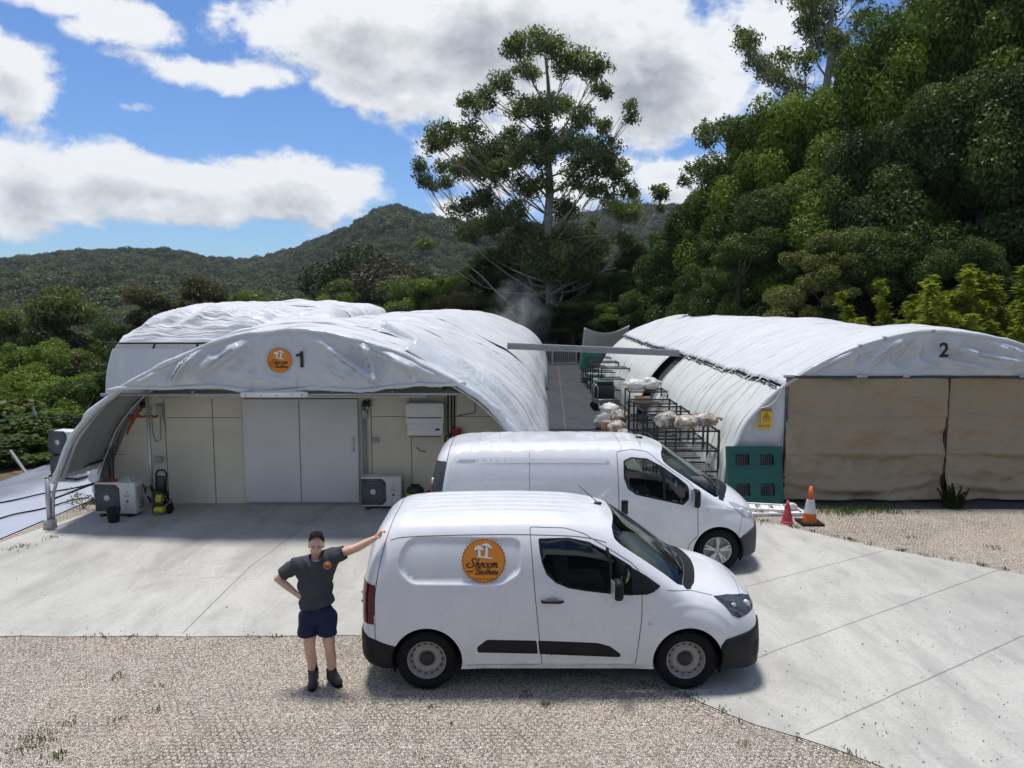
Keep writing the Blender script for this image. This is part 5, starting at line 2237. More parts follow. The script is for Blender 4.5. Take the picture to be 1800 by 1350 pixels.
def build_small_van():
    X0, YC, W0 = -1.65, 8.75, .92
    tumble = (.13, .95, 1.80)
    px = lambda pts: [px_side(u, v, YC - W0, X0, W0, tumble) for u, v in pts]
    L = 4.41
    Wt = [(0, .02), (.012, .52), (.03, .70), (.07, .80), (.14, .87), (.30, .91), (.8, .92), (3.3, .92), (3.8, .905), (4.05, .87), (4.2, .82), (4.30, .74), (4.36, .62), (4.39, .46), (4.405, .22), (L, .02)]
    ZT = [(0, 1.30), (.012, 1.52), (.03, 1.62), (.07, 1.70), (.16, 1.765), (.35, 1.805), (.8, 1.83), (1.6, 1.845), (2.2, 1.83), (2.6, 1.785), (2.80, 1.735), (3.05, 1.585), (3.35, 1.375), (3.62, 1.175), (3.8, 1.125), (4.0, 1.075), (4.15, 1.01), (4.27, .935), (4.34, .865), (4.385, .775), (L, .60)]
    ZB = [(0, .42), (.03, .34), (.12, .26), (.35, .235), (3.9, .235), (4.15, .20), (4.32, .20), (4.39, .26), (L, .40)]
    Nn = [(0, 5), (.4, 6.5), (2.4, 6.5), (2.8, 6), (3.3, 5.0), (3.7, 4.2), (4.2, 3.6), (L, 3.2)]
    van = thing('delivery_van', (X0, YC, 0), 'small white delivery van with orange round logo on its side, parked nearest the camera', 'van')
    panel = px([(700, 955), (724, 946), (905, 948), (917, 957), (917, 1008), (882, 1030), (722, 1029), (696, 1008), (690, 985)])
    panel_r = rounded(panel, .07, 4)
    pan_a = np.array(panel_r)
    wr, wf, wz = .745, 3.53, .335

    def disp(x, y, z):
        d = np.zeros_like(x)
        q = seg_dist(x, z, pan_a)
        ins = pip(x, z, pan_a)
        d -= .030 * np.where(ins, sstep(0, .040, q), 0)
        # wheel arch flares and body creases
        for cx in (wr, wf):
            rr = np.hypot(x - cx, z - wz)
            d += .016 * sstep(.62, .44, rr) * (z < .95)
            d += .006 * np.exp(-((rr - .60) / .03) ** 2) * (z > .70)
        d += .010 * np.exp(-((z - .70) / .05) ** 2) * sstep(1.15, 1.6, x) * sstep(3.1, 2.7, x)
        d += .012 * np.exp(-((z - .30) / .03) ** 2) * sstep(1.1, 1.2, x) * sstep(3.2, 3.1, x)
        # pressed ribs of the roof
        rib = np.zeros_like(x)
        for yy in (.10, .26, .42, .58):
            rib += np.exp(-((np.abs(y) - yy) / .022) ** 2)
        d += .005 * rib * sstep(.45, .60, x) * sstep(2.45, 2.25, x) * (z > 1.6)
        return d
    lean = lambda z: .17 * np.clip((z - .95) / .8, 0, 1.2) ** 1.6
    sweep = lambda x: .13 * sstep(2.2, 2.9, x) * sstep(4.41, 3.9, x) + .10 * sstep(3.9, 4.3, x) * 0
    B = VanBody(Wt, ZT, ZB, Nn, tumble, lean, sweep, L, disp)
    door_px = [(931.5, 932), (995, 934), (1033, 943), (1076, 965), (1116, 991), (1127, 1004), (1129, 1046), (1128, 1090), (1117, 1172), (953, 1170), (941, 1050)]
    door = px(door_px)
    win = px([(948, 951), (1000, 950), (1040, 957), (1072, 972), (1100, 990), (1113, 999), (1113, 1046), (1075, 1043), (1030, 1038), (1000, 1033), (978, 1024), (962, 1010), (954, 990), (950, 970)])
    tri = px([(1114, 999.5), (1138, 1014), (1163, 1033), (1150, 1042), (1138, 1046), (1114, 1046.5)])
    trim1 = px([(838, 1138), (856, 1124.5), (943, 1126), (946, 1150.5), (840, 1148)])
    trim2 = px([(946, 1126), (1050, 1130), (1072, 1136), (1092, 1151), (1090, 1157), (948.5, 1151)])
    rb = [(-.01, .60), (.02, .60), (.20, .56), (.42, .50), (.42, .18), (-.01, .18)]
    fb = [(3.88, .50), (3.93, .57), (4.10, .60), (4.25, .625), (4.42, .655), (4.42, .15), (3.88, .15)]
    hl = [(3.88, .985), (4.05, .972), (4.22, .925), (4.37, .835), (4.345, .79), (4.24, .785), (4.08, .765), (4.01, .805)]
    tail = [(-.01, 1.16), (.05, 1.16), (.185, 1.15), (.185, .73), (.06, .72), (-.01, .72)]
    arch_r = [(wr + .375 * math.cos(a), wz + .37 * math.sin(a)) for a in np.linspace(0, 2 * math.pi, 60, endpoint=False)]
    arch_f = [(wf + .375 * math.cos(a), wz + .37 * math.sin(a)) for a in np.linspace(0, 2 * math.pi, 60, endpoint=False)]
    pz = B.poly_z
    pol = {
        'door': pz(door, .03), 'win': pz(win, .012), 'tri': pz(tri, .008), 'trim1': pz(trim1, .02), 'trim2': pz(trim2, .02),
        'rb': pz(rb), 'fb': pz(fb), 'hl': pz(hl, .015), 'tail': pz(tail, .015), 'ar': pz(arch_r), 'af': pz(arch_f),
        'ws': B.poly_y([(2.80, -.05), (2.80, .70), (2.84, .845), (2.90, .865), (3.50, .84), (3.58, .80), (3.60, .70), (3.62, -.05)], .02),
        'cowl': B.poly_y([(3.622, -.05), (3.602, .70), (3.582, .802), (3.60, .83), (3.66, .80), (3.72, .70), (3.745, -.05)], .01),
    }
    ext = [pz(rounded(panel, .07, 4)), ]
    for s_ in (.012, .028):
        cen = pan_a.mean(0)
        sh = [(c[0] + (p_[0] - c[0]), p_[1]) for p_, c in zip(panel_r, [cen] * len(panel_r))]
        q = np.array(sh)
        k = 1 - s_ / np.maximum(.15, np.abs(q - cen).min(1).clip(.15, 1))[:, None]
        ext.append(pz(list(map(tuple, cen + (q - cen) * (1 - s_ / np.array([.62, .24]))))))
    B.mesh([p_ for p_ in pol.values()], ext)
    cx, cy = B.C[:, 0], B.C[:, 1]
    I = {k: pip(cx, cy, v) for k, v in pol.items()}
    hole = I['ar'] | I['af']
    glass = I['win']
    done = hole | I['rb'] & ~hole
    sel_rb = I['rb'] & ~hole
    sel_fb = I['fb'] & ~hole
    others = hole | I['win'] | I['tri'] | I['trim1'] | I['trim2'] | I['rb'] | I['fb'] | I['hl'] | I['tail'] | I['ws'] | I['cowl']
    B.part('body', ~others & ~I['door'], M['paint'], van)
    for sd in (-1, 1):
        d = B.part('front_door', I['door'] & ~others, M['paint'], van, sides=(sd,))
        B.part('side_window', I['win'], M['glass_dark'], d, -.006, (sd,))
        B.part('door_trim', I['trim2'] & I['door'] | I['trim2'], M['trim'], d, .012, (sd,))
        mb = MB()
        hx, hz = px([(971, 1057)])[0]
        y = B.surf(B.s_of(hx), B.v_z(hx, hz))[1]
        mb.tube([(hx - .115, sd * (y + .004), hz), (hx - .10, sd * (y + .030), hz + .004), (hx + .08, sd * (y + .034), hz + .002), (hx + .115, sd * (y + .004), hz - .002)], [.012, .018, .018, .012], 8)
        h_ = mb.build('door_handle', M['trim'], d)
        mb = MB()
        mb.ball((hx, sd * (y + .001), hz + .026), (.06, .004, .026), 16, 8)
        mb.build('handle_recess_shade', simple('shadowed_recess', (.42, .43, .45), .4), h_)  # grey mound, the shade of the recess put into its colour
        B.part('mirror_triangle', I['tri'], M['trim'], van, .004, (sd,), False)
        B.part('side_trim', I['trim1'], M['trim'], van, .012, (sd,))
        B.part('headlight', I['hl'], M['lens_dark'], van, .003, (sd,), False)
        B.part('tail_light', I['tail'], M['tail_dark'], van, .006, (sd,), False)
        mb = MB()
        for zz in (.92, 1.02):
            q = B.surf(B.s_of(.03), B.v_z(.03, zz))
            mb.ball((q[0] - .002, sd * (q[1] + .004), zz), (.02, .016, .016), 10, 6)
        mb.build_split('lamp_reflector', M['lens'], van)
        # headlight inner unit
        mb = MB()
        q = B.surf(B.s_of(4.22), B.v_z(4.22, .86))
        mb.ball((q[0] + .012, sd * (q[1] - .012), .86), (.045, .035, .04), 14, 8)
        q = B.surf(B.s_of(4.06), B.v_z(4.06, .88))
        mb.ball((q[0], sd * (q[1] - .012), .88), (.035, .02, .03), 14, 8)
        mb.build_split('lamp_bulb', M['lens'], van)
        mb = MB()
        bx, bz = px([(1143, 1096)])[0]
        y = B.surf(B.s_of(bx), B.v_z(bx, bz))[1]
        mb.ball((bx, sd * y, bz), (.028, .008, .017), 14, 8)
        mb.build('side_repeater', M['lens'], van)
        mx, mz = 2.755, 1.165
        mirror_part(van, mx, 1.02, mz, sd, .10, .215)
    B.part('rear_bumper', sel_rb, M['trim'], van, .022)
    B.part('front_bumper', sel_fb, M['trim'], van, .018)
    ws = B.part('windscreen', I['ws'], M['glass'], van, -.002, bevel=False)
    B.part('cowl', I['cowl'], M['trim'], van, .004, bevel=False)
    # black window surround bar (quarter light divider) and window border
    g = MB()
    bar = px([(1076, 966), (1074, 1000), (1072, 1042)])
    B.ribbon(g, B.poly_z(bar, closed=False), .016, .001)
    wl = np.vstack([pol['win'], pol['win'][:1]])
    B.ribbon(g, wl, .009, .0015)
    g.build_split('window_frame', M['trim'], van)
    g = MB()
    dl = np.vstack([pol['door'], pol['door'][:1]])
    B.ribbon(g, dl)
    B.ribbon(g, np.vstack([B.poly_z([(.19, .56), (.19, .9), (.19, 1.3), (.19, 1.7)], closed=False), B.poly_y([(.19, .8), (.19, .0)], closed=False)]), .0042)
    B.ribbon(g, B.poly_y([(.25, .905), (1.2, .905), (2.2, .905), (2.72, .90)], closed=False), .0035)
    B.ribbon(g, B.poly_z([(3.30, 1.10), (3.42, 1.085), (3.65, 1.05), (3.88, .99)], closed=False), .003)
    B.ribbon(g, B.poly_y([(4.07, .90), (4.14, .84), (4.19, .70), (4.20, .4), (4.205, 0)], closed=False), .003)
    B.ribbon(g, B.poly_z([(1.16, .285), (2.0, .285), (3.14, .285)], closed=False), .003)
    g.build_split('panel_gap', M['gap'], van)
    # grille slots, lower intake, number plate, rear door joint
    g = MB()
    for k in range(5):
        B.ribbon(g, B.poly_z([(4.265, .33 + .035 * k), (4.34, .33 + .035 * k), (4.375, .33 + .035 * k)], closed=False), .010, .026)
    g.build_split('bumper_vent', M['gap'], van)
    arch_liner(van, wr, wz, .385, .885)
    arch_liner(van, wf, wz, .385, .885)
    mb = MB()
    mb.box((2.1, 0, .27), (3.6, 1.5, .10))
    mb.build('underbody', M['void'], van)
    cabin(van, 1.98, 3.15, .86, .42, .72, 1.66)
    for x_ in (.735, 3.515):
        for sd in (-1, 1):
            wheel(van, x_, sd * .80, .326, 'steel', sd)
    # wipers, antenna
    mb = MB()
    for y0, y1 in ((-.55, .12), (.02, .62)):
        q0, q1 = B.surf(B.s_of(3.57), B.v_y(3.57, abs(y0) / .9)), B.surf(B.s_of(3.50), B.v_y(3.50, abs(y1) / .9))
        mb.tube([(q0[0] + .02, y0, q0[2] + .02), (q1[0], y1, q1[2] + .02)], .009, 6)
    mb.build_split('wiper', M['black_plastic'], van)
    mb = MB()
    mb.ball((2.66, .10, 1.785), (.05, .022, .022), 12, 8)
    mb.tube([(2.66, .10, 1.79), (2.62, .10, 1.83), (2.42, .10, 2.01)], [.009, .006, .004], 6)
    mb.build('antenna', M['black_plastic'], van)
    # the emblem on the cargo panel
    ex, ez = px_side(850, 988, YC - W0, X0, W0, tumble)
    q = B.surf(B.s_of(ex), B.v_z(ex, ez))
    q2 = B.surf(B.s_of(ex), B.v_z(ex, ez + .2))
    q3 = B.surf(B.s_of(ex), B.v_z(ex, ez - .2))
    tilt = math.atan2(q3[1] - q2[1], .4)
    emblem(van, (ex, -(q[1] + .007), ez), (R(90) - tilt, 0, 0), .475, True, .004)
    return van


def build_panel_van():
    X0, W0 = -1.31, .95
    YC = 11.40 + W0
    tumble = (.13, 1.0, 1.9)
    px = lambda pts: [px_side(u, v, YC - W0, X0, W0, tumble) for u, v in pts]
    L = 5.21
    Wt = [(0, .02), (.012, .55), (.03, .74), (.07, .84), (.15, .90), (.35, .94), (.9, .95), (4.0, .95), (4.5, .93), (4.8, .88), (4.95, .82), (5.07, .72), (5.14, .58), (5.18, .42), (5.20, .2), (L, .02)]
    ZT = [(0, 1.45), (.012, 1.62), (.03, 1.72), (.07, 1.79), (.16, 1.86), (.4, 1.915), (1.0, 1.945), (2.2, 1.955), (3.1, 1.945), (3.5, 1.905), (3.72, 1.84), (4.0, 1.665), (4.3, 1.455), (4.62, 1.245), (4.8, 1.165), (4.95, 1.07), (5.06, .97), (5.14, .85), (5.185, .74), (L, .60)]
    ZB = [(0, .45), (.03, .36), (.12, .30), (.35, .27), (4.6, .27), (4.9, .22), (5.1, .22), (5.18, .30), (L, .44)]
    Nn = [(0, 5), (.4, 6.5), (3.2, 6.5), (3.7, 6), (4.2, 5), (4.6, 4.0), (5.0, 3.4), (L, 3)]
    van = thing('delivery_van', (X0, YC, 0), 'longer plain white panel van with dark grey bumper, parked behind the small van', 'van')
    panel = px([(781, 809), (1070, 810), (1075, 816), (1076, 860), (1050, 884), (781, 884)])
    pan_a = np.array(rounded(panel, .06, 4))
    wf, wz, wr = 4.465, .34, .965
    ribs = np.arange(.55, 3.3, .335)

    def disp(x, y, z):
        d = np.zeros_like(x)
        q, ins = seg_dist(x, z, pan_a), pip(x, z, pan_a)
        d -= .022 * np.where(ins, sstep(0, .035, q), 0)
        for cx in (wr, wf):
            rr = np.hypot(x - cx, z - wz)
            d += .014 * sstep(.60, .43, rr) * (z < .95)
        rib = np.zeros_like(x)
        for xx in ribs:
            rib += sstep(.11, .09, np.abs(x - xx))
        d += .005 * rib * sstep(.72, .66, np.abs(y)) * (z > 1.75)
        d += .012 * np.exp(-((z - (1.02 - .12 * (x - 4.2))) / .03) ** 2) * sstep(4.1, 4.4, x)
        return d
    lean = lambda z: .16 * np.clip((z - .9) / 1.0, 0, 1.2) ** 1.5
    sweep = lambda x: .20 * sstep(3.0, 3.9, x) * sstep(5.21, 4.75, x)
    B = VanBody(Wt, ZT, ZB, Nn, tumble, lean, sweep, L, disp)
    door = px([(1085.5, 797), (1112, 793.5), (1146, 797), (1158, 802), (1190, 826), (1226, 851), (1227, 941), (1212, 955), (1205, 985), (1089, 985)])
    win = px([(1098, 812), (1112, 806.5), (1146, 809), (1174, 822), (1201, 843), (1211, 854), (1210, 878), (1201, 887), (1167, 879.5), (1119, 869), (1105, 859), (1098, 840)])
    hl = [(4.735, 1.06), (4.86, 1.02), (5.0, .92), (5.10, .82), (5.08, .78), (5.0, .80), (4.86, .86), (4.77, .94)]
    fb = [(4.80, .52), (4.87, .58), (5.0, .63), (5.22, .68), (5.22, .15), (4.76, .15)]
    rb = [(-.01, .62), (.3, .62), (.52, .52), (.52, .2), (-.01, .2)]
    tow = [(-.01, 1.62), (.05, 1.68), (.205, 1.70), (.205, .7), (-.01, .7)]
    lamp = [(-.01, 1.30), (.06, 1.29), (.085, 1.24), (.085, .85), (-.01, .85)]
    arch_r = [(wr + .385 * math.cos(a), wz + .385 * math.sin(a)) for a in np.linspace(0, 2 * math.pi, 60, endpoint=False)]
    arch_f = [(wf + .385 * math.cos(a), wz + .385 * math.sin(a)) for a in np.linspace(0, 2 * math.pi, 60, endpoint=False)]
    pz = B.poly_z
    pol = {
        'door': pz(door, .04), 'win': pz(win, .015), 'hl': pz(hl, .02), 'fb': pz(fb), 'rb': pz(rb), 'tow': pz(tow, .03), 'lamp': pz(lamp, .02),
        'ar': pz(arch_r), 'af': pz(arch_f),
        'ws': B.poly_y([(3.72, -.05), (3.72, .72), (3.77, .855), (3.84, .87), (4.52, .85), (4.62, .78), (4.66, -.05)], .02),
        'cowl': B.poly_y([(4.662, -.05), (4.622, .782), (4.56, .85), (4.64, .84), (4.74, .72), (4.80, -.05)], .01),
    }
    B.mesh(list(pol.values()), [pz(rounded(panel, .06, 4))], .042, .028)
    cx, cy = B.C[:, 0], B.C[:, 1]
    I = {k: pip(cx, cy, v) for k, v in pol.items()}
    hole = I['ar'] | I['af']
    others = hole | I['win'] | I['hl'] | I['fb'] | I['rb'] | I['tow'] | I['lamp'] | I['ws'] | I['cowl']
    B.part('body', ~others & ~I['door'], M['paint'], van)
    for sd in (-1, 1):
        d = B.part('front_door', I['door'] & ~others, M['paint'], van, sides=(sd,))
        B.part('side_window', I['win'], M['glass_dark'], d, -.006, (sd,))
        mb = MB()
        hx, hz = px([(1098, 892)])[0]
        y = B.surf(B.s_of(hx), B.v_z(hx, hz))[1]
        mb.box((hx, sd * (y + .003), hz), (.10, .02, .22), None, .045)
        h_ = mb.build('door_handle', M['trim'], d)
        mb = MB()
        mb.box((hx, sd * (y + .016), hz - .02), (.04, .012, .12), None, .012)
        mb.build('grip', M['black_plastic'], h_)
        B.part('headlight', I['hl'], M['lens'], van, .006, (sd,), False)
        mb = MB()
        for xx, zz, rr in ((4.87, .93, .05), (4.99, .86, .045)):
            q = B.surf(B.s_of(xx), B.v_z(xx, zz))
            mb.ball((q[0], sd * (q[1] - .010), zz), (rr, .025, rr * .8), 14, 8)
        mb.build_split('lamp_bulb', M['white_metal'], van)
        B.part('lamp_tower', I['tow'] & ~I['lamp'], M['bumper_grey'], van, .004, (sd,), False)
        B.part('tail_light', I['lamp'], M['tail_red'], van, .008, (sd,), False)
        mb = MB()
        q = B.surf(B.s_of(.03), B.v_z(.03, 1.38))
        mb.box((q[0] + .02, sd * (q[1] + .02), 1.38), (.07, .06, .10), None, .015)
        mb.build('reversing_lamp', M['white_metal'], van)
        mb = MB()
        bx, bz = px([(1245, 898)])[0]
        y = B.surf(B.s_of(bx), B.v_z(bx, bz))[1]
        mb.ball((bx, sd * y, bz), (.032, .008, .018), 14, 8)
        mb.build('side_repeater', M['lens'], van)
        mirror_part(van, 4.08, 1.06, 1.20, sd, .1, .28)
    B.part('rear_bumper', I['rb'] & ~hole, M['bumper_grey'], van, .02)
    B.part('front_bumper', I['fb'] & ~hole, M['bumper_grey'], van, .02)
    B.part('windscreen', I['ws'], M['glass'], van, -.002, bevel=False)
    B.part('cowl', I['cowl'], M['trim'], van, .004, bevel=False)
    g = MB()
    B.ribbon(g, B.poly_z(px([(1167, 820), (1168, 850), (1168, 880)]), closed=False), .022, .001)
    B.ribbon(g, np.vstack([pol['win'], pol['win'][:1]]), .011, .0015)
    g.build_split('window_frame', M['trim'], van)
    g = MB()
    B.ribbon(g, np.vstack([pol['door'], pol['door'][:1]]), .0045)
    B.ribbon(g, np.vstack([B.poly_z([(.215, .65), (.215, 1.2), (.215, 1.8)], closed=False), B.poly_y([(.215, .8), (.215, 0)], closed=False)]), .006)
    B.ribbon(g, B.poly_z(px([(931, 797), (931, 870)]), closed=False), .003)
    B.ribbon(g, B.poly_z([(4.86, .85), (4.78, .60)], closed=False), .003)
    B.ribbon(g, B.poly_y([(4.60, .93), (4.80, .90), (4.98, .84), (5.03, .6), (5.05, 0)], closed=False), .003)
    g.build_split('panel_gap', M['gap'], van)
    arch_liner(van, wr, wz, .395, .915)
    arch_liner(van, wf, wz, .395, .915)
    mb = MB()
    mb.box((2.5, 0, .30), (4.3, 1.5, .10))
    mb.build('underbody', M['void'], van)
    cabin(van, 2.85, 4.10, .88, .55, .90, 1.80)
    for x_ in (.965, 4.465):
        for sd in (-1, 1):
            wheel(van, x_, sd * .82, .335, 'alloy', sd)
    mb = MB()
    for y0, y1 in ((-.60, .15), (.02, .66)):
        q0, q1 = B.surf(B.s_of(4.60), B.v_y(4.60, abs(y0) / .93)), B.surf(B.s_of(4.50), B.v_y(4.50, abs(y1) / .93))
        mb.tube([(q0[0] + .02, y0, q0[2] + .025), (q1[0], y1, q1[2] + .025)], .010, 6)
    mb.build_split('wiper', M['black_plastic'], van)
    mb = MB()
    mb.ball((3.38, 0, 1.935), (.06, .025, .025), 12, 8)
    mb.tube([(3.38, 0, 1.94), (3.30, 0, 1.99), (3.22, 0, 2.02)], [.01, .007, .005], 6)
    mb.build('antenna', M['black_plastic'], van)
    return van


van_a = build_small_van()
van_b = build_panel_van()
# ------------------------------------------------------------------ the man leaning on the small van
def capsule(mb, a, b, ra, rb, seg=14):
    a, b = Vector(a), Vector(b)
    d = b - a
    L = d.length
    q = d.to_track_quat('Z', 'Y').to_matrix() if L > 1e-6 else Matrix.Identity(3)
    pr = []
    for k in range(7):
        t = math.pi / 2 * k / 6
        pr.append((max(1e-4, ra * math.sin(t)), -ra * math.cos(t)))
    for k in range(1, 7):
        t = math.pi / 2 * k / 6
        pr.append((max(1e-4, rb * math.cos(t)), L + rb * math.sin(t)))
    mb.lathe(pr, seg, a, q)


def fuse(mb, voxel, smooth=4, factor=.5):
    "one continuous surface out of overlapping shapes"
    me = mb.mesh('tmp', [])
    o = bpy.data.objects.new('tmp', me)
    COL.objects.link(o)
    r = o.modifiers.new('r', 'REMESH')
    r.mode = 'VOXEL'
    r.voxel_size = voxel
    s = o.modifiers.new('s', 'SMOOTH')
    s.factor, s.iterations = factor, smooth
    dg = bpy.context.evaluated_depsgraph_get()
    res = bpy.data.meshes.new_from_object(o.evaluated_get(dg))
    bpy.data.objects.remove(o)
    return res


def cut(me, planes):
    bm = bmesh.new()
    bm.from_mesh(me)
    for co, no in planes:
        bmesh.ops.bisect_plane(bm, geom=bm.verts[:] + bm.edges[:] + bm.faces[:], plane_co=co, plane_no=no, clear_outer=True)
    bm.to_mesh(me)
    bm.free()
    return me


def finish(me, name, mat, parent, wrinkle=None, solid=0.0):
    n = len(me.vertices)
    co = np.zeros(n * 3, np.float32)
    me.vertices.foreach_get('co', co)
    co = co.reshape(-1, 3)
    if wrinkle:
        nr = np.zeros(n * 3, np.float32)
        me.vertices.foreach_get('normal', nr)
        amp, sc, sd = wrinkle
        w = vnoise(co * np.array(sc) + [0, 0, 3], sd) + .5 * vnoise(co * np.array(sc) * 2.1, sd + 3)
        sh = np.stack([co[:, 0] * sc[0] * 1.0 + co[:, 2] * sc[0] * 1.4, co[:, 1] * sc[1], co[:, 2] * sc[2] * .4 - co[:, 0] * 4], -1)
        w = w * .6 - np.abs(vnoise(sh, sd + 9)) * .9
        co = co + nr.reshape(-1, 3) * (w * amp + amp * .45)[:, None]
    co = co - np.array(parent.location)
    me.vertices.foreach_set('co', co.astype(np.float32).ravel())
    me.polygons.foreach_set('use_smooth', np.ones(len(me.polygons), bool))
    me.materials.clear()
    me.materials.append(mat)
    me.name = name
    me.update()
    o = link(name, me, parent)
    if solid:
        md = o.modifiers.new('cloth', 'SOLIDIFY')
        md.thickness = solid
        md.offset = 1
    return o


def build_man():
    YM = 8.0
    D = lambda u, v, dy=0.0: at(u, v, YM + dy)
    base = Vector((D(567, 1200).x, YM, 0))
    man = thing('person', base, 'dark haired man in grey t-shirt and navy shorts leaning one arm on the small van', 'person')
    # skin material with stubble round the jaw
    m, nt, out = new_mat('skin')
    co = nt.coord()
    n1 = nt.noise(co, 30, 4)
    skin = nt.ramp(n1, [(.3, (.62, .375, .265)), (.7, (.73, .47, .345))])
    hp = D(557, 962) - base
    q = nt.vm('SUBTRACT', co, tuple(hp))
    sx = nt.n('ShaderNodeSeparateXYZ')
    nt.l(q, sx.inputs[0])
    jaw = nt.m('MULTIPLY', nt.mapr(sx.outputs[2], -.025, -.06), nt.mapr(sx.outputs[2], -.135, -.115))
    skin = nt.mix(nt.m('MULTIPLY', jaw, .36), skin, (.14, .09, .07))
    p = pbsdf(nt, out, skin, .5, 0, nt.bump(n1, .1, .004), .4)
    p.inputs['Subsurface Weight'].default_value = .08
    p.inputs['Subsurface Radius'].default_value = (.02, .008, .004)
    M['skin'] = m
    mb = MB()
    # head
    hc = D(556, 958.5, -.01)
    tilt = Euler((R(2), R(3), R(12))).to_matrix()      # looking a little down and to the right
    H = lambda x, y, z: hc + tilt @ Vector((x, y, z))
    mb.ball(H(0, .012, .022), (.076, .096, .098), 24, 16, tilt)
    mb.ball(H(0, -.022, -.035), (.062, .070, .088), 20, 14, tilt)
    mb.ball(H(0, -.050, -.088), (.036, .034, .032), 16, 10, tilt)
    mb.ball(H(0, -.082, .018), (.050, .012, .010), 14, 8, tilt)
    capsule(mb, H(0, -.092, .010), H(0, -.112, -.030), .009, .0135, 12)
    mb.ball(H(.013, -.100, -.034), .009, 10, 6)
    mb.ball(H(-.013, -.100, -.034), .009, 10, 6)
    for s in (1, -1):
        mb.ball(H(s * .040, -.068, -.030), (.024, .022, .024), 12, 8, tilt)
        mb.ball(H(s * .076, .016, -.008), (.010, .020, .032), 12, 8, tilt)
    mb.ball(H(0, -.091, -.060), (.024, .010, .006), 12, 6, tilt)
    mb.ball(H(0, -.090, -.072), (.022, .011, .007), 12, 6, tilt)
    capsule(mb, D(556.5, 990, .02), H(0, .01, -.06), .060, .056)
    # torso under the clothes, arms, legs
    shR, shL = D(521, 993, .01), D(587, 977, .01)
    mb.ball(D(554, 1004, .01), (.165, .095, .17), 20, 14)
    mb.ball(D(556, 1040, .0), (.150, .095, .17), 20, 14)
    mb.ball(D(557, 1074, .0), (.150, .100, .12), 20, 14)
    elR, wrR = D(488.5, 1017, .05), D(520, 1043, -.02)
    capsule(mb, shR, elR, .054, .042)
    capsule(mb, elR, (elR + wrR) / 2, .043, .041)
    capsule(mb, (elR + wrR) / 2, wrR, .041, .029)
    elL, wrL = D(628, 962.5, .0), D(660, 945.5, -.0)
    capsule(mb, shL, elL, .056, .044)
    capsule(mb, elL, elL + (wrL - elL) * .45, .046, .042)
    capsule(mb, elL + (wrL - elL) * .45, wrL, .042, .027)
    # left hand laid over the rear corner of the van
    pk = D(667.5, 938.5, .0)
    capsule(mb, wrL, pk, .024, .028)
    ax = (pk - wrL).normalized()
    upv = Vector((-ax.z, 0, ax.x))
    yv = Vector((0, 1, 0))
    for k, (oy, ln) in enumerate(((-.036, .070), (-.013, .078), (.011, .073), (.033, .058))):
        r0 = pk + yv * oy + ax * .016 + upv * .008
        k1 = r0 + ax * ln * .36 + upv * .006
        k2 = k1 + ax * ln * .20 - upv * .020 + yv * .004
        k3 = k2 - ax * ln * .06 - upv * .018 + yv * .004
        capsule(mb, pk + yv * oy * .7, r0, .012, .0105, 10)
        capsule(mb, r0, k1, .0105, .0095, 10)
        capsule(mb, k1, k2, .0095, .0085, 10)
        capsule(mb, k2, k3, .0085, .0075, 10)
    t0 = wrL + ax * .02 - yv * .018 - upv * .008
    t1 = t0 + ax * .030 - yv * .026 - upv * .016
    capsule(mb, t0, t1, .014, .011, 10)
    capsule(mb, t1, t1 + ax * .034 - yv * .004 + upv * .004, .0105, .0085, 10)
    # right hand set on the hip, knuckles against the shirt
    pk = D(526.5, 1048, -.035)
    capsule(mb, wrR, pk, .027, .030)
    ax = (pk - wrR).normalized()
    for k, (oz, ln) in enumerate(((.030, .062), (.010, .070), (-.010, .066), (-.028, .052))):
        r0 = pk + Vector((.004, .004, oz * .8)) + ax * .018
        k1 = r0 + Vector((.016, .030, -.006))
        k2 = k1 + Vector((.000, .030, -.008))
        capsule(mb, pk + Vector((0, 0, oz * .6)), r0, .012, .0105, 10)
        capsule(mb, r0, k1, .0105, .0095, 10)
        capsule(mb, k1, k2, .0095, .008, 10)
    capsule(mb, wrR + ax * .02 + Vector((0, -.01, .016)), pk + Vector((.022, -.020, .026)), .013, .010, 10)
    capsule(mb, pk + Vector((.022, -.020, .026)), pk + Vector((.048, -.016, .012)), .010, .008, 10)
    hipR, hipL = D(543.5, 1088, .0), D(573, 1088, .0)
    kR, kL = D(544.5, 1142, -.015), D(580, 1139.5, -.01)
    aR, aL = D(551, 1188, .03), D(583, 1185, .03)
    for hp_, kn, an in ((hipR, kR, aR), (hipL, kL, aL)):
        capsule(mb, hp_, kn, .088, .058)
        cf = kn + (an - kn) * .36 + Vector((0, .022, 0))
        capsule(mb, kn, cf, .056, .060)
        capsule(mb, cf, an, .058, .040)
    finish(fuse(mb, .0055, 3), 'body', M['skin'], man)
    # hair
    mb = MB()
    mb.ball(H(0, .020, .045), (.083, .098, .090), 24, 16, tilt)
    mb.ball(H(0, -.034, .104), (.066, .062, .034), 18, 10, tilt)
    mb.ball(H(0, .03, .108), (.066, .070, .034), 18, 10, tilt)
    for k in range(90):
        a = random.uniform(0, 6.28)
        rr = random.uniform(0, .07)
        c = H(rr * math.cos(a), -.012 + rr * math.sin(a) * 1.2, .134 - rr * .30)
        capsule(mb, c, c + tilt @ Vector((random.uniform(-.01, .01), -.022, .012)), .010, .005, 6)
    hm = fuse(mb, .004, 2)
    fr = tilt @ Vector((0, -1, -.62)).normalized()
    cut(hm, [(H(0, -.026, .060), tilt @ Vector((0, -.72, -.70)).normalized()), (H(0, 0, -.008), tilt @ Vector((0, -.35, -1)))])
    finish(hm, 'hair', simple('dark_brown_hair', (.016, .011, .008), .75, 0, .5, 60, .8, 220, .12), man, (.003, (90, 90, 60), 3))
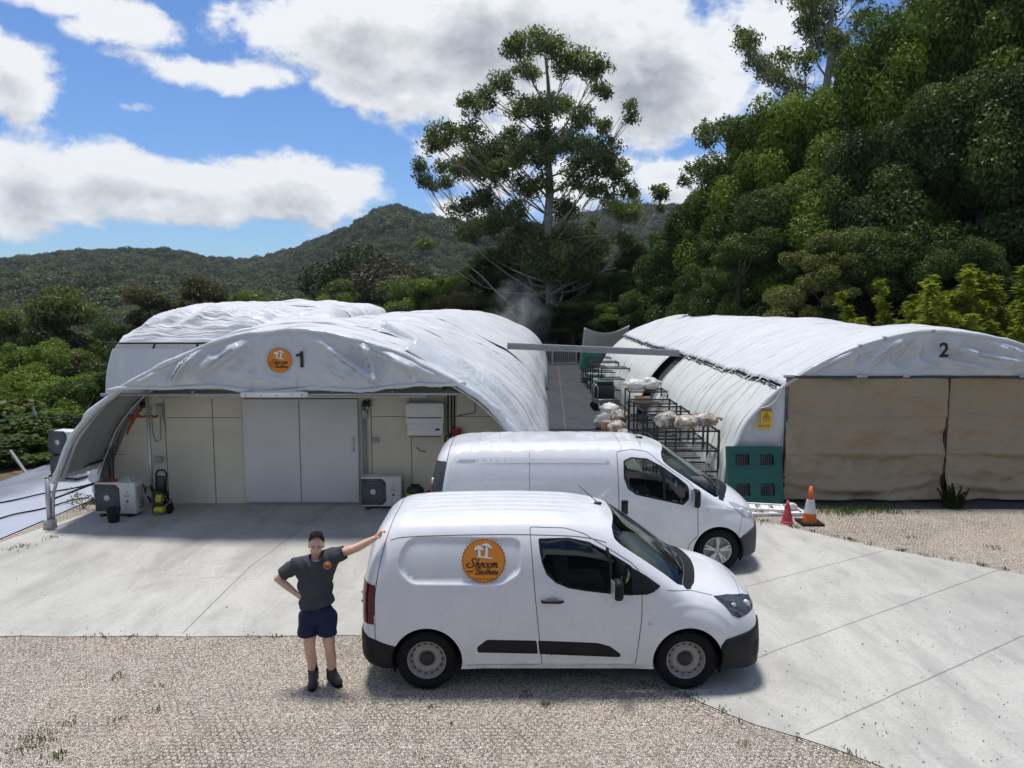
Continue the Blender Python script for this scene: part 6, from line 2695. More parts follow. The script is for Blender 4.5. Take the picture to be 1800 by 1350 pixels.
    for s in (1, -1):
        mb = MB()
        mb.slot = 0
        mb.ball(H(s * .029, -.0825, .000) - base, (.0130, .0065, .0052), 12, 8, tilt)
        mb.slot = 1
        mb.ball(H(s * .029 + .002, -.0868, .0005) - base, (.0055, .003, .0042), 10, 6, tilt)
        mb.build('eye', [simple('eye_white', (.42, .37, .34), .5), simple('iris', (.025, .016, .012), .2)], man)
        mb = MB()
        mb.tube([H(s * .013, -.093, .016) - base, H(s * .032, -.091, .021) - base, H(s * .050, -.078, .014) - base], [.0025, .0034, .0018], 6)
        mb.build('eyebrow', M['hair_brow'] if 'hair_brow' in M else M.setdefault('hair_brow', simple('brow_hair', (.03, .02, .016), .8)), man)
    mb = MB()
    mb.tube([H(-.026, -.088, -.062) - base, H(-.010, -.0985, -.0665) - base, H(.012, -.0985, -.0665) - base, H(.030, -.086, -.060) - base], [.0012, .0026, .0026, .0012], 6)
    mb.build('mouth', simple('lip_line', (.16, .045, .035), .5), man)
    # t-shirt
    mb = MB()
    mb.ball(D(554, 1001, .01), (.200, .118, .175), 24, 16)
    mb.ball(D(555, 1030, .0), (.178, .122, .19), 24, 16)
    mb.ball(D(556.5, 1062, -.005), (.178, .128, .20), 24, 16)
    capsule(mb, D(553, 990, .015), shR, .085, .074)
    capsule(mb, D(556, 986, .015), shL, .085, .076)
    sR, sL = shR + (elR - shR) * .70, shL + (elL - shL) * .46
    capsule(mb, shR, sR, .077, .070)
    capsule(mb, D(545, 1020, .01), shR + Vector((.015, 0, -.05)), .09, .05)
    capsule(mb, D(570, 1015, .01), shL + Vector((-.0, 0, -.05)), .09, .05)
    capsule(mb, shL, sL, .079, .068)
    sh = fuse(mb, .008, 6)
    nR, nL = (elR - shR).normalized(), (elL - shL).normalized()
    hem = D(556, 1070, -.12)
    cut(sh, [(hem, Vector((.19, -.0, -1)))])
    bm = bmesh.new()
    bm.from_mesh(sh)
    nc = D(557, 986, -.012)
    nd = Vector((-.03, -.42, 1)).normalized()
    gm = [f for f in bm.faces if ((f.calc_center_median() - nc) - nd * (f.calc_center_median() - nc).dot(nd)).length < .071 and (f.calc_center_median() - nc).dot(nd) > -.03]
    bmesh.ops.delete(bm, geom=gm, context='FACES')
    for o_, n_, far_ in ((sR - nR * .0, nR, shR), (sL, nL, shL)):
        gm = [f for f in bm.faces if (f.calc_center_median() - far_).dot(n_) > .02 and (f.calc_center_median() - (far_ + n_ * .1)).length < .2]
        vs = {v for f in gm for v in f.verts}
        es = {e for f in gm for e in f.edges}
        bmesh.ops.bisect_plane(bm, geom=list(vs) + list(es) + gm, plane_co=o_, plane_no=n_, clear_outer=True)
    bm.to_mesh(sh)
    bm.free()
    shirt = finish(sh, 'shirt', simple('charcoal_tshirt', (.048, .052, .060), .9, 0, .15, 14, .25, 500), man, (.022, (7, 7, 7), 5), .004)
    mb = MB()
    nk = [D(557, 986, -.012) + Vector((.072 * math.cos(a), .070 * math.sin(a), .034 + .030 * math.sin(a) - .002 * math.cos(a))) - base for a in np.linspace(0, 2 * math.pi, 30, endpoint=False)]
    mb.tube(nk, .008, 8, closed=True)
    mb.build('collar', shirt.data.materials[0], shirt)
    ep = at(575.5, 993.5, YM - .122)
    emblem(shirt, (ep - base), (R(90 - 10), 0, R(12)), .085, False, .004, 'chest_emblem')
    # shorts
    mb = MB()
    mb.ball(D(557, 1076, .0), (.172, .122, .14), 24, 16)
    eR, eL = D(541, 1128, -.01), D(576, 1126, -.01)
    capsule(mb, hipR + Vector((-.005, 0, .02)), eR, .110, .104)
    capsule(mb, hipL + Vector((.005, 0, .02)), eL, .110, .098)
    so = fuse(mb, .008, 5)
    cut(so, [(D(541, 1121, -.1), Vector((.03, .0, -1))), (D(556, 1058, -.1), Vector((0, 0, 1)))])
    finish(so, 'shorts', simple('navy_shorts', (.008, .014, .052), .85, 0, .2, 14, .25, 400), man, (.016, (9, 9, 6), 8), .004)
    # socks and boots
    M['boot'] = simple('worn_black_boot', (.052, .046, .041), .7, 0, .4, 18, .4, 60, .4, (.11, .095, .08, .6))
    for an, toe, sd in ((aR, gp(548, 1216), 'r'), (aL, gp(598.5, 1208.5), 'l')):
        heel = Vector((an.x, an.y + .025, 0))
        d = (Vector((toe.x, toe.y, 0)) - Vector((heel.x, heel.y, 0)))
        L = min(.275, d.length)
        d.normalize()
        mb = MB()
        capsule(mb, Vector((an.x, an.y, .20)) - base, Vector((an.x, an.y, .05)) - base, .047, .046)
        mb.build('sock', simple('black_sock', (.014, .014, .016), .95), man)
        mb = MB()
        capsule(mb, Vector((an.x, an.y, .155)), Vector((an.x, an.y, .06)), .056, .056)
        capsule(mb, heel + Vector((0, 0, .05)) + d * .02, heel + d * (L - .05) + Vector((0, 0, .046)), .044, .046)
        capsule(mb, Vector((an.x, an.y, .12)), heel + d * (L * .62) + Vector((0, 0, .06)), .050, .043)
        bt = fuse(mb, .006, 4)
        cut(bt, [(Vector((0, 0, .016)), Vector((0, 0, -1))), (Vector((0, 0, .150)), Vector((0, 0, 1)))])
        b_ = finish(bt, 'boot', M['boot'], man, None, .003)
        mb = MB()
        n = 24
        sidev = Vector((-d.y, d.x, 0))
        ol = []
        for k in range(n):
            a = 2 * math.pi * k / n
            c = heel + d * (L * .5 - .008)
            r_ = (.047 if math.cos(a) > 0 else .042)
            ol.append(c + d * (L * .5 + .012) * math.copysign(abs(math.cos(a)) ** .7, math.cos(a)) + sidev * r_ * math.copysign(abs(math.sin(a)) ** .8, math.sin(a)) - base)
        mb.add([(p_.x, p_.y, 0) for p_ in ol] + [(p_.x, p_.y, .026) for p_ in ol], [tuple(range(n))[::-1], tuple(range(n, 2 * n))] + [(k, (k + 1) % n, n + (k + 1) % n, n + k) for k in range(n)])
        mb.build('sole', M['black_rubber'], b_)
        mb = MB()
        for k in range(5):
            c = Vector((an.x, an.y, 0)) + d * (.052 + .012 * k) + Vector((0, 0, .140 - .018 * k)) - base
            mb.tube([c - sidev * .022, c + d * .006 + Vector((0, 0, .004)), c + sidev * .022], .003, 5)
        mb.build('laces', M['steel_dark'], b_)
    return man


build_man()
# ------------------------------------------------------------------ things around the sheds
M['white_plastic'] = simple('white_casing', (.60, .60, .57), .45, 0, .06, 6, 0, 60, .5, (.36, .34, .29, .45))
M['grille'] = simple('dark_grille', (.05, .055, .06), .55, 0, .2, 10)
M['grille_grey'] = simple('grey_grille', (.20, .21, .22), .5, 0, .15, 10)
M['logo_red'] = simple('red_mark', (.50, .01, .015), .5)
M['bag_white'] = mat_fabric('white_plastic_bag', (.66, .65, .60), .15, None, (2, 2, 2), .38, .7, .4, (.9, .88, .74))
m_, nt_, out_ = new_mat('mushroom_bag')
co_ = nt_.coord()
c_ = nt_.mix(nt_.mapr(nt_.noise(co_, 6, 6, .7, .6), .38, .6), (.52, .49, .42), (.17, .115, .07))
c_ = nt_.mix(nt_.mapr(nt_.noise(co_, 30, 3), .55, .7, 0, .6), c_, (.60, .57, .50))
pbsdf(nt_, out_, c_, .32, 0, nt_.bump(nt_.noise(co_, 14, 5), .6, .03), .5)
M['bag_mottled'] = m_
M['cardboard'] = simple('cardboard', (.36, .215, .12), .85, 0, .12, 6)
M['green_cloth'] = simple('green_tarpaulin', (.006, .115, .078), .6, 0, .25, 4, .3, 20)
M['green_plastic'] = simple('green_pallet_plastic', (.006, .085, .070), .5, 0, .25, 5, .2, 40, .4, (.05, .13, .11, .6))
M['rack'] = simple('black_rack_metal', (.016, .016, .018), .5, .2, .3, 12)
M['cone_orange'] = simple('faded_orange_cone', (.62, .125, .015), .6, 0, .15, 8, 0, 40, .4, (.40, .12, .04, .7))
M['cone_red'] = simple('faded_red_cone', (.48, .055, .07), .6, 0, .15, 8, 0, 40, .4, (.34, .09, .09, .6))
M['cone_white'] = simple('scuffed_white_band', (.60, .60, .60), .6, 0, .1, 8, 0, 40, .4, (.25, .24, .22, .8))


def outdoor_unit(loc, label, rz=0.0, w=.80, h=.60, d=.30, group='air conditioner outdoor units', detail=True):
    t = thing('outdoor_unit', loc, label, 'air conditioner', group, rz)
    MB().box((0, 0, h / 2 + .06), (w, d, h), None, .018).build('casing', M['white_plastic'], t)
    mb = MB()
    cx, cz, r = -.16, h / 2 + .06, .245
    mb.prism([(cx - .235 + .0, cz - .265), (cx + .18, cz - .265), (cx + .255, cz - .19), (cx + .255, cz + .19), (cx + .18, cz + .265), (cx - .235, cz + .265)], (0, -d / 2 - .003, 0), (1, 0, 0), (0, 0, 1), (0, .008, 0))
    gr = mb.build('fan_grille', M['grille'], t)
    mb = MB()
    for k in range(36):
        a = 2 * math.pi * k / 36
        a2 = a + .25
        mb.bar((cx + .07 * math.cos(a), -d / 2 - .012, cz + .07 * math.sin(a)), (cx + r * math.cos(a2), -d / 2 - .010, cz + r * math.sin(a2)), .007, .006)
    for rr in (.12, .18, .245):
        mb.tube([(cx + rr * math.cos(a), -d / 2 - .011, cz + rr * math.sin(a)) for a in np.linspace(0, 6.283, 40, endpoint=False)], .004, 5, closed=True)
    mb.build('grille_bars', M['grille_grey'], gr)
    mb = MB()
    mb.lathe([(.062, 0), (.055, .012), (0, .015)], 24, (cx, -d / 2 - .008, cz), Matrix.Rotation(R(90), 3, 'X'))
    mb.build('grille_hub', M['white_plastic'], gr)
    mb = MB()
    for sx in (-.27, .27):
        mb.box((sx, 0, .03), (.08, d + .04, .06), None, .008)
    mb.build('feet', M['black_plastic'], t)
    if detail:
        bz = h * .78
        mb = MB()
        s_ = .024
        for (ox, oz, ang) in ((0, s_ * 1.1, 90), (-s_ * .95, -s_ * .55, 210), (s_ * .95, -s_ * .55, 330)):
            ca, sa = math.cos(R(ang)), math.sin(R(ang))
            dm = [(0, 0), (s_ * .62, s_ * .36), (s_ * 1.24, 0), (s_ * .62, -s_ * .36)]
            pts = [(.24 + (x * ca - y * sa), -d / 2 - .0015, bz + (x * sa + y * ca)) for x, y in dm]
            mb.add(pts, [(0, 1, 2, 3)])
        mb.build('three_diamond_mark', M['logo_red'], t)
        lettering('MITSUBISHI', .026, M['black_ink'], t, (.24, -d / 2 - .001, bz - .060), (R(90), 0, 0), 'lettering', .0004)
        lettering('ELECTRIC', .022, M['black_ink'], t, (.24, -d / 2 - .001, bz - .085), (R(90), 0, 0), 'lettering', .0004)
        mb = MB()
        mb.lathe([(.026, 0), (.026, .003), (0, .003)], 20, (.24, -d / 2 - .001, bz - .17), Matrix.Rotation(R(90), 3, 'X'))
        mb.build('round_sticker', M['logo_red'], t)
    mb = MB()
    mb.box((w / 2 + .012, .02, .24), (.03, .16, .20), None, .008)
    for k in range(8):
        mb.box((w / 2 + .002, .0, .36 + .03 * k), (.008, d * .7, .008))
    mb.build('side_vents', M['grille_grey'], t)
    return t


outdoor_unit((-2.60, 15.12, 0), 'outdoor air conditioner unit on the ground right of the sliding door')
outdoor_unit((-7.62, 14.62, 0), 'outdoor air conditioner unit with red and grey cloths on top, left of the cream wall', R(-3), .80, .62, .34)
a_ = outdoor_unit((-10.28, 17.6, 0.0), 'lower of two white units stacked outside left of the canopy', R(-12), .62, .50, .34, None, False)
outdoor_unit((-10.28, 17.6, .57), 'upper of two white units stacked outside left of the canopy', R(-12), .62, .52, .34, None, False)


def cloth(name, c, rx, ry, h, mat, label, seed):
    mb = MB()

    def f(i, j):
        a = 2 * math.pi * i
        r = j
        n_ = fbm(np.array([[math.cos(a) * r * 2 + seed, math.sin(a) * r * 2, seed]]), 3)[0]
        k = 1 + .22 * math.sin(a * 3 + seed) + .12 * math.sin(a * 5)
        return Vector((c[0] + rx * r * k * math.cos(a), c[1] + ry * r * math.sin(a), c[2] + max(.004, h * (1 - r ** 1.5) * (.8 + .5 * n_) + .006)))
    mb.grid(f, 36, 10)
    o = mb.build(name, mat)
    return tag(o, label, 'cloth')


cloth('cloth', (-7.78, 14.58, .683), .20, .13, .05, simple('red_cloth', (.30, .04, .025), .9, 0, .2, 12), 'crumpled red cloth lying on the left outdoor unit', 2)
cloth('cloth', (-7.42, 14.56, .683), .19, .13, .075, simple('grey_cloth', (.40, .42, .45), .9, 0, .2, 12), 'crumpled pale grey cloth on the left outdoor unit', 5)
mb = MB()
mb.lathe([(.0, .0), (.095, .0), (.125, .25), (.132, .255), (.132, .27), (.118, .27), (.092, .02), (0, .02)], 28, cap=False)
bk = thing('bucket', (-7.50, 14.12, 0), 'small black bucket in front of the left outdoor unit', 'bucket')
mb.build('pail', M['black_plastic'], bk)
mb = MB()
mb.tube([(.128 * math.cos(a), .128 * math.sin(a) * .3 - .1, .25 - .07 * abs(math.sin(a))) for a in np.linspace(0, math.pi, 14)], .004, 5)
mb.build('handle', M['steel'], bk)
# pressure washer
pw = thing('pressure_washer', (-6.83, 14.62, 0), 'upright yellow and black pressure washer beside the cream wall', 'pressure washer')
mb = MB()
mb.box((0, 0, .32), (.17, .18, .24), (R(-8), 0, 0), .05)
mb.box((0, -.06, .12), (.20, .20, .13), None, .05)
mb.build('housing', M['yellow'], pw)
mb = MB()
mb.tube([(-.09, .03, .42), (-.10, .07, .80), (-.06, .08, .86), (.06, .08, .86), (.10, .07, .80), (.09, .03, .42)], .022, 8)
mb.box((0, .04, .62), (.15, .05, .28), None, .02)
mb.box((0, -.02, .235), (.22, .22, .07), None, .02)
mb.box((0, -.03, .46), (.21, .2, .05), None, .02)
mb.build('handle', M['black_plastic'], pw)
for sx in (-1, 1):
    mb = MB()
    mb.lathe([(.02, -.03), (.09, -.03), (.10, -.015), (.10, .015), (.09, .03), (.02, .03)], 20, (sx * .13, .08, .10), Matrix.Rotation(R(90), 3, 'Y'))
    mb.build('wheel', M['black_rubber'], pw)
mb = MB()
mb.tube([Vector((.12 + .02 * k % 3 * .01, -.02, .36)) + Vector((.03 * math.sin(k * .8), -.05 + .10 * math.sin(k * .5), .12 * math.cos(k * .5))) for k in range(36)], .010, 6)
mb.tube([(.10, -.02, .4), (.22, -.05, .30), (.25, 0, .10), (.10, .1, .02), (-.2, .1, .02)], .010, 6)
mb.build('hose', M['black_rubber'], pw)
mb = MB()
for k in range(3):
    mb.tube([(-7.16 + .02 * k, 14.6 + .05 * k, .62 - .05 * k), (-7.08, 14.55, .42 + .05 * k), (-7.02, 14.62, .52 + .03 * k), (-6.94, 14.66, .30 + .08 * k), (-7.05, 14.7, .18 + .05 * k), (-7.14, 14.72, .34)], .012, 6)
tag(mb.build('cable_tangle', M['black_rubber']), 'tangle of black cables between the left outdoor unit and the pressure washer', 'cable')
# vacuum
vc = thing('vacuum_cleaner', (-1.92, 14.95, 0), 'black and yellow shop vacuum by the cool room wall, half hidden by the rear van', 'vacuum cleaner')
mb = MB()
mb.lathe([(.16, .05), (.175, .10), (.175, .30), (.165, .32)], 28)
mb.build('drum', M['grille_grey'], vc)
mb = MB()
mb.lathe([(.18, .30), (.185, .31), (.185, .355), (.178, .36)], 28)
mb.build('band', M['yellow'], vc)
mb = MB()
mb.lathe([(.178, .36), (.17, .42), (.13, .47), (.06, .49), (0, .49)], 28)
mb.box((0, 0, .51), (.20, .04, .035), None, .015)
mb.build('lid', M['black_plastic'], vc)
mb = MB()
mb.tube([(.15, -.1, .33), (.30, -.16, .42), (.36, -.05, .46), (.30, .05, .32), (.22, -.20, .18), (.02, -.26, .10), (-.20, -.24, .05)], .022, 8)
mb.build('hose', M['black_rubber'], vc)
mb = MB()
for a in (0.6, 2.2, 3.8, 5.4):
    mb.ball((.15 * math.cos(a), .15 * math.sin(a), .03), .03, 10, 6)
mb.build('castors', M['black_plastic'], vc)
# wall units
wu = thing('wall_air_unit', (-1.74, 15.42, 1.78), 'large white wall unit above a smaller white one on the cream wall', 'air unit')
MB().box((0, -.12, .12), (.76, .26, .42), None, .02).build('casing', M['white_metal'], wu)
MB().box((0, -.255, .04), (.70, .012, .02)).build('air_slot', M['grille'], wu)
lettering('Ecotec', .03, M['grey_ink'], wu, (-.28, -.252, .26), (R(90), 0, 0)) if False else None
wu = thing('wall_air_unit', (-1.74, 15.42, 1.56), 'slim white wall air conditioner with a small dark display, under the larger unit', 'air unit')
MB().box((0, -.12, .0), (.72, .24, .28), None, .03).build('casing', M['white_metal'], wu)
MB().box((.25, -.243, .02), (.085, .008, .04), None, .004).build('display', M['black_plastic'], wu)
MB().box((0, -.235, -.115), (.64, .02, .02)).build('air_slot', M['grille'], wu)
rb_ = thing('hose_reel_box', (-1.12, 15.40, 1.48), 'red fire bracket hung on the cream wall beside black cables', 'fire equipment')
mb = MB()
mb.box((0, -.05, 0), (.19, .08, .20), None, .012)
mb.build('backplate', M['red'], rb_)
mb = MB()
for x, z in ((-.04, .04), (.045, .045), (-.035, -.055), (.04, -.05)):
    mb.box((x, -.095, z), (.055, .012, .05), None, .006)
mb.box((0, -.10, -.005), (.17, .014, .016))
mb.build('slots', simple('dark_red_slot', (.10, .012, .01), .6), rb_)
for (x, z, lb) in ((-7.42, 2.06, 'small black floodlight high on the left bay of the cream wall'), (-2.93, 2.08, 'small black floodlight at the top right corner of the sliding door')):
    fl = thing('floodlight', (x, 15.40, z), lb, 'light')
    mb = MB()
    mb.box((0, -.05, 0), (.13, .06, .10), (R(-20), 0, 0), .012)
    for k in (-1, 1):
        mb.box((k * .05, -.03, .055), (.05, .05, .03), (0, R(25 * k), 0), .008)
        mb.box((k * .05, -.03, -.055), (.05, .05, .03), (0, R(-25 * k), 0), .008)
    mb.build('housing', M['black_plastic'], fl)
    mb = MB()
    mb.tube([(0, -.03, -.05), (-.05, -.04, -.12), (0, -.04, -.18), (.06, -.04, -.13), (.03, -.03, -.05)], .005, 5)
    mb.build('cable', M['black_rubber'], fl)
lt_ = thing('batten_light', (-4.22, 13.56, 2.485), 'long white fluorescent batten under the front flap of shed 1', 'light')
mb = MB()
mb.tube([(-.60, 0, 0), (-.58, 0, 0), (.58, 0, 0), (.60, 0, 0)], [.025, .052, .052, .025], 10)
mb.build('diffuser', M['white_metal'], lt_)
mb = MB()
for x in (-.5, -.22, .05, .32, .5):
    mb.box((x, -.052, 0), (.03, .012, .03), None, .005)
mb.build('clips', M['steel'], lt_)
mb = MB()
for x in (-.4, .4):
    mb.tube([(x, 0, .03), (x, .02, .25)], .004, 5)
mb.build('hangers', M['steel'], lt_)
# bundle of white plastic by the canopy's left leg
mb = MB()


def f_(i, j):
    a = 2 * math.pi * i
    n_ = fbm(np.array([[math.cos(a) * 1.5, math.sin(a) * 1.5, j * 4]]), 3)[0]
    r = (.20 + .06 * math.sin(j * 3.1)) * (1 + .3 * n_) * (1 if j < .96 else .6)
    return Vector((-8.62 + r * math.cos(a) + .06 * j, 15.9 + r * math.sin(a), .02 + 1.0 * j))


mb.grid(f_, 30, 24)
tag(mb.build('plastic_bundle', M['flap']), 'upright bundle of rolled white plastic behind the canopy left of the cream wall', 'plastic roll')
for (a, b, lb) in ((at(57, 714, 21), at(68, 748, 21), 'pale grey stake sticking up from the shrubs at the far left'), (at(18, 792, 18.5), at(46, 832, 18.2), 'leaning weathered stake low in the shrubs at the far left')):
    o = MB().bar(a, b + (b - a) * .25, .06, .05).build('stake', simple('weathered_stake', (.27, .26, .24), .9))
    tag(o, lb, 'stake')
mb = MB()
for pts in ([(-14, 10.9, .06), (-10.5, 13.2, .07), (-9.6, 14.4, .08), (-8.9, 15.8, .06)], [(-13, 12.9, .06), (-10.6, 15.2, .06), (-9.4, 17.0, .06)]):
    pp = catmull(pts, 10)
    mb.tube([(p[0], p[1], .045 + .012 * math.sin(k)) for k, p in enumerate(pp)], .016, 6)
tag(mb.build('ground_hoses', M['black_rubber']), 'thin black irrigation lines lying across the white ground sheet', 'hose')


# ------------------------------------------------------------------ racks
def rack_proto(loc, label, w=1.12, d=.92, h=1.45, shelves=(.14, .56, 1.0, 1.42)):
    t = thing('wire_rack', loc, label, 'rack', 'black wire racks along the alley')
    for x in (0, w):
        for y in (0, d):
            MB().box((x, y, h / 2), (.040, .040, h)).build('post', M['rack'], t)
    for z in shelves:
        mb = MB()
        for y in (0, d):
            mb.box((w / 2, y, z), (w, .026, .034))
        for x in (0, w):
            mb.box((x, d / 2, z), (.026, d, .034))
        for k in range(1, 19):
            mb.box((w * k / 19, d / 2, z + .012), (.008, d, .008))
        for k in range(1, 4):
            mb.box((w / 2, d * k / 4, z + .004), (w, .010, .008))
        mb.build('shelf', M['rack'], t)
    return t


RK = [(1170, 757, 15.9, 'nearest black wire rack carrying mottled mushroom bags beside the green pallet'),
      (1150, 745, 17.3, 'second black wire rack behind the one with mottled bags'),
      (1131, 722, 18.7, 'third black wire rack of the near row, between the bag racks'),
      (1114.7, 709, 20.1, 'fourth black wire rack, just in front of the rack with white bags'),
      (1107, 688, 22.7, 'black wire rack with plump white bags on its top shelf'),
      (1057, 647, 30.3, 'black wire rack standing behind the black wheeled cart'),
      (1042, 637, 33.2, 'middle black wire rack of the three at the far end of the alley'),
      (1033, 629, 35.8, 'far black wire rack right in front of the green covered one'),
      (1026, 622, 38.3, 'farthest black wire rack, under the green tarpaulin')]
racks = []
for k, (u, v, Y, lb) in enumerate(RK):
    p = at(u, v, Y)
    if k == 0:
        o = rack_proto((p.x, Y, 0), lb)
    else:
        o = copy_tree(racks[0])
        o.location = (p.x, Y, 0)
        o['label'] = lb
    racks.append(o)
rx = [r_.location.x for r_ in racks]


def bag(c, s, mat, label, seed, group=None, rz=0.0, tie=True):
    t = thing('sack', c, label, 'bag', group, rz)
    mb = MB()

    def f(i, j):
        a, th = 2 * math.pi * i, math.pi * j
        d = Vector((math.sin(th) * math.cos(a), math.sin(th) * math.sin(a), math.cos(th)))
        n_ = fbm(np.array([[d.x * 1.6 + seed, d.y * 1.6, d.z * 1.6], [d.x * 4, d.y * 4 + seed, d.z * 4]]), 3)
        r = 1 + .11 * n_[0] + .035 * n_[1]
        q = Vector((d.x * s[0] * r, d.y * s[1] * r, d.z * s[2] * r))
        q.z = max(q.z, -s[2] * .72)
        return q + Vector((0, 0, s[2] * .72))
    mb.grid(f, 30, 18)
    mb.build('filled_bag', mat, t)
    if tie:
        mb = MB()
        mb.tube([(s[0] * .8, 0, s[2] * .9), (s[0] * 1.05, .02, s[2] * 1.0), (s[0] * 1.25, .03, s[2] * .8)], [s[2] * .34, s[2] * .16, s[2] * .30], 8)
        mb.build('gathered_neck', mat, t)
    return t


bag((rx[0] - .02 + .14, 16.35, 1.45), (.26, .20, .19), M['bag_mottled'], 'leftmost mottled brown and white bag on the nearest rack', 1)
bag((rx[0] + .48, 16.12, 1.45), (.24, .26, .17), M['bag_mottled'], 'middle mottled bag lying on the nearest rack', 4, rz=-1.2)
bag((rx[0] + .92, 16.45, 1.45), (.33, .19, .17), M['bag_mottled'], 'rightmost mottled bag with pointed end on the nearest rack', 7)
bag((rx[4] + .24, 23.1, 1.45), (.30, .22, .19), M['bag_white'], 'left plump white bag on top of a black rack', 11, rz=3.0)
bag((rx[4] + .66, 23.2, 1.45), (.30, .26, .22), M['bag_white'], 'right plump white bag with a brown stain on top of a black rack', 14)
for k, (x, y, z, sx, sy, sz, mt, lb) in enumerate([
        (3.02, 24.6, 0, .34, .30, .30, 'bag_white', 'white sack on the alley floor nearest the black cart'),
        (3.28, 25.4, 0, .36, .32, .42, 'bag_white', 'tall white sack behind the heap by the racks'),
        (3.20, 24.9, .38, .34, .26, .24, 'bag_white', 'white sack lying on top of the heap by the racks'),
        (3.22, 23.3, 0, .30, .28, .28, 'bag_mottled', 'mottled bag at the foot of the racks beside a cardboard box'),
        (3.26, 22.1, 0, .30, .26, .24, 'bag_mottled', 'mottled bag on the ground in front of the heap'),
        (3.35, 23.8, .36, .28, .26, .22, 'bag_mottled', 'mottled bag lying above the cardboard box')]):
    bag((x, y, z), (sx, sy, sz), M[mt], lb, 20 + k * 3, 'sacks heaped beside the racks', rz=k * 1.1, tie=k % 2 == 0)


def carton(c, s, rz, label):
    t = thing('cardboard_box', c, label, 'box', None, rz)
    MB().box((0, 0, s[2] / 2), s, None, .006).build('box_body', M['cardboard'], t)
    mb = MB()
    mb.box((0, 0, s[2] + .001), (s[0] * .98, .05, .003))
    mb.build('tape', simple('brown_tape', (.30, .19, .10), .3), t)
    mb = MB()
    mb.box((0, -s[1] / 2 - .001, s[2] * .72), (.09, .004, .03))
    mb.build('hand_slot', M['void'], t)
    return t


carton((2.98, 23.6, 0), (.34, .30, .40), .15, 'brown cardboard box on the alley floor at the foot of the racks')
carton((rx[4] + .42, 22.95, 1.02), (.46, .34, .24), -.1, 'brown cardboard box on the second shelf of the rack with white bags')
# wheeled cart
ct = thing('wheeled_cart', (3.42, 28.9, 0), 'black padded cart with chrome loop handles and wheels in the alley', 'cart')
MB().box((.05, 0, .72), (.78, .55, .52), None, .07).build('padded_body', M['black_plastic'], ct)
MB().box((.05, .0, 1.05), (.70, .50, .14), None, .05).build('top_pad', simple('dark_green_pad', (.012, .03, .022), .5), ct)
mb = MB()
for y in (-.30, .30):
    mb.tube([(-.34, y, .30), (-.36, y, .85), (-.28, y, 1.0), (-.20, y, .85), (-.22, y, .25)], .022, 8)
mb.tube([(-.34, -.30, .32), (.40, -.30, .32)], .02, 8)
mb.tube([(-.34, .30, .32), (.40, .30, .32)], .02, 8)
mb.build_split('chrome_loop', M['steel'], ct)
for x, y in ((-.30, -.31), (.38, -.31), (-.30, .31), (.38, .31)):
    mb = MB()
    mb.lathe([(.05, -.02), (.13, -.02), (.14, 0), (.13, .02), (.05, .02)], 18, (x, y, .14), Matrix.Rotation(R(90), 3, 'X'))
    mb.build('wheel', M['black_rubber'], ct)
# tarpaulin over the farthest rack
mb = MB()


def f_(i, j):
    a = 2 * math.pi * i
    k = 1 / max(abs(math.cos(a)), abs(math.sin(a)))
    k = min(k, 1.28)
    if j < .35:
        r, z = j / .35, 1.62 + .10 * math.cos(j / .35 * 1.4)
    else:
        t = (j - .35) / .65
        r = 1.0 + .10 * t * (1 + .6 * math.sin(a * 7))
        z = 1.62 - t * (.62 + .22 * (math.cos(a) < -.3) + .08 * math.sin(a * 5))
    return Vector((rx[8] + .56 + .64 * r * k * math.cos(a), 38.76 + .52 * r * k * math.sin(a), z))


mb.grid(f_, 60, 22)
tag(mb.build('tarpaulin', M['green_cloth']), 'green tarpaulin draped over the farthest rack', 'tarpaulin')
# white trays on the lower shelves of the far racks
for k, i in enumerate((6, 7)):
    for z in (.16, .58):
        o = MB().box((rx[i] + .5, racks[i].location.y + .4, z + .05), (.92, .66, .10), None, .02).build('tray', simple('pale_green_tray', (.24, .36, .31), .5))
        tag(o, 'pale green tray on the %s shelf of the %s far rack' % ('bottom' if z < .3 else 'second', ('middle', 'third')[k]), 'tray')

# ------------------------------------------------------------------ leaning pallet, frames on the ground, cones
pl = thing('plastic_pallet', (4.95, 15.28, 0), 'dark green plastic pallet with four windows leaning on shed 2', 'pallet')
W_, H_ = 1.12, 1.20
tilt_ = Matrix.Rotation(R(-12), 3, 'X')
mb = MB()
cols = [(-.56, -.40), (-.11, .10), (.39, .56)]
rows = [(0, .18), (.46, .80), (1.05, 1.20)]
for a, b in cols:
    mb.box((tilt_ @ Vector(((a + b) / 2, 0, .60))), (b - a, .12, 1.20), tilt_)
for a, b in rows:
    mb.box((tilt_ @ Vector((0, -.003, (a + b) / 2))), (1.116, .12, b - a), tilt_)
for z in (.185, .455, .805, 1.045):
    mb.box((tilt_ @ Vector((0, -.064, z))), (1.1, .012, .018), tilt_)
mb.build('deck', M['green_plastic'], pl)
for cx in (-.255, .245):
    for cz in (.32, .925):
        mb = MB()
        for k in range(7):
            mb.box(tilt_ @ Vector((cx - .135 + .045 * k, .02, cz)), (.012, .03, .27), tilt_)
            mb.box(tilt_ @ Vector((cx, .02, cz - .125 + .042 * k)), (.29, .03, .010), tilt_)
        mb.build('grid_window', M['black_plastic'], pl)
mb = MB()
for sx in (-.30, .28):
    for z0 in (.20, .43, .82, 1.02):
        for dx in (-.1, .1):
            mb.box(tilt_ @ Vector((sx + dx, -.064, z0)), (.02, .012, .05), tilt_)
mb.build('moulded_ribs', M['green_plastic'], pl)


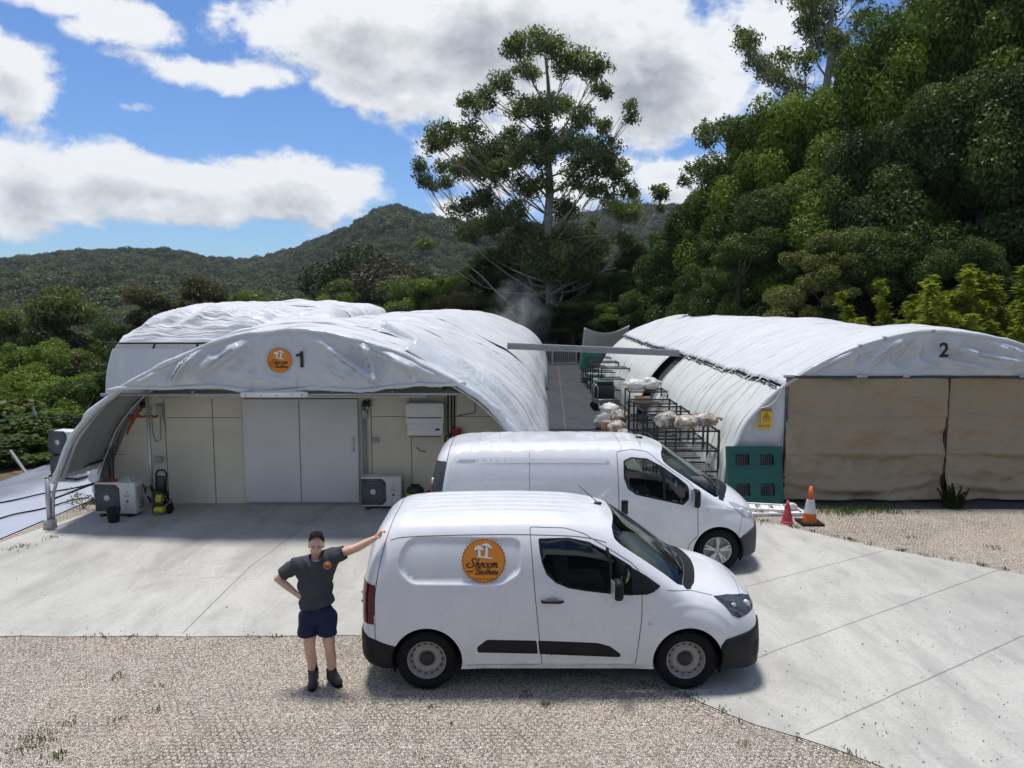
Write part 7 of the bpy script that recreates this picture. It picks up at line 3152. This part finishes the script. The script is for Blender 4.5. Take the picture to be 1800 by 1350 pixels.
def ground_frame(loc, w, d, n, rz, label, z=0.0, inner=True):
    t = thing('metal_frame', (loc[0], loc[1], z), label, 'frame', None, rz)
    mb = MB()
    for y in (-d / 2, d / 2):
        mb.box((0, y, .03), (w, .045, .05), None, .008)
    for x in (-w / 2 + .02, w / 2 - .02):
        mb.box((x, 0, .03), (.045, d - .046, .05), None, .008)
    mb.build('border', M['white_metal'], t)
    for k in range(n):
        MB().box((-w / 2 + w * (k + .5) / n, 0, .030), (w / n * .62, d - .12, .022), None, .005).build('slat', M['white_metal'], t)
    return t


ground_frame((5.05, 14.85), 1.30, .62, 3, .04, 'large white metal frame lying on the ground under the green pallet')
ground_frame((4.98, 14.82), .72, .40, 3, -.22, 'smaller slatted white frame lying on top of the larger frame', .062)
bag((5.50, 14.80, 0.05), (.12, .09, .08), M['bag_white'], 'small white bundle at the end of the white frames by the cones', 61, None, 0, False)


def cone(loc, h, r, mats, label, base=True):
    t = thing('traffic_cone', loc, label, 'cone')
    zs = [(.0 + .03, .28), (.28, .66), (.66, 1.0)]
    for (a, b), mt, nm in zip(zs, mats, ('lower_cone', 'middle_band', 'upper_cone')):
        ra, rb = r * (1 - a * .80), r * (1 - b * .80)
        e = .004 if nm == 'middle_band' else 0
        mb = MB()
        mb.lathe([(ra + e, a * h), (rb + e, b * h)] + ([(rb * .75, h * 1.0)] if b == 1.0 else []), 32, cap=b == 1.0)
        mb.build(nm, M[mt], t)
    mb = MB()
    if base:
        mb.box((0, 0, .016), (r * 3.1, r * 3.1, .032), None, .012)
    else:
        mb.lathe([(r * 1.12, 0), (r * 1.12, .02), (r, .03)], 28)
    mb.build('base', M['black_rubber'] if base else M[mats[0]], t)
    return t


cone((5.58, 14.05, 0), .70, .135, ('cone_orange', 'cone_white', 'cone_orange'), 'tall orange traffic cone with scuffed white band', True)
cone((5.17, 14.08, 0), .42, .105, ('cone_red', 'cone_red', 'cone_red'), 'small faded red cone beside the tall orange one', False)


# ------------------------------------------------------------------ weeds, leaf litter
def blades(P, h, seed, w=.010):
    g = np.random.default_rng(seed)
    n = len(P)
    a = g.uniform(0, 6.283, n)
    d = np.stack([np.cos(a), np.sin(a), np.zeros(n)], -1)
    s = np.stack([-np.sin(a), np.cos(a), np.zeros(n)], -1) * w
    hh = (np.asarray(h) * g.uniform(.5, 1.2, n))[:, None]
    tip = P + d * hh * g.uniform(.3, 1.0, n)[:, None] + np.array([0, 0, 1]) * hh
    mid = P + d * hh * .28 + np.array([0, 0, .62]) * hh
    V = np.stack([P - s * .5, P + s * .5, mid + s * .5, tip, mid - s * .5], 1).reshape(-1, 3)
    F = []
    i = np.arange(n) * 5
    F = np.concatenate([np.stack([i, i + 1, i + 2, i + 4], -1), np.stack([i + 4, i + 2, i + 3, i + 3], -1)[:, :4]])
    # second is a triangle: give it as a thin quad
    return V, F


def tufts(name, spots, label, cat, seed):
    g = np.random.default_rng(seed)
    Vs, Fs, o = [], [], 0
    for (x, y, r, h, n) in spots:
        P = np.stack([x + g.normal(size=n) * r, y + g.normal(size=n) * r, np.zeros(n)], -1)
        V, _ = blades(P, h, int(g.integers(1e6)))
        i = np.arange(n) * 5 + o
        Fs.append(np.concatenate([np.stack([i, i + 1, i + 2], -1), np.stack([i, i + 2, i + 4], -1), np.stack([i + 4, i + 2, i + 3], -1)]))
        Vs.append(V)
        o += len(V)
    ob = mesh_np(name, np.concatenate(Vs), np.concatenate(Fs), M['weed'])
    return tag(ob, label, cat, kind='stuff')


g = np.random.default_rng(3)
sp = []
for k in range(len(edge_front) - 1):
    (x0, y0), (x1, y1) = edge_front[k], edge_front[k + 1]
    for q in range(int(math.hypot(x1 - x0, y1 - y0) / .10)):
        t = g.uniform()
        if g.uniform() < (.42 if x0 > -2.5 else .30):
            sp.append((x0 + (x1 - x0) * t + g.normal() * .02, y0 + (y1 - y0) * t - .03, .03 + .03 * g.uniform(), .02 + .035 * g.uniform() ** 2, int(6 + 20 * g.uniform() ** 2)))
for k in range(len(edge_right) - 1):
    (x0, y0), (x1, y1) = edge_right[k], edge_right[k + 1]
    for q in range(int(math.hypot(x1 - x0, y1 - y0) / .22)):
        t = g.uniform()
        sp.append((x0 + (x1 - x0) * t, y0 + (y1 - y0) * t + .06, .05, .05, 16))
for (u, v, r, h, n) in ((65, 1300, .16, .06, 150), (40, 1318, .12, .05, 90), (100, 1330, .06, .07, 60), (122, 1272, .05, .05, 30), (205, 1190, .06, .05, 40), (280, 1205, .05, .04, 24), (275, 1250, .04, .05, 26), (210, 1262, .05, .04, 30), (960, 1240, .045, .06, 46), (925, 1222, .05, .05, 36), (760, 1242, .035, .05, 26), (790, 1272, .03, .04, 20), (1310, 1305, .05, .05, 22), (735, 1330, .05, .03, 22), (700, 1222, .03, .03, 10), (1745, 962, .10, .08, 60), (1600, 945, .08, .06, 40), (1500, 950, .09, .06, 40), (1340, 918, .14, .08, 90), (1560, 1290, .03, .03, 8), (90, 945, .10, .07, 60), (40, 960, .10, .07, 60), (20, 965, .08, .06, 40)):
    p = gp(u, v)
    sp.append((p.x, p.y, r * .8, h * .5, int(n * .8)))
tufts('grass_tufts', sp, 'thin weeds and grass growing along the edge of the concrete and in the gravel', 'weeds', 4)
sp = []
for k in range(70):
    u, v = g.normal(1500, 45), g.normal(897, 6)
    p = gp(u, v)
    sp.append((p.x, p.y, .09, .05 + .05 * g.uniform(), 16))
tufts('creeping_weeds', sp, 'creeping green weeds at the foot of the tan curtain', 'weeds', 9)
# single plants
for (u, v, h, w, kind_, lf, nm, lb) in ((1676, 892, .50, .34, 'bamboo', 'leaf_dark', 'weed_plant', 'leafy green weed growing in front of the gap between the tan curtains'),):
    p = gp(u, v)
    tree(nm, p.x, p.y, h, w, kind_, 1, lf, lb, 'plant', None, 'bark_dark', 0, 0.0)
p = gp(148, 893)
tw = thing('dry_shrub', (p.x, p.y, 0), 'sparse twiggy shrub on the edge of the white ground sheet', 'plant')
mb = MB()
gg = np.random.default_rng(8)
tips = []
for k in range(22):
    a, e = gg.uniform(0, 6.28), gg.uniform(.4, 1.2)
    tip = np.array([math.cos(a) * math.cos(e), math.sin(a) * math.cos(e), math.sin(e)]) * gg.uniform(.22, .46)
    limb(mb, [0, 0, 0], tip, .006, .003, gg, -.1, 4, 5)
    tips.append(tip)
mb.build('twigs', simple('dry_twig', (.26, .22, .15), .9), tw)
V, F = cards(np.repeat(np.array(tips), 5, 0) + gg.normal(size=(110, 3)) * .03, .03, .3, 1.8, 3)
mesh_np('leaves', V, F, M['weed'], tw, attrs={'clump': np.full(len(F), .5)})
# litter: small dark leaves and pebbles blown over the concrete
n = 420
P = []
while len(P) < n:
    u, v = g.uniform(0, 1800), g.uniform(900, 1350)
    if g.uniform() < .55:
        u, v = g.uniform(1230, 1800), g.uniform(960, 1350)
    p = gp(u, v)
    if pip(np.array([p.x]), np.array([p.y]), slab_pts)[0]:
        P.append((p.x, p.y, .007))
V, F = cards(np.array(P), g.uniform(.007, .018, n), 1.5, 1.4, 12)
tag(mesh_np('leaf_litter', V, F, simple('dry_leaf_litter', (.09, .075, .055), .9, 0, .5, 3)), 'small dark leaves and crumbs scattered over the concrete', 'litter', kind='stuff')
# ------------------------------------------------------------------ trees one can tell apart
def px_tree(name, u, vtop, Y, width, kind, seed, leaf, label, group=None, bark='bark_dark', z0=None):
    p = at(u, vtop, Y)
    z = float(terrain_h(p.x, Y)) if z0 is None else z0
    return tree(name, p.x, Y, max(1.0, p.z - z), width, kind, seed, leaf, label, 'tree', group, bark, None, z)


# the wall of tall trees on the right
WALL = [
    (1178, 405, 47, 6.5, 'wall', 1, 'leaf_dark', 'dark narrow tree at the left end of the tall tree wall'),
    (1222, 345, 46, 7.0, 'wall', 2, 'leaf_dark', 'dark tree second from the left end of the tree wall, above shed 2'),
    (1268, 285, 45, 7.5, 'wall', 1, 'leaf_green', 'green tree in the left part of the tree wall, stepping up from the dark ones'),
    (1325, 205, 43, 8.0, 'wall', 3, 'leaf_green', 'green tree at the shoulder where the tree wall steps up steeply'),
    (1395, 160, 42, 8.0, 'broad', 4, 'leaf_bright', 'bright yellow green crown on the left shoulder of the tree wall'),
    (1450, 150, 44, 7.5, 'wall', 2, 'leaf_green', 'mid green tree below the wispy gum in the tree wall'),
    (1510, 80, 40, 7.5, 'wall', 3, 'leaf_green', 'tall green tree right of the wispy gum'),
    (1572, 40, 39, 7.5, 'wall', 1, 'leaf_bright', 'tall bright green tree near the top of the frame'),
    (1625, -20, 41, 8.0, 'wall', 4, 'leaf_green', 'very tall green tree cut by the top of the frame'),
    (1690, -70, 40, 8.5, 'wall', 2, 'leaf_bright', 'tallest bright green tree of the wall, cut by the top edge'),
    (1768, -100, 39, 9.0, 'wall', 3, 'leaf_green', 'very tall green tree in the top right corner'),
    (1860, -100, 38, 9.0, 'wall', 1, 'leaf_dark', 'tall dark tree at the right edge of the frame'),
    (1350, 320, 37, 6.5, 'wall', 2, 'leaf_dark', 'dark lower tree in the front row of the tree wall, left'),
    (1430, 290, 36, 6.5, 'wall', 4, 'leaf_green', 'green front row tree below the bright shoulder crown'),
    (1505, 250, 35, 6.5, 'wall', 1, 'leaf_dark', 'dark front row tree left of the middle of the wall'),
    (1580, 215, 34, 7.0, 'wall', 3, 'leaf_dark', 'dark front row tree in the middle of the wall'),
    (1655, 150, 33, 7.0, 'wall', 2, 'leaf_dark', 'dark front row tree with a high pointed crown'),
    (1735, 110, 32, 7.5, 'wall', 4, 'leaf_dark', 'dark broad front row tree towards the right edge'),
    (1810, 130, 31, 7.5, 'wall', 1, 'leaf_dark', 'dark front row tree cut by the right edge'),
    (1300, 400, 35, 5.5, 'broad', 2, 'leaf_dark', 'low dark tree behind the ridge of shed 2'),
    (1475, 400, 31, 5.5, 'broad', 3, 'leaf_olive', 'low olive vine covered tree in the front of the wall'),
    (1560, 395, 30, 5.5, 'wall', 2, 'leaf_dark', 'low dark tree left of the yellow bamboo'),
    (1690, 415, 29, 4.5, 'broad', 4, 'leaf_dark', 'small rounded dark green tree standing behind the bamboo'),
    (1240, 470, 40, 5.0, 'wall', 4, 'leaf_dark', 'lowest dark tree where the wall meets the shed 2 roof'),
]
for a in WALL:
    px_tree('forest_tree', *a, group='tall trees walling the right side')
for (u, v, Y, w, sd) in ((1612, 478, 25.5, 1.9, 1), (1655, 505, 26, 2.1, 2), (1700, 500, 25, 2.0, 1), (1752, 468, 24.5, 2.2, 2), (1795, 460, 24, 2.3, 1), (1850, 470, 24.5, 2.3, 2), (1726, 520, 24.2, 1.7, 2)):
    lb = {1612: 'leftmost yellow green bamboo clump, tall and narrow', 1655: 'second bamboo clump from the left, shorter and wider', 1700: 'bamboo clump in the middle of the yellow row', 1752: 'tall bamboo clump left of the frame edge', 1795: 'bamboo clump cut by the right edge of the frame', 1850: 'bamboo clump just beyond the right edge', 1726: 'low bamboo clump in front of the yellow row'}[u]
    px_tree('bamboo', u, v, Y, w * 1.8, 'bamboo', sd, 'leaf_bamboo', lb, 'yellow green bamboo clumps', 'leaf_bamboo')

# trees seen over the sheds and down in the valley on the left
MID = [
    ('gum_tree', 95, 500, 56, 9.0, 'tier', 5, 'leaf_olive', 'tall olive layered tree standing in the valley at the left', 'bark_dark', -12),
    ('gum_tree', 150, 600, 50, 7.0, 'tier', 6, 'leaf_olive', 'lower olive layered tree right of the tall one in the valley', 'bark_dark', -12),
    ('broad_tree', 15, 605, 36, 7.5, 'broad', 5, 'leaf_bright', 'bright green rounded tree at the left edge below the olive tree', 'bark_dark', -7),
    ('broad_tree', 48, 590, 44, 7.0, 'broad', 6, 'leaf_green', 'green rounded tree between the olive tree and the left edge', 'bark_dark', -9),
    ('gum_tree', 25, 545, 62, 8.0, 'tier', 7, 'leaf_olive', 'olive brown tree behind the bright one at the left edge', 'bark_dark', -12),
    ('broad_tree', 180, 570, 58, 6.5, 'broad', 7, 'leaf_dark', 'dark rounded tree behind the narrow pine on the left', 'bark_dark', -12),
    ('broad_tree', 310, 520, 70, 6.0, 'broad', 6, 'leaf_green', 'green tree between the two brownish crowns over the tall tunnel', 'bark_dark', -9),
    ('broad_tree', 85, 650, 33, 6.0, 'broad', 6, 'leaf_green', 'green rounded tree behind the shrubs on the left', 'bark_dark', -6),
    ('broad_tree', 140, 640, 32, 5.5, 'broad', 5, 'leaf_green', 'green tree just left of the tall tunnel wall', 'bark_dark', -6),
    ('casuarina', 262, 505, 62, 6.5, 'tier', 7, 'leaf_brown', 'small dark brown green tree peeping over the tall tunnel', 'bark_dark', -9),
    ('casuarina', 358, 484, 66, 8.0, 'tier', 5, 'leaf_brown', 'wide dark brownish tree above the tall tunnel roof', 'bark_dark', -9),
    ('pine_tree', 215, 545, 46, 4.0, 'cone', 5, 'leaf_dark', 'dark narrow tree directly left of the tall tunnel', 'bark_dark', -9),
    ('broad_tree', 445, 505, 66, 7.0, 'broad', 6, 'leaf_green', 'green tree over the right end of the tall tunnel', 'bark_dark', -8),
    ('broad_tree', 510, 515, 62, 5.0, 'broad', 5, 'leaf_bright', 'small bright green tree left of the olive crown over the shed', 'bark_dark', -6),
    ('gum_tree', 590, 481, 78, 8.5, 'tier', 6, 'leaf_olive', 'olive rounded crown rising over the shed 1 ridge', 'bark_dark', -8),
    ('broad_tree', 560, 515, 62, 5.5, 'broad', 6, 'leaf_bright', 'bright green tree in front of the olive crown', 'bark_dark', -5),
    ('broad_tree', 625, 520, 60, 5.0, 'broad', 7, 'leaf_green', 'low green tree right of the olive crown', 'bark_dark', -5),
    ('gum_tree', 690, 486, 84, 8.5, 'tier', 7, 'leaf_gum', 'grey green flat crowned gum between the olive crown and the dark trees', 'bark_pale', -9),
    ('broad_tree', 668, 530, 58, 5.5, 'broad', 5, 'leaf_green', 'low green tree above the middle of the shed 1 roof', 'bark_dark', -4),
    ('broad_tree', 715, 535, 57, 5.5, 'broad', 7, 'leaf_dark', 'low dark tree above the shed 1 roof, left of the steam', 'bark_dark', -4),
    ('broad_tree', 760, 480, 60, 7.5, 'broad', 6, 'leaf_green', 'full green tree left of the dark thicket below the giant gum', 'bark_dark', -3),
    ('broad_tree', 800, 500, 56, 5.5, 'broad', 7, 'leaf_brown', 'brownish vine covered tree left of the giant gum', 'bark_dark', -2),
    ('thicket_tree', 850, 440, 62, 8.0, 'wall', 5, 'leaf_dark', 'dark thicket tree just left of the giant gum', 'bark_dark', 0),
    ('thicket_tree', 905, 425, 64, 8.0, 'wall', 6, 'leaf_dark', 'dark thicket tree behind the steam plume', 'bark_dark', 0),
    ('thicket_tree', 960, 450, 63, 8.0, 'wall', 5, 'leaf_dark', 'dark thicket tree behind the trunk of the giant gum', 'bark_dark', 0),
    ('thicket_tree', 1020, 430, 64, 8.0, 'wall', 6, 'leaf_dark', 'dark thicket tree just right of the giant gum', 'bark_dark', 0),
    ('thicket_tree', 1075, 470, 58, 7.0, 'broad', 6, 'leaf_dark', 'dark green thicket tree behind the cloth screen', 'bark_dark', 0),
    ('thicket_tree', 1120, 425, 60, 7.0, 'wall', 7, 'leaf_olive', 'olive brown thicket tree left of the tree wall', 'bark_dark', 0),
    ('thicket_tree', 1165, 470, 55, 6.5, 'broad', 7, 'leaf_olive', 'yellowish brown tree beside the left end of the tree wall', 'bark_dark', 0),
    ('thicket_tree', 1100, 520, 52, 5.5, 'broad', 5, 'leaf_green', 'low green tree behind the far end of shed 2', 'bark_dark', 0),
    ('thicket_tree', 1010, 525, 54, 6.0, 'broad', 6, 'leaf_dark', 'low dark tree closing the end of the alley', 'bark_dark', 0),
    ('thicket_tree', 940, 530, 55, 6.0, 'broad', 7, 'leaf_dark', 'low dark tree at the alley end behind the steam', 'bark_dark', 0),
    ('thicket_tree', 870, 525, 55, 6.0, 'wall', 7, 'leaf_dark', 'low dark tree over the far end of shed 1', 'bark_dark', 0),
    ('thicket_tree', 820, 540, 54, 5.0, 'broad', 5, 'leaf_dark', 'low dark bush like tree over the shed 1 far ridge', 'bark_dark', 0),
]
for (nm, u, v, Y, w, kd, sd, lf, lb, bk_, z0) in MID:
    px_tree(nm, u, v, Y, w, kd, sd, lf, lb, 'trees beyond the sheds', bk_, z0)
for (u, v, Y, w, sd, lf, lb) in ((10, 690, 23, 3.6, 1, 'leaf_olive', 'olive leafy shrub at the far left edge'), (60, 725, 21, 3.0, 2, 'leaf_dark', 'dark leafy shrub with the pale stake'), (112, 712, 22.5, 2.8, 1, 'leaf_bright', 'yellow green leafy shrub beside the canopy'), (20, 760, 19.6, 2.6, 2, 'leaf_dark', 'low dark shrub above the bare dirt bank'), (150, 745, 24, 2.6, 2, 'leaf_dark', 'dark shrub behind the canopy cover'), (-60, 700, 21, 4.0, 1, 'leaf_olive', 'shrub just beyond the left edge')):
    p = at(u, v, Y)
    tree('leafy_shrub', p.x, Y, p.z - float(terrain_h(p.x, Y)), w, 'shrub', sd, lf, lb, 'shrub', 'shrubs on the left bank')


M['bark_gum'] = simple('gum_bark', (.25, .23, .20), .85, 0, .35, 3, .5, 14, .3, (.09, .075, .06, .8))
# the giant gum and the wispy gums: limbs grown to leaf clumps placed as seen
def gum(name, u0, vbase, Y, clumps_px, trunk_px, r0, label, seed, leaf='leaf_gum', per=120, dead=(), thick=3.2):
    g = np.random.default_rng(seed)
    base = at(trunk_px[0][0], trunk_px[0][1], Y)
    base = Vector((base.x, Y, 0.0)) if vbase is None else base
    t = thing(name, base, label, 'tree')
    b = np.array(base)
    tp = [np.array([at(u, v, Y).x, Y + g.normal() * .2, at(u, v, Y).z]) for u, v in trunk_px]
    tp[0] = b.copy()
    tp = catmull(tp, 8)
    mb = MB()
    n = len(tp)
    rad = [r0 * (1 - k / (n - 1)) ** .75 + .03 for k in range(n)]
    mb.tube([p - b for p in tp], rad, 10)
    V_, F_, A_ = [], [], []
    parts = []
    zs = np.array([p[2] for p in tp])
    for k, (u, v, ru, rv) in enumerate(clumps_px):
        if Y > 55:
            v = 600 - (600 - v) * .935
        c = at(u, v, Y)
        mpx = Y / FPX
        R_ = ru * mpx * (1.15 if v < 300 else 1.0)
        c = np.array([c.x, Y + g.normal() * 2.6, c.z])
        off = np.array([c[0], c[1]]) - np.array([tp[0][0], Y])
        # where the limb leaves the trunk: lower than the clump, by its distance out
        h = c[2] - abs(c[0] - np.interp(c[2], zs, [p[0] for p in tp])) * g.uniform(.7, 1.1) - 1.0
        h = max(zs[0] + (zs[-1] - zs[0]) * g.uniform(.08, .30), min(h, zs[-1] - .5))
        i0 = int(np.argmin(np.abs(zs - h)))
        pts = limb(mb, tp[i0] - b, c - b, min(.075 if v < 350 else .035, rad[i0] * .4), .018, g, g.uniform(-.02, .22), 8, 6)
        sub = int(6 + 9 * (ru / 40))
        for q in range(sub):
            d = g.normal(size=3)
            d /= np.linalg.norm(d)
            cc = c + d * np.array([R_ * .88, R_ * .88, rv * mpx * 1.15]) * g.uniform(.25, 1.0)
            s0 = np.array(pts[int(g.integers(4, 8))]) + b
            limb(mb, s0 - b, cc - b, .022, .008, g, .05, 4, 5)
            rr = g.uniform(.48, .92) * (R_ / 1.7) ** .4
            P, dd = clump_points(cc, np.array([rr * 1.05, rr * 1.05, rr * .8]), int(per * rr * rr * 1.5), g, .05)
            V, F = cards(P - b, .12, .15, 2.4, seed * 999 + k * 40 + q, .9, None)
            parts.append((V, F, float(g.uniform(0, 1))))
    for (pts_px, rr) in dead:
        pp = catmull([np.array([at(u, v, Y - 1).x, Y - 1.0 + .3 * i, at(u, v, Y - 1).z]) for i, (u, v) in enumerate(pts_px)], 5)
        mb.tube([p - b for p in pp], [rr * (1 - .8 * i / len(pp)) for i in range(len(pp))], 6)
    mb.build('trunk', M['bark_gum'], t)
    V, F, a = merge(parts)
    mesh_np('crown', V, F, M[leaf], t, attrs={'clump': a})
    return t


GUM = [(955, 70, 40, 16), (905, 78, 30, 16), (1000, 92, 40, 18), (1040, 105, 36, 20), (880, 100, 28, 20), (855, 130, 30, 22), (825, 165, 22, 16), (1058, 125, 20, 14), (930, 92, 30, 14),
       (990, 138, 34, 16), (965, 130, 20, 10), (935, 175, 46, 14), (900, 185, 26, 10), (1020, 180, 34, 18), (1075, 172, 22, 14), (1100, 182, 16, 14), (985, 215, 50, 18), (945, 222, 30, 14),
       (1040, 220, 30, 16), (825, 215, 26, 14), (795, 225, 34, 16), (765, 235, 22, 12), (850, 235, 40, 20), (890, 245, 44, 20), (925, 250, 30, 16), (800, 262, 34, 16), (840, 275, 40, 18), (735, 270, 14, 10),
       (750, 300, 22, 12), (775, 288, 20, 14), (880, 290, 40, 20), (960, 270, 40, 16), (1020, 265, 26, 20), (1060, 255, 34, 22), (1085, 280, 30, 20), (1045, 285, 28, 18), (940, 310, 44, 18), (1010, 305, 34, 16),
       (840, 330, 36, 18), (810, 350, 32, 18), (870, 345, 36, 18), (900, 365, 38, 18), (1000, 345, 40, 22), (1040, 330, 24, 14), (1085, 325, 26, 16), (1120, 312, 26, 16), (1155, 322, 22, 10), (1175, 338, 10, 8), (1110, 350, 22, 14),
       (860, 385, 44, 18), (930, 400, 50, 20), (985, 395, 50, 22), (1040, 390, 44, 20), (1085, 375, 30, 18), (820, 400, 30, 16), (900, 430, 50, 20), (970, 435, 50, 20), (1040, 425, 44, 18), (745, 412, 18, 10), (1095, 415, 26, 14), (960, 470, 50, 18), (1010, 465, 40, 18), (910, 470, 40, 18)]
gum('giant_gum_tree', 965, None, 58, GUM, [(968, 600), (969, 500), (962, 410), (967, 330), (961, 250), (964, 160), (957, 95)], .44,
    'giant gum tree with open tiered crown and pale trunk rising behind the alley', 21, per=135,
    dead=[([(965, 520), (1000, 500), (1050, 480), (1085, 470)], .12), ([(966, 560), (920, 548), (880, 520), (840, 480), (800, 452), (770, 425)], .13), ([(1040, 590), (1060, 560), (1110, 530), (1130, 515)], .10), ([(1060, 560), (1075, 520), (1072, 490)], .06), ([(960, 505), (935, 498), (925, 480)], .08), ([(968, 545), (985, 530), (990, 505), (980, 490)], .12), ([(966, 430), (1030, 415), (1110, 412), (1135, 402)], .07)])
WISP = [(1325, 45, 24, 16), (1310, 80, 20, 14), (1350, 60, 16, 14), (1395, 15, 40, 16), (1440, 20, 40, 20), (1480, 35, 30, 18), (1410, 55, 26, 18), (1460, 70, 34, 18), (1350, 100, 30, 12), (1395, 95, 26, 14), (1430, 105, 26, 14), (1525, 35, 30, 20), (1560, 25, 26, 16), (1330, 140, 18, 12), (1375, 130, 26, 12), (1410, 145, 24, 14), (1340, 165, 18, 14), (1560, -5, 20, 8), (1590, 2, 10, 6), (1500, 75, 26, 16), (1450, -20, 40, 14), (1510, -10, 30, 14)]
gum('wispy_gum_tree', 1455, None, 52, WISP, [(1452, 560), (1453, 300), (1452, 170), (1455, 100), (1462, 30), (1465, -25)], .34,
    'tall wispy gum with thin open crown behind the top of the tree wall', 23, per=75)
WISP2 = [(1245, 225, 22, 12), (1235, 250, 20, 14), (1265, 240, 22, 14), (1285, 220, 20, 12), (1250, 275, 22, 14), (1230, 300, 14, 10), (1255, 310, 16, 12), (1290, 255, 22, 14)]
gum('wispy_gum_tree', 1290, None, 54, WISP2, [(1300, 560), (1298, 380), (1288, 290), (1270, 225)], .22,
    'smaller wispy gum leaning out left of the tree wall', 29, per=90)

# the pale roofs far away in the forest
for (u, v, lb) in ((275, 504, 'tiny white house roof among the far trees at the left'), (443, 509, 'tiny white house roof among the far trees near the tall tunnel')):
    p = at(u, v, 300)
    h = thing('house', (p.x, 300, p.z - 3.0), lb, 'house')
    MB().box((0, 0, -3.0), (3.4, 4, 7.0)).build('walls', M['white_metal'], h)
    MB().prism([(-2.2, .45), (2.2, .45), (0, 1.2)], (0, -3.5, 0), (1, 0, 0), (0, 0, 1), (0, 7, 0)).build('roof', M['white_metal'], h)

# the house whose raised deck the picture is taken from: unseen, added behind the camera to dim and be mirrored by the vans
hs = thing('unseen_house', (0, -5.5, 0), 'dark timber house with a low roof unseen behind the viewpoint, added to dim the vans', 'house')
mb = MB()
mb.box((0, -3, 2.7), (15, 6, 5.4))
for k in range(25):
    mb.box((0, .012, .2 + .21 * k), (15, .03, .03))
mb.build('walls', simple('dark_weatherboard', (.13, .115, .095), .8, 0, .2, 2), hs)
MB().prism([(-6.6, 5.35), (.6, 5.35), (-3, 6.6)], (-8, 0, 0), (0, 1, 0), (0, 0, 1), (16, 0, 0)).build('roof', simple('dark_roof_sheet', (.08, .085, .09), .6), hs)
for x in (-5, -1.5, 2, 5.5):
    MB().box((x, .03, 3.9), (2.2, .06, 1.6), None, .01).build('window', M['glass_dark'] if False else M['dash'], hs)
for (x, y, h, w, sd, lb) in ((-24, -2, 11, 9, 1, 'unseen dark tree added left of the house behind the viewpoint'), (24, -1, 11, 9, 2, 'unseen dark tree added right of the house behind the viewpoint'), (30, 8, 14, 10, 3, 'unseen dark tree added far right of the yard'), (-32, 5, 13, 10, 4, 'unseen dark tree added far left of the yard')):  # out of view, added to darken what the vans face
    tree('unseen_yard_tree', x, y, h, w, 'wall', sd, 'leaf_dark', lb, 'tree', 'unseen trees added beside the yard', 'bark_dark', None, 0)

# ------------------------------------------------------------------ steam and haze
m, nt, out = new_mat('steam_volume')
co = nt.coord('Object')
r = nt.vm('LENGTH', nt.vm('MULTIPLY', co, (.42, .42, .30)), out=1)
f = nt.mapr(r, 1.0, .15)
nz = nt.mapr(nt.noise(co, .75, 4, .6, .5), .40, .75)
pv = nt.n('ShaderNodeVolumePrincipled')
pv.inputs['Color'].default_value = (.92, .94, .96, 1)
nt.put(pv.inputs['Density'], nt.m('MULTIPLY', nt.m('MULTIPLY', f, nz), 1.1))
pv.inputs['Anisotropy'].default_value = .2
nt.l(pv.outputs[0], out.inputs[1])
p = at(915, 565, 49.5)
o = MB().box((0, 0, 0), (5.6, 4.6, 7.4)).build('steam', m, None, (p.x, 51.5, p.z))
tag(o, 'faint plume of steam drifting up from the far end of shed 1', 'steam', kind='stuff')
m, nt, out = new_mat('air_haze')
pv = nt.n('ShaderNodeVolumePrincipled')
pv.inputs['Color'].default_value = (.80, .89, 1.0, 1)
pv.inputs['Density'].default_value = .00012
pv.inputs['Anisotropy'].default_value = .3
nt.l(pv.outputs[0], out.inputs[1])
o = MB().box((0, 480, 55), (2100, 1100, 150)).build('haze', m)
tag(o, 'thin blue air between the sheds and the far hills', 'haze', kind='stuff')
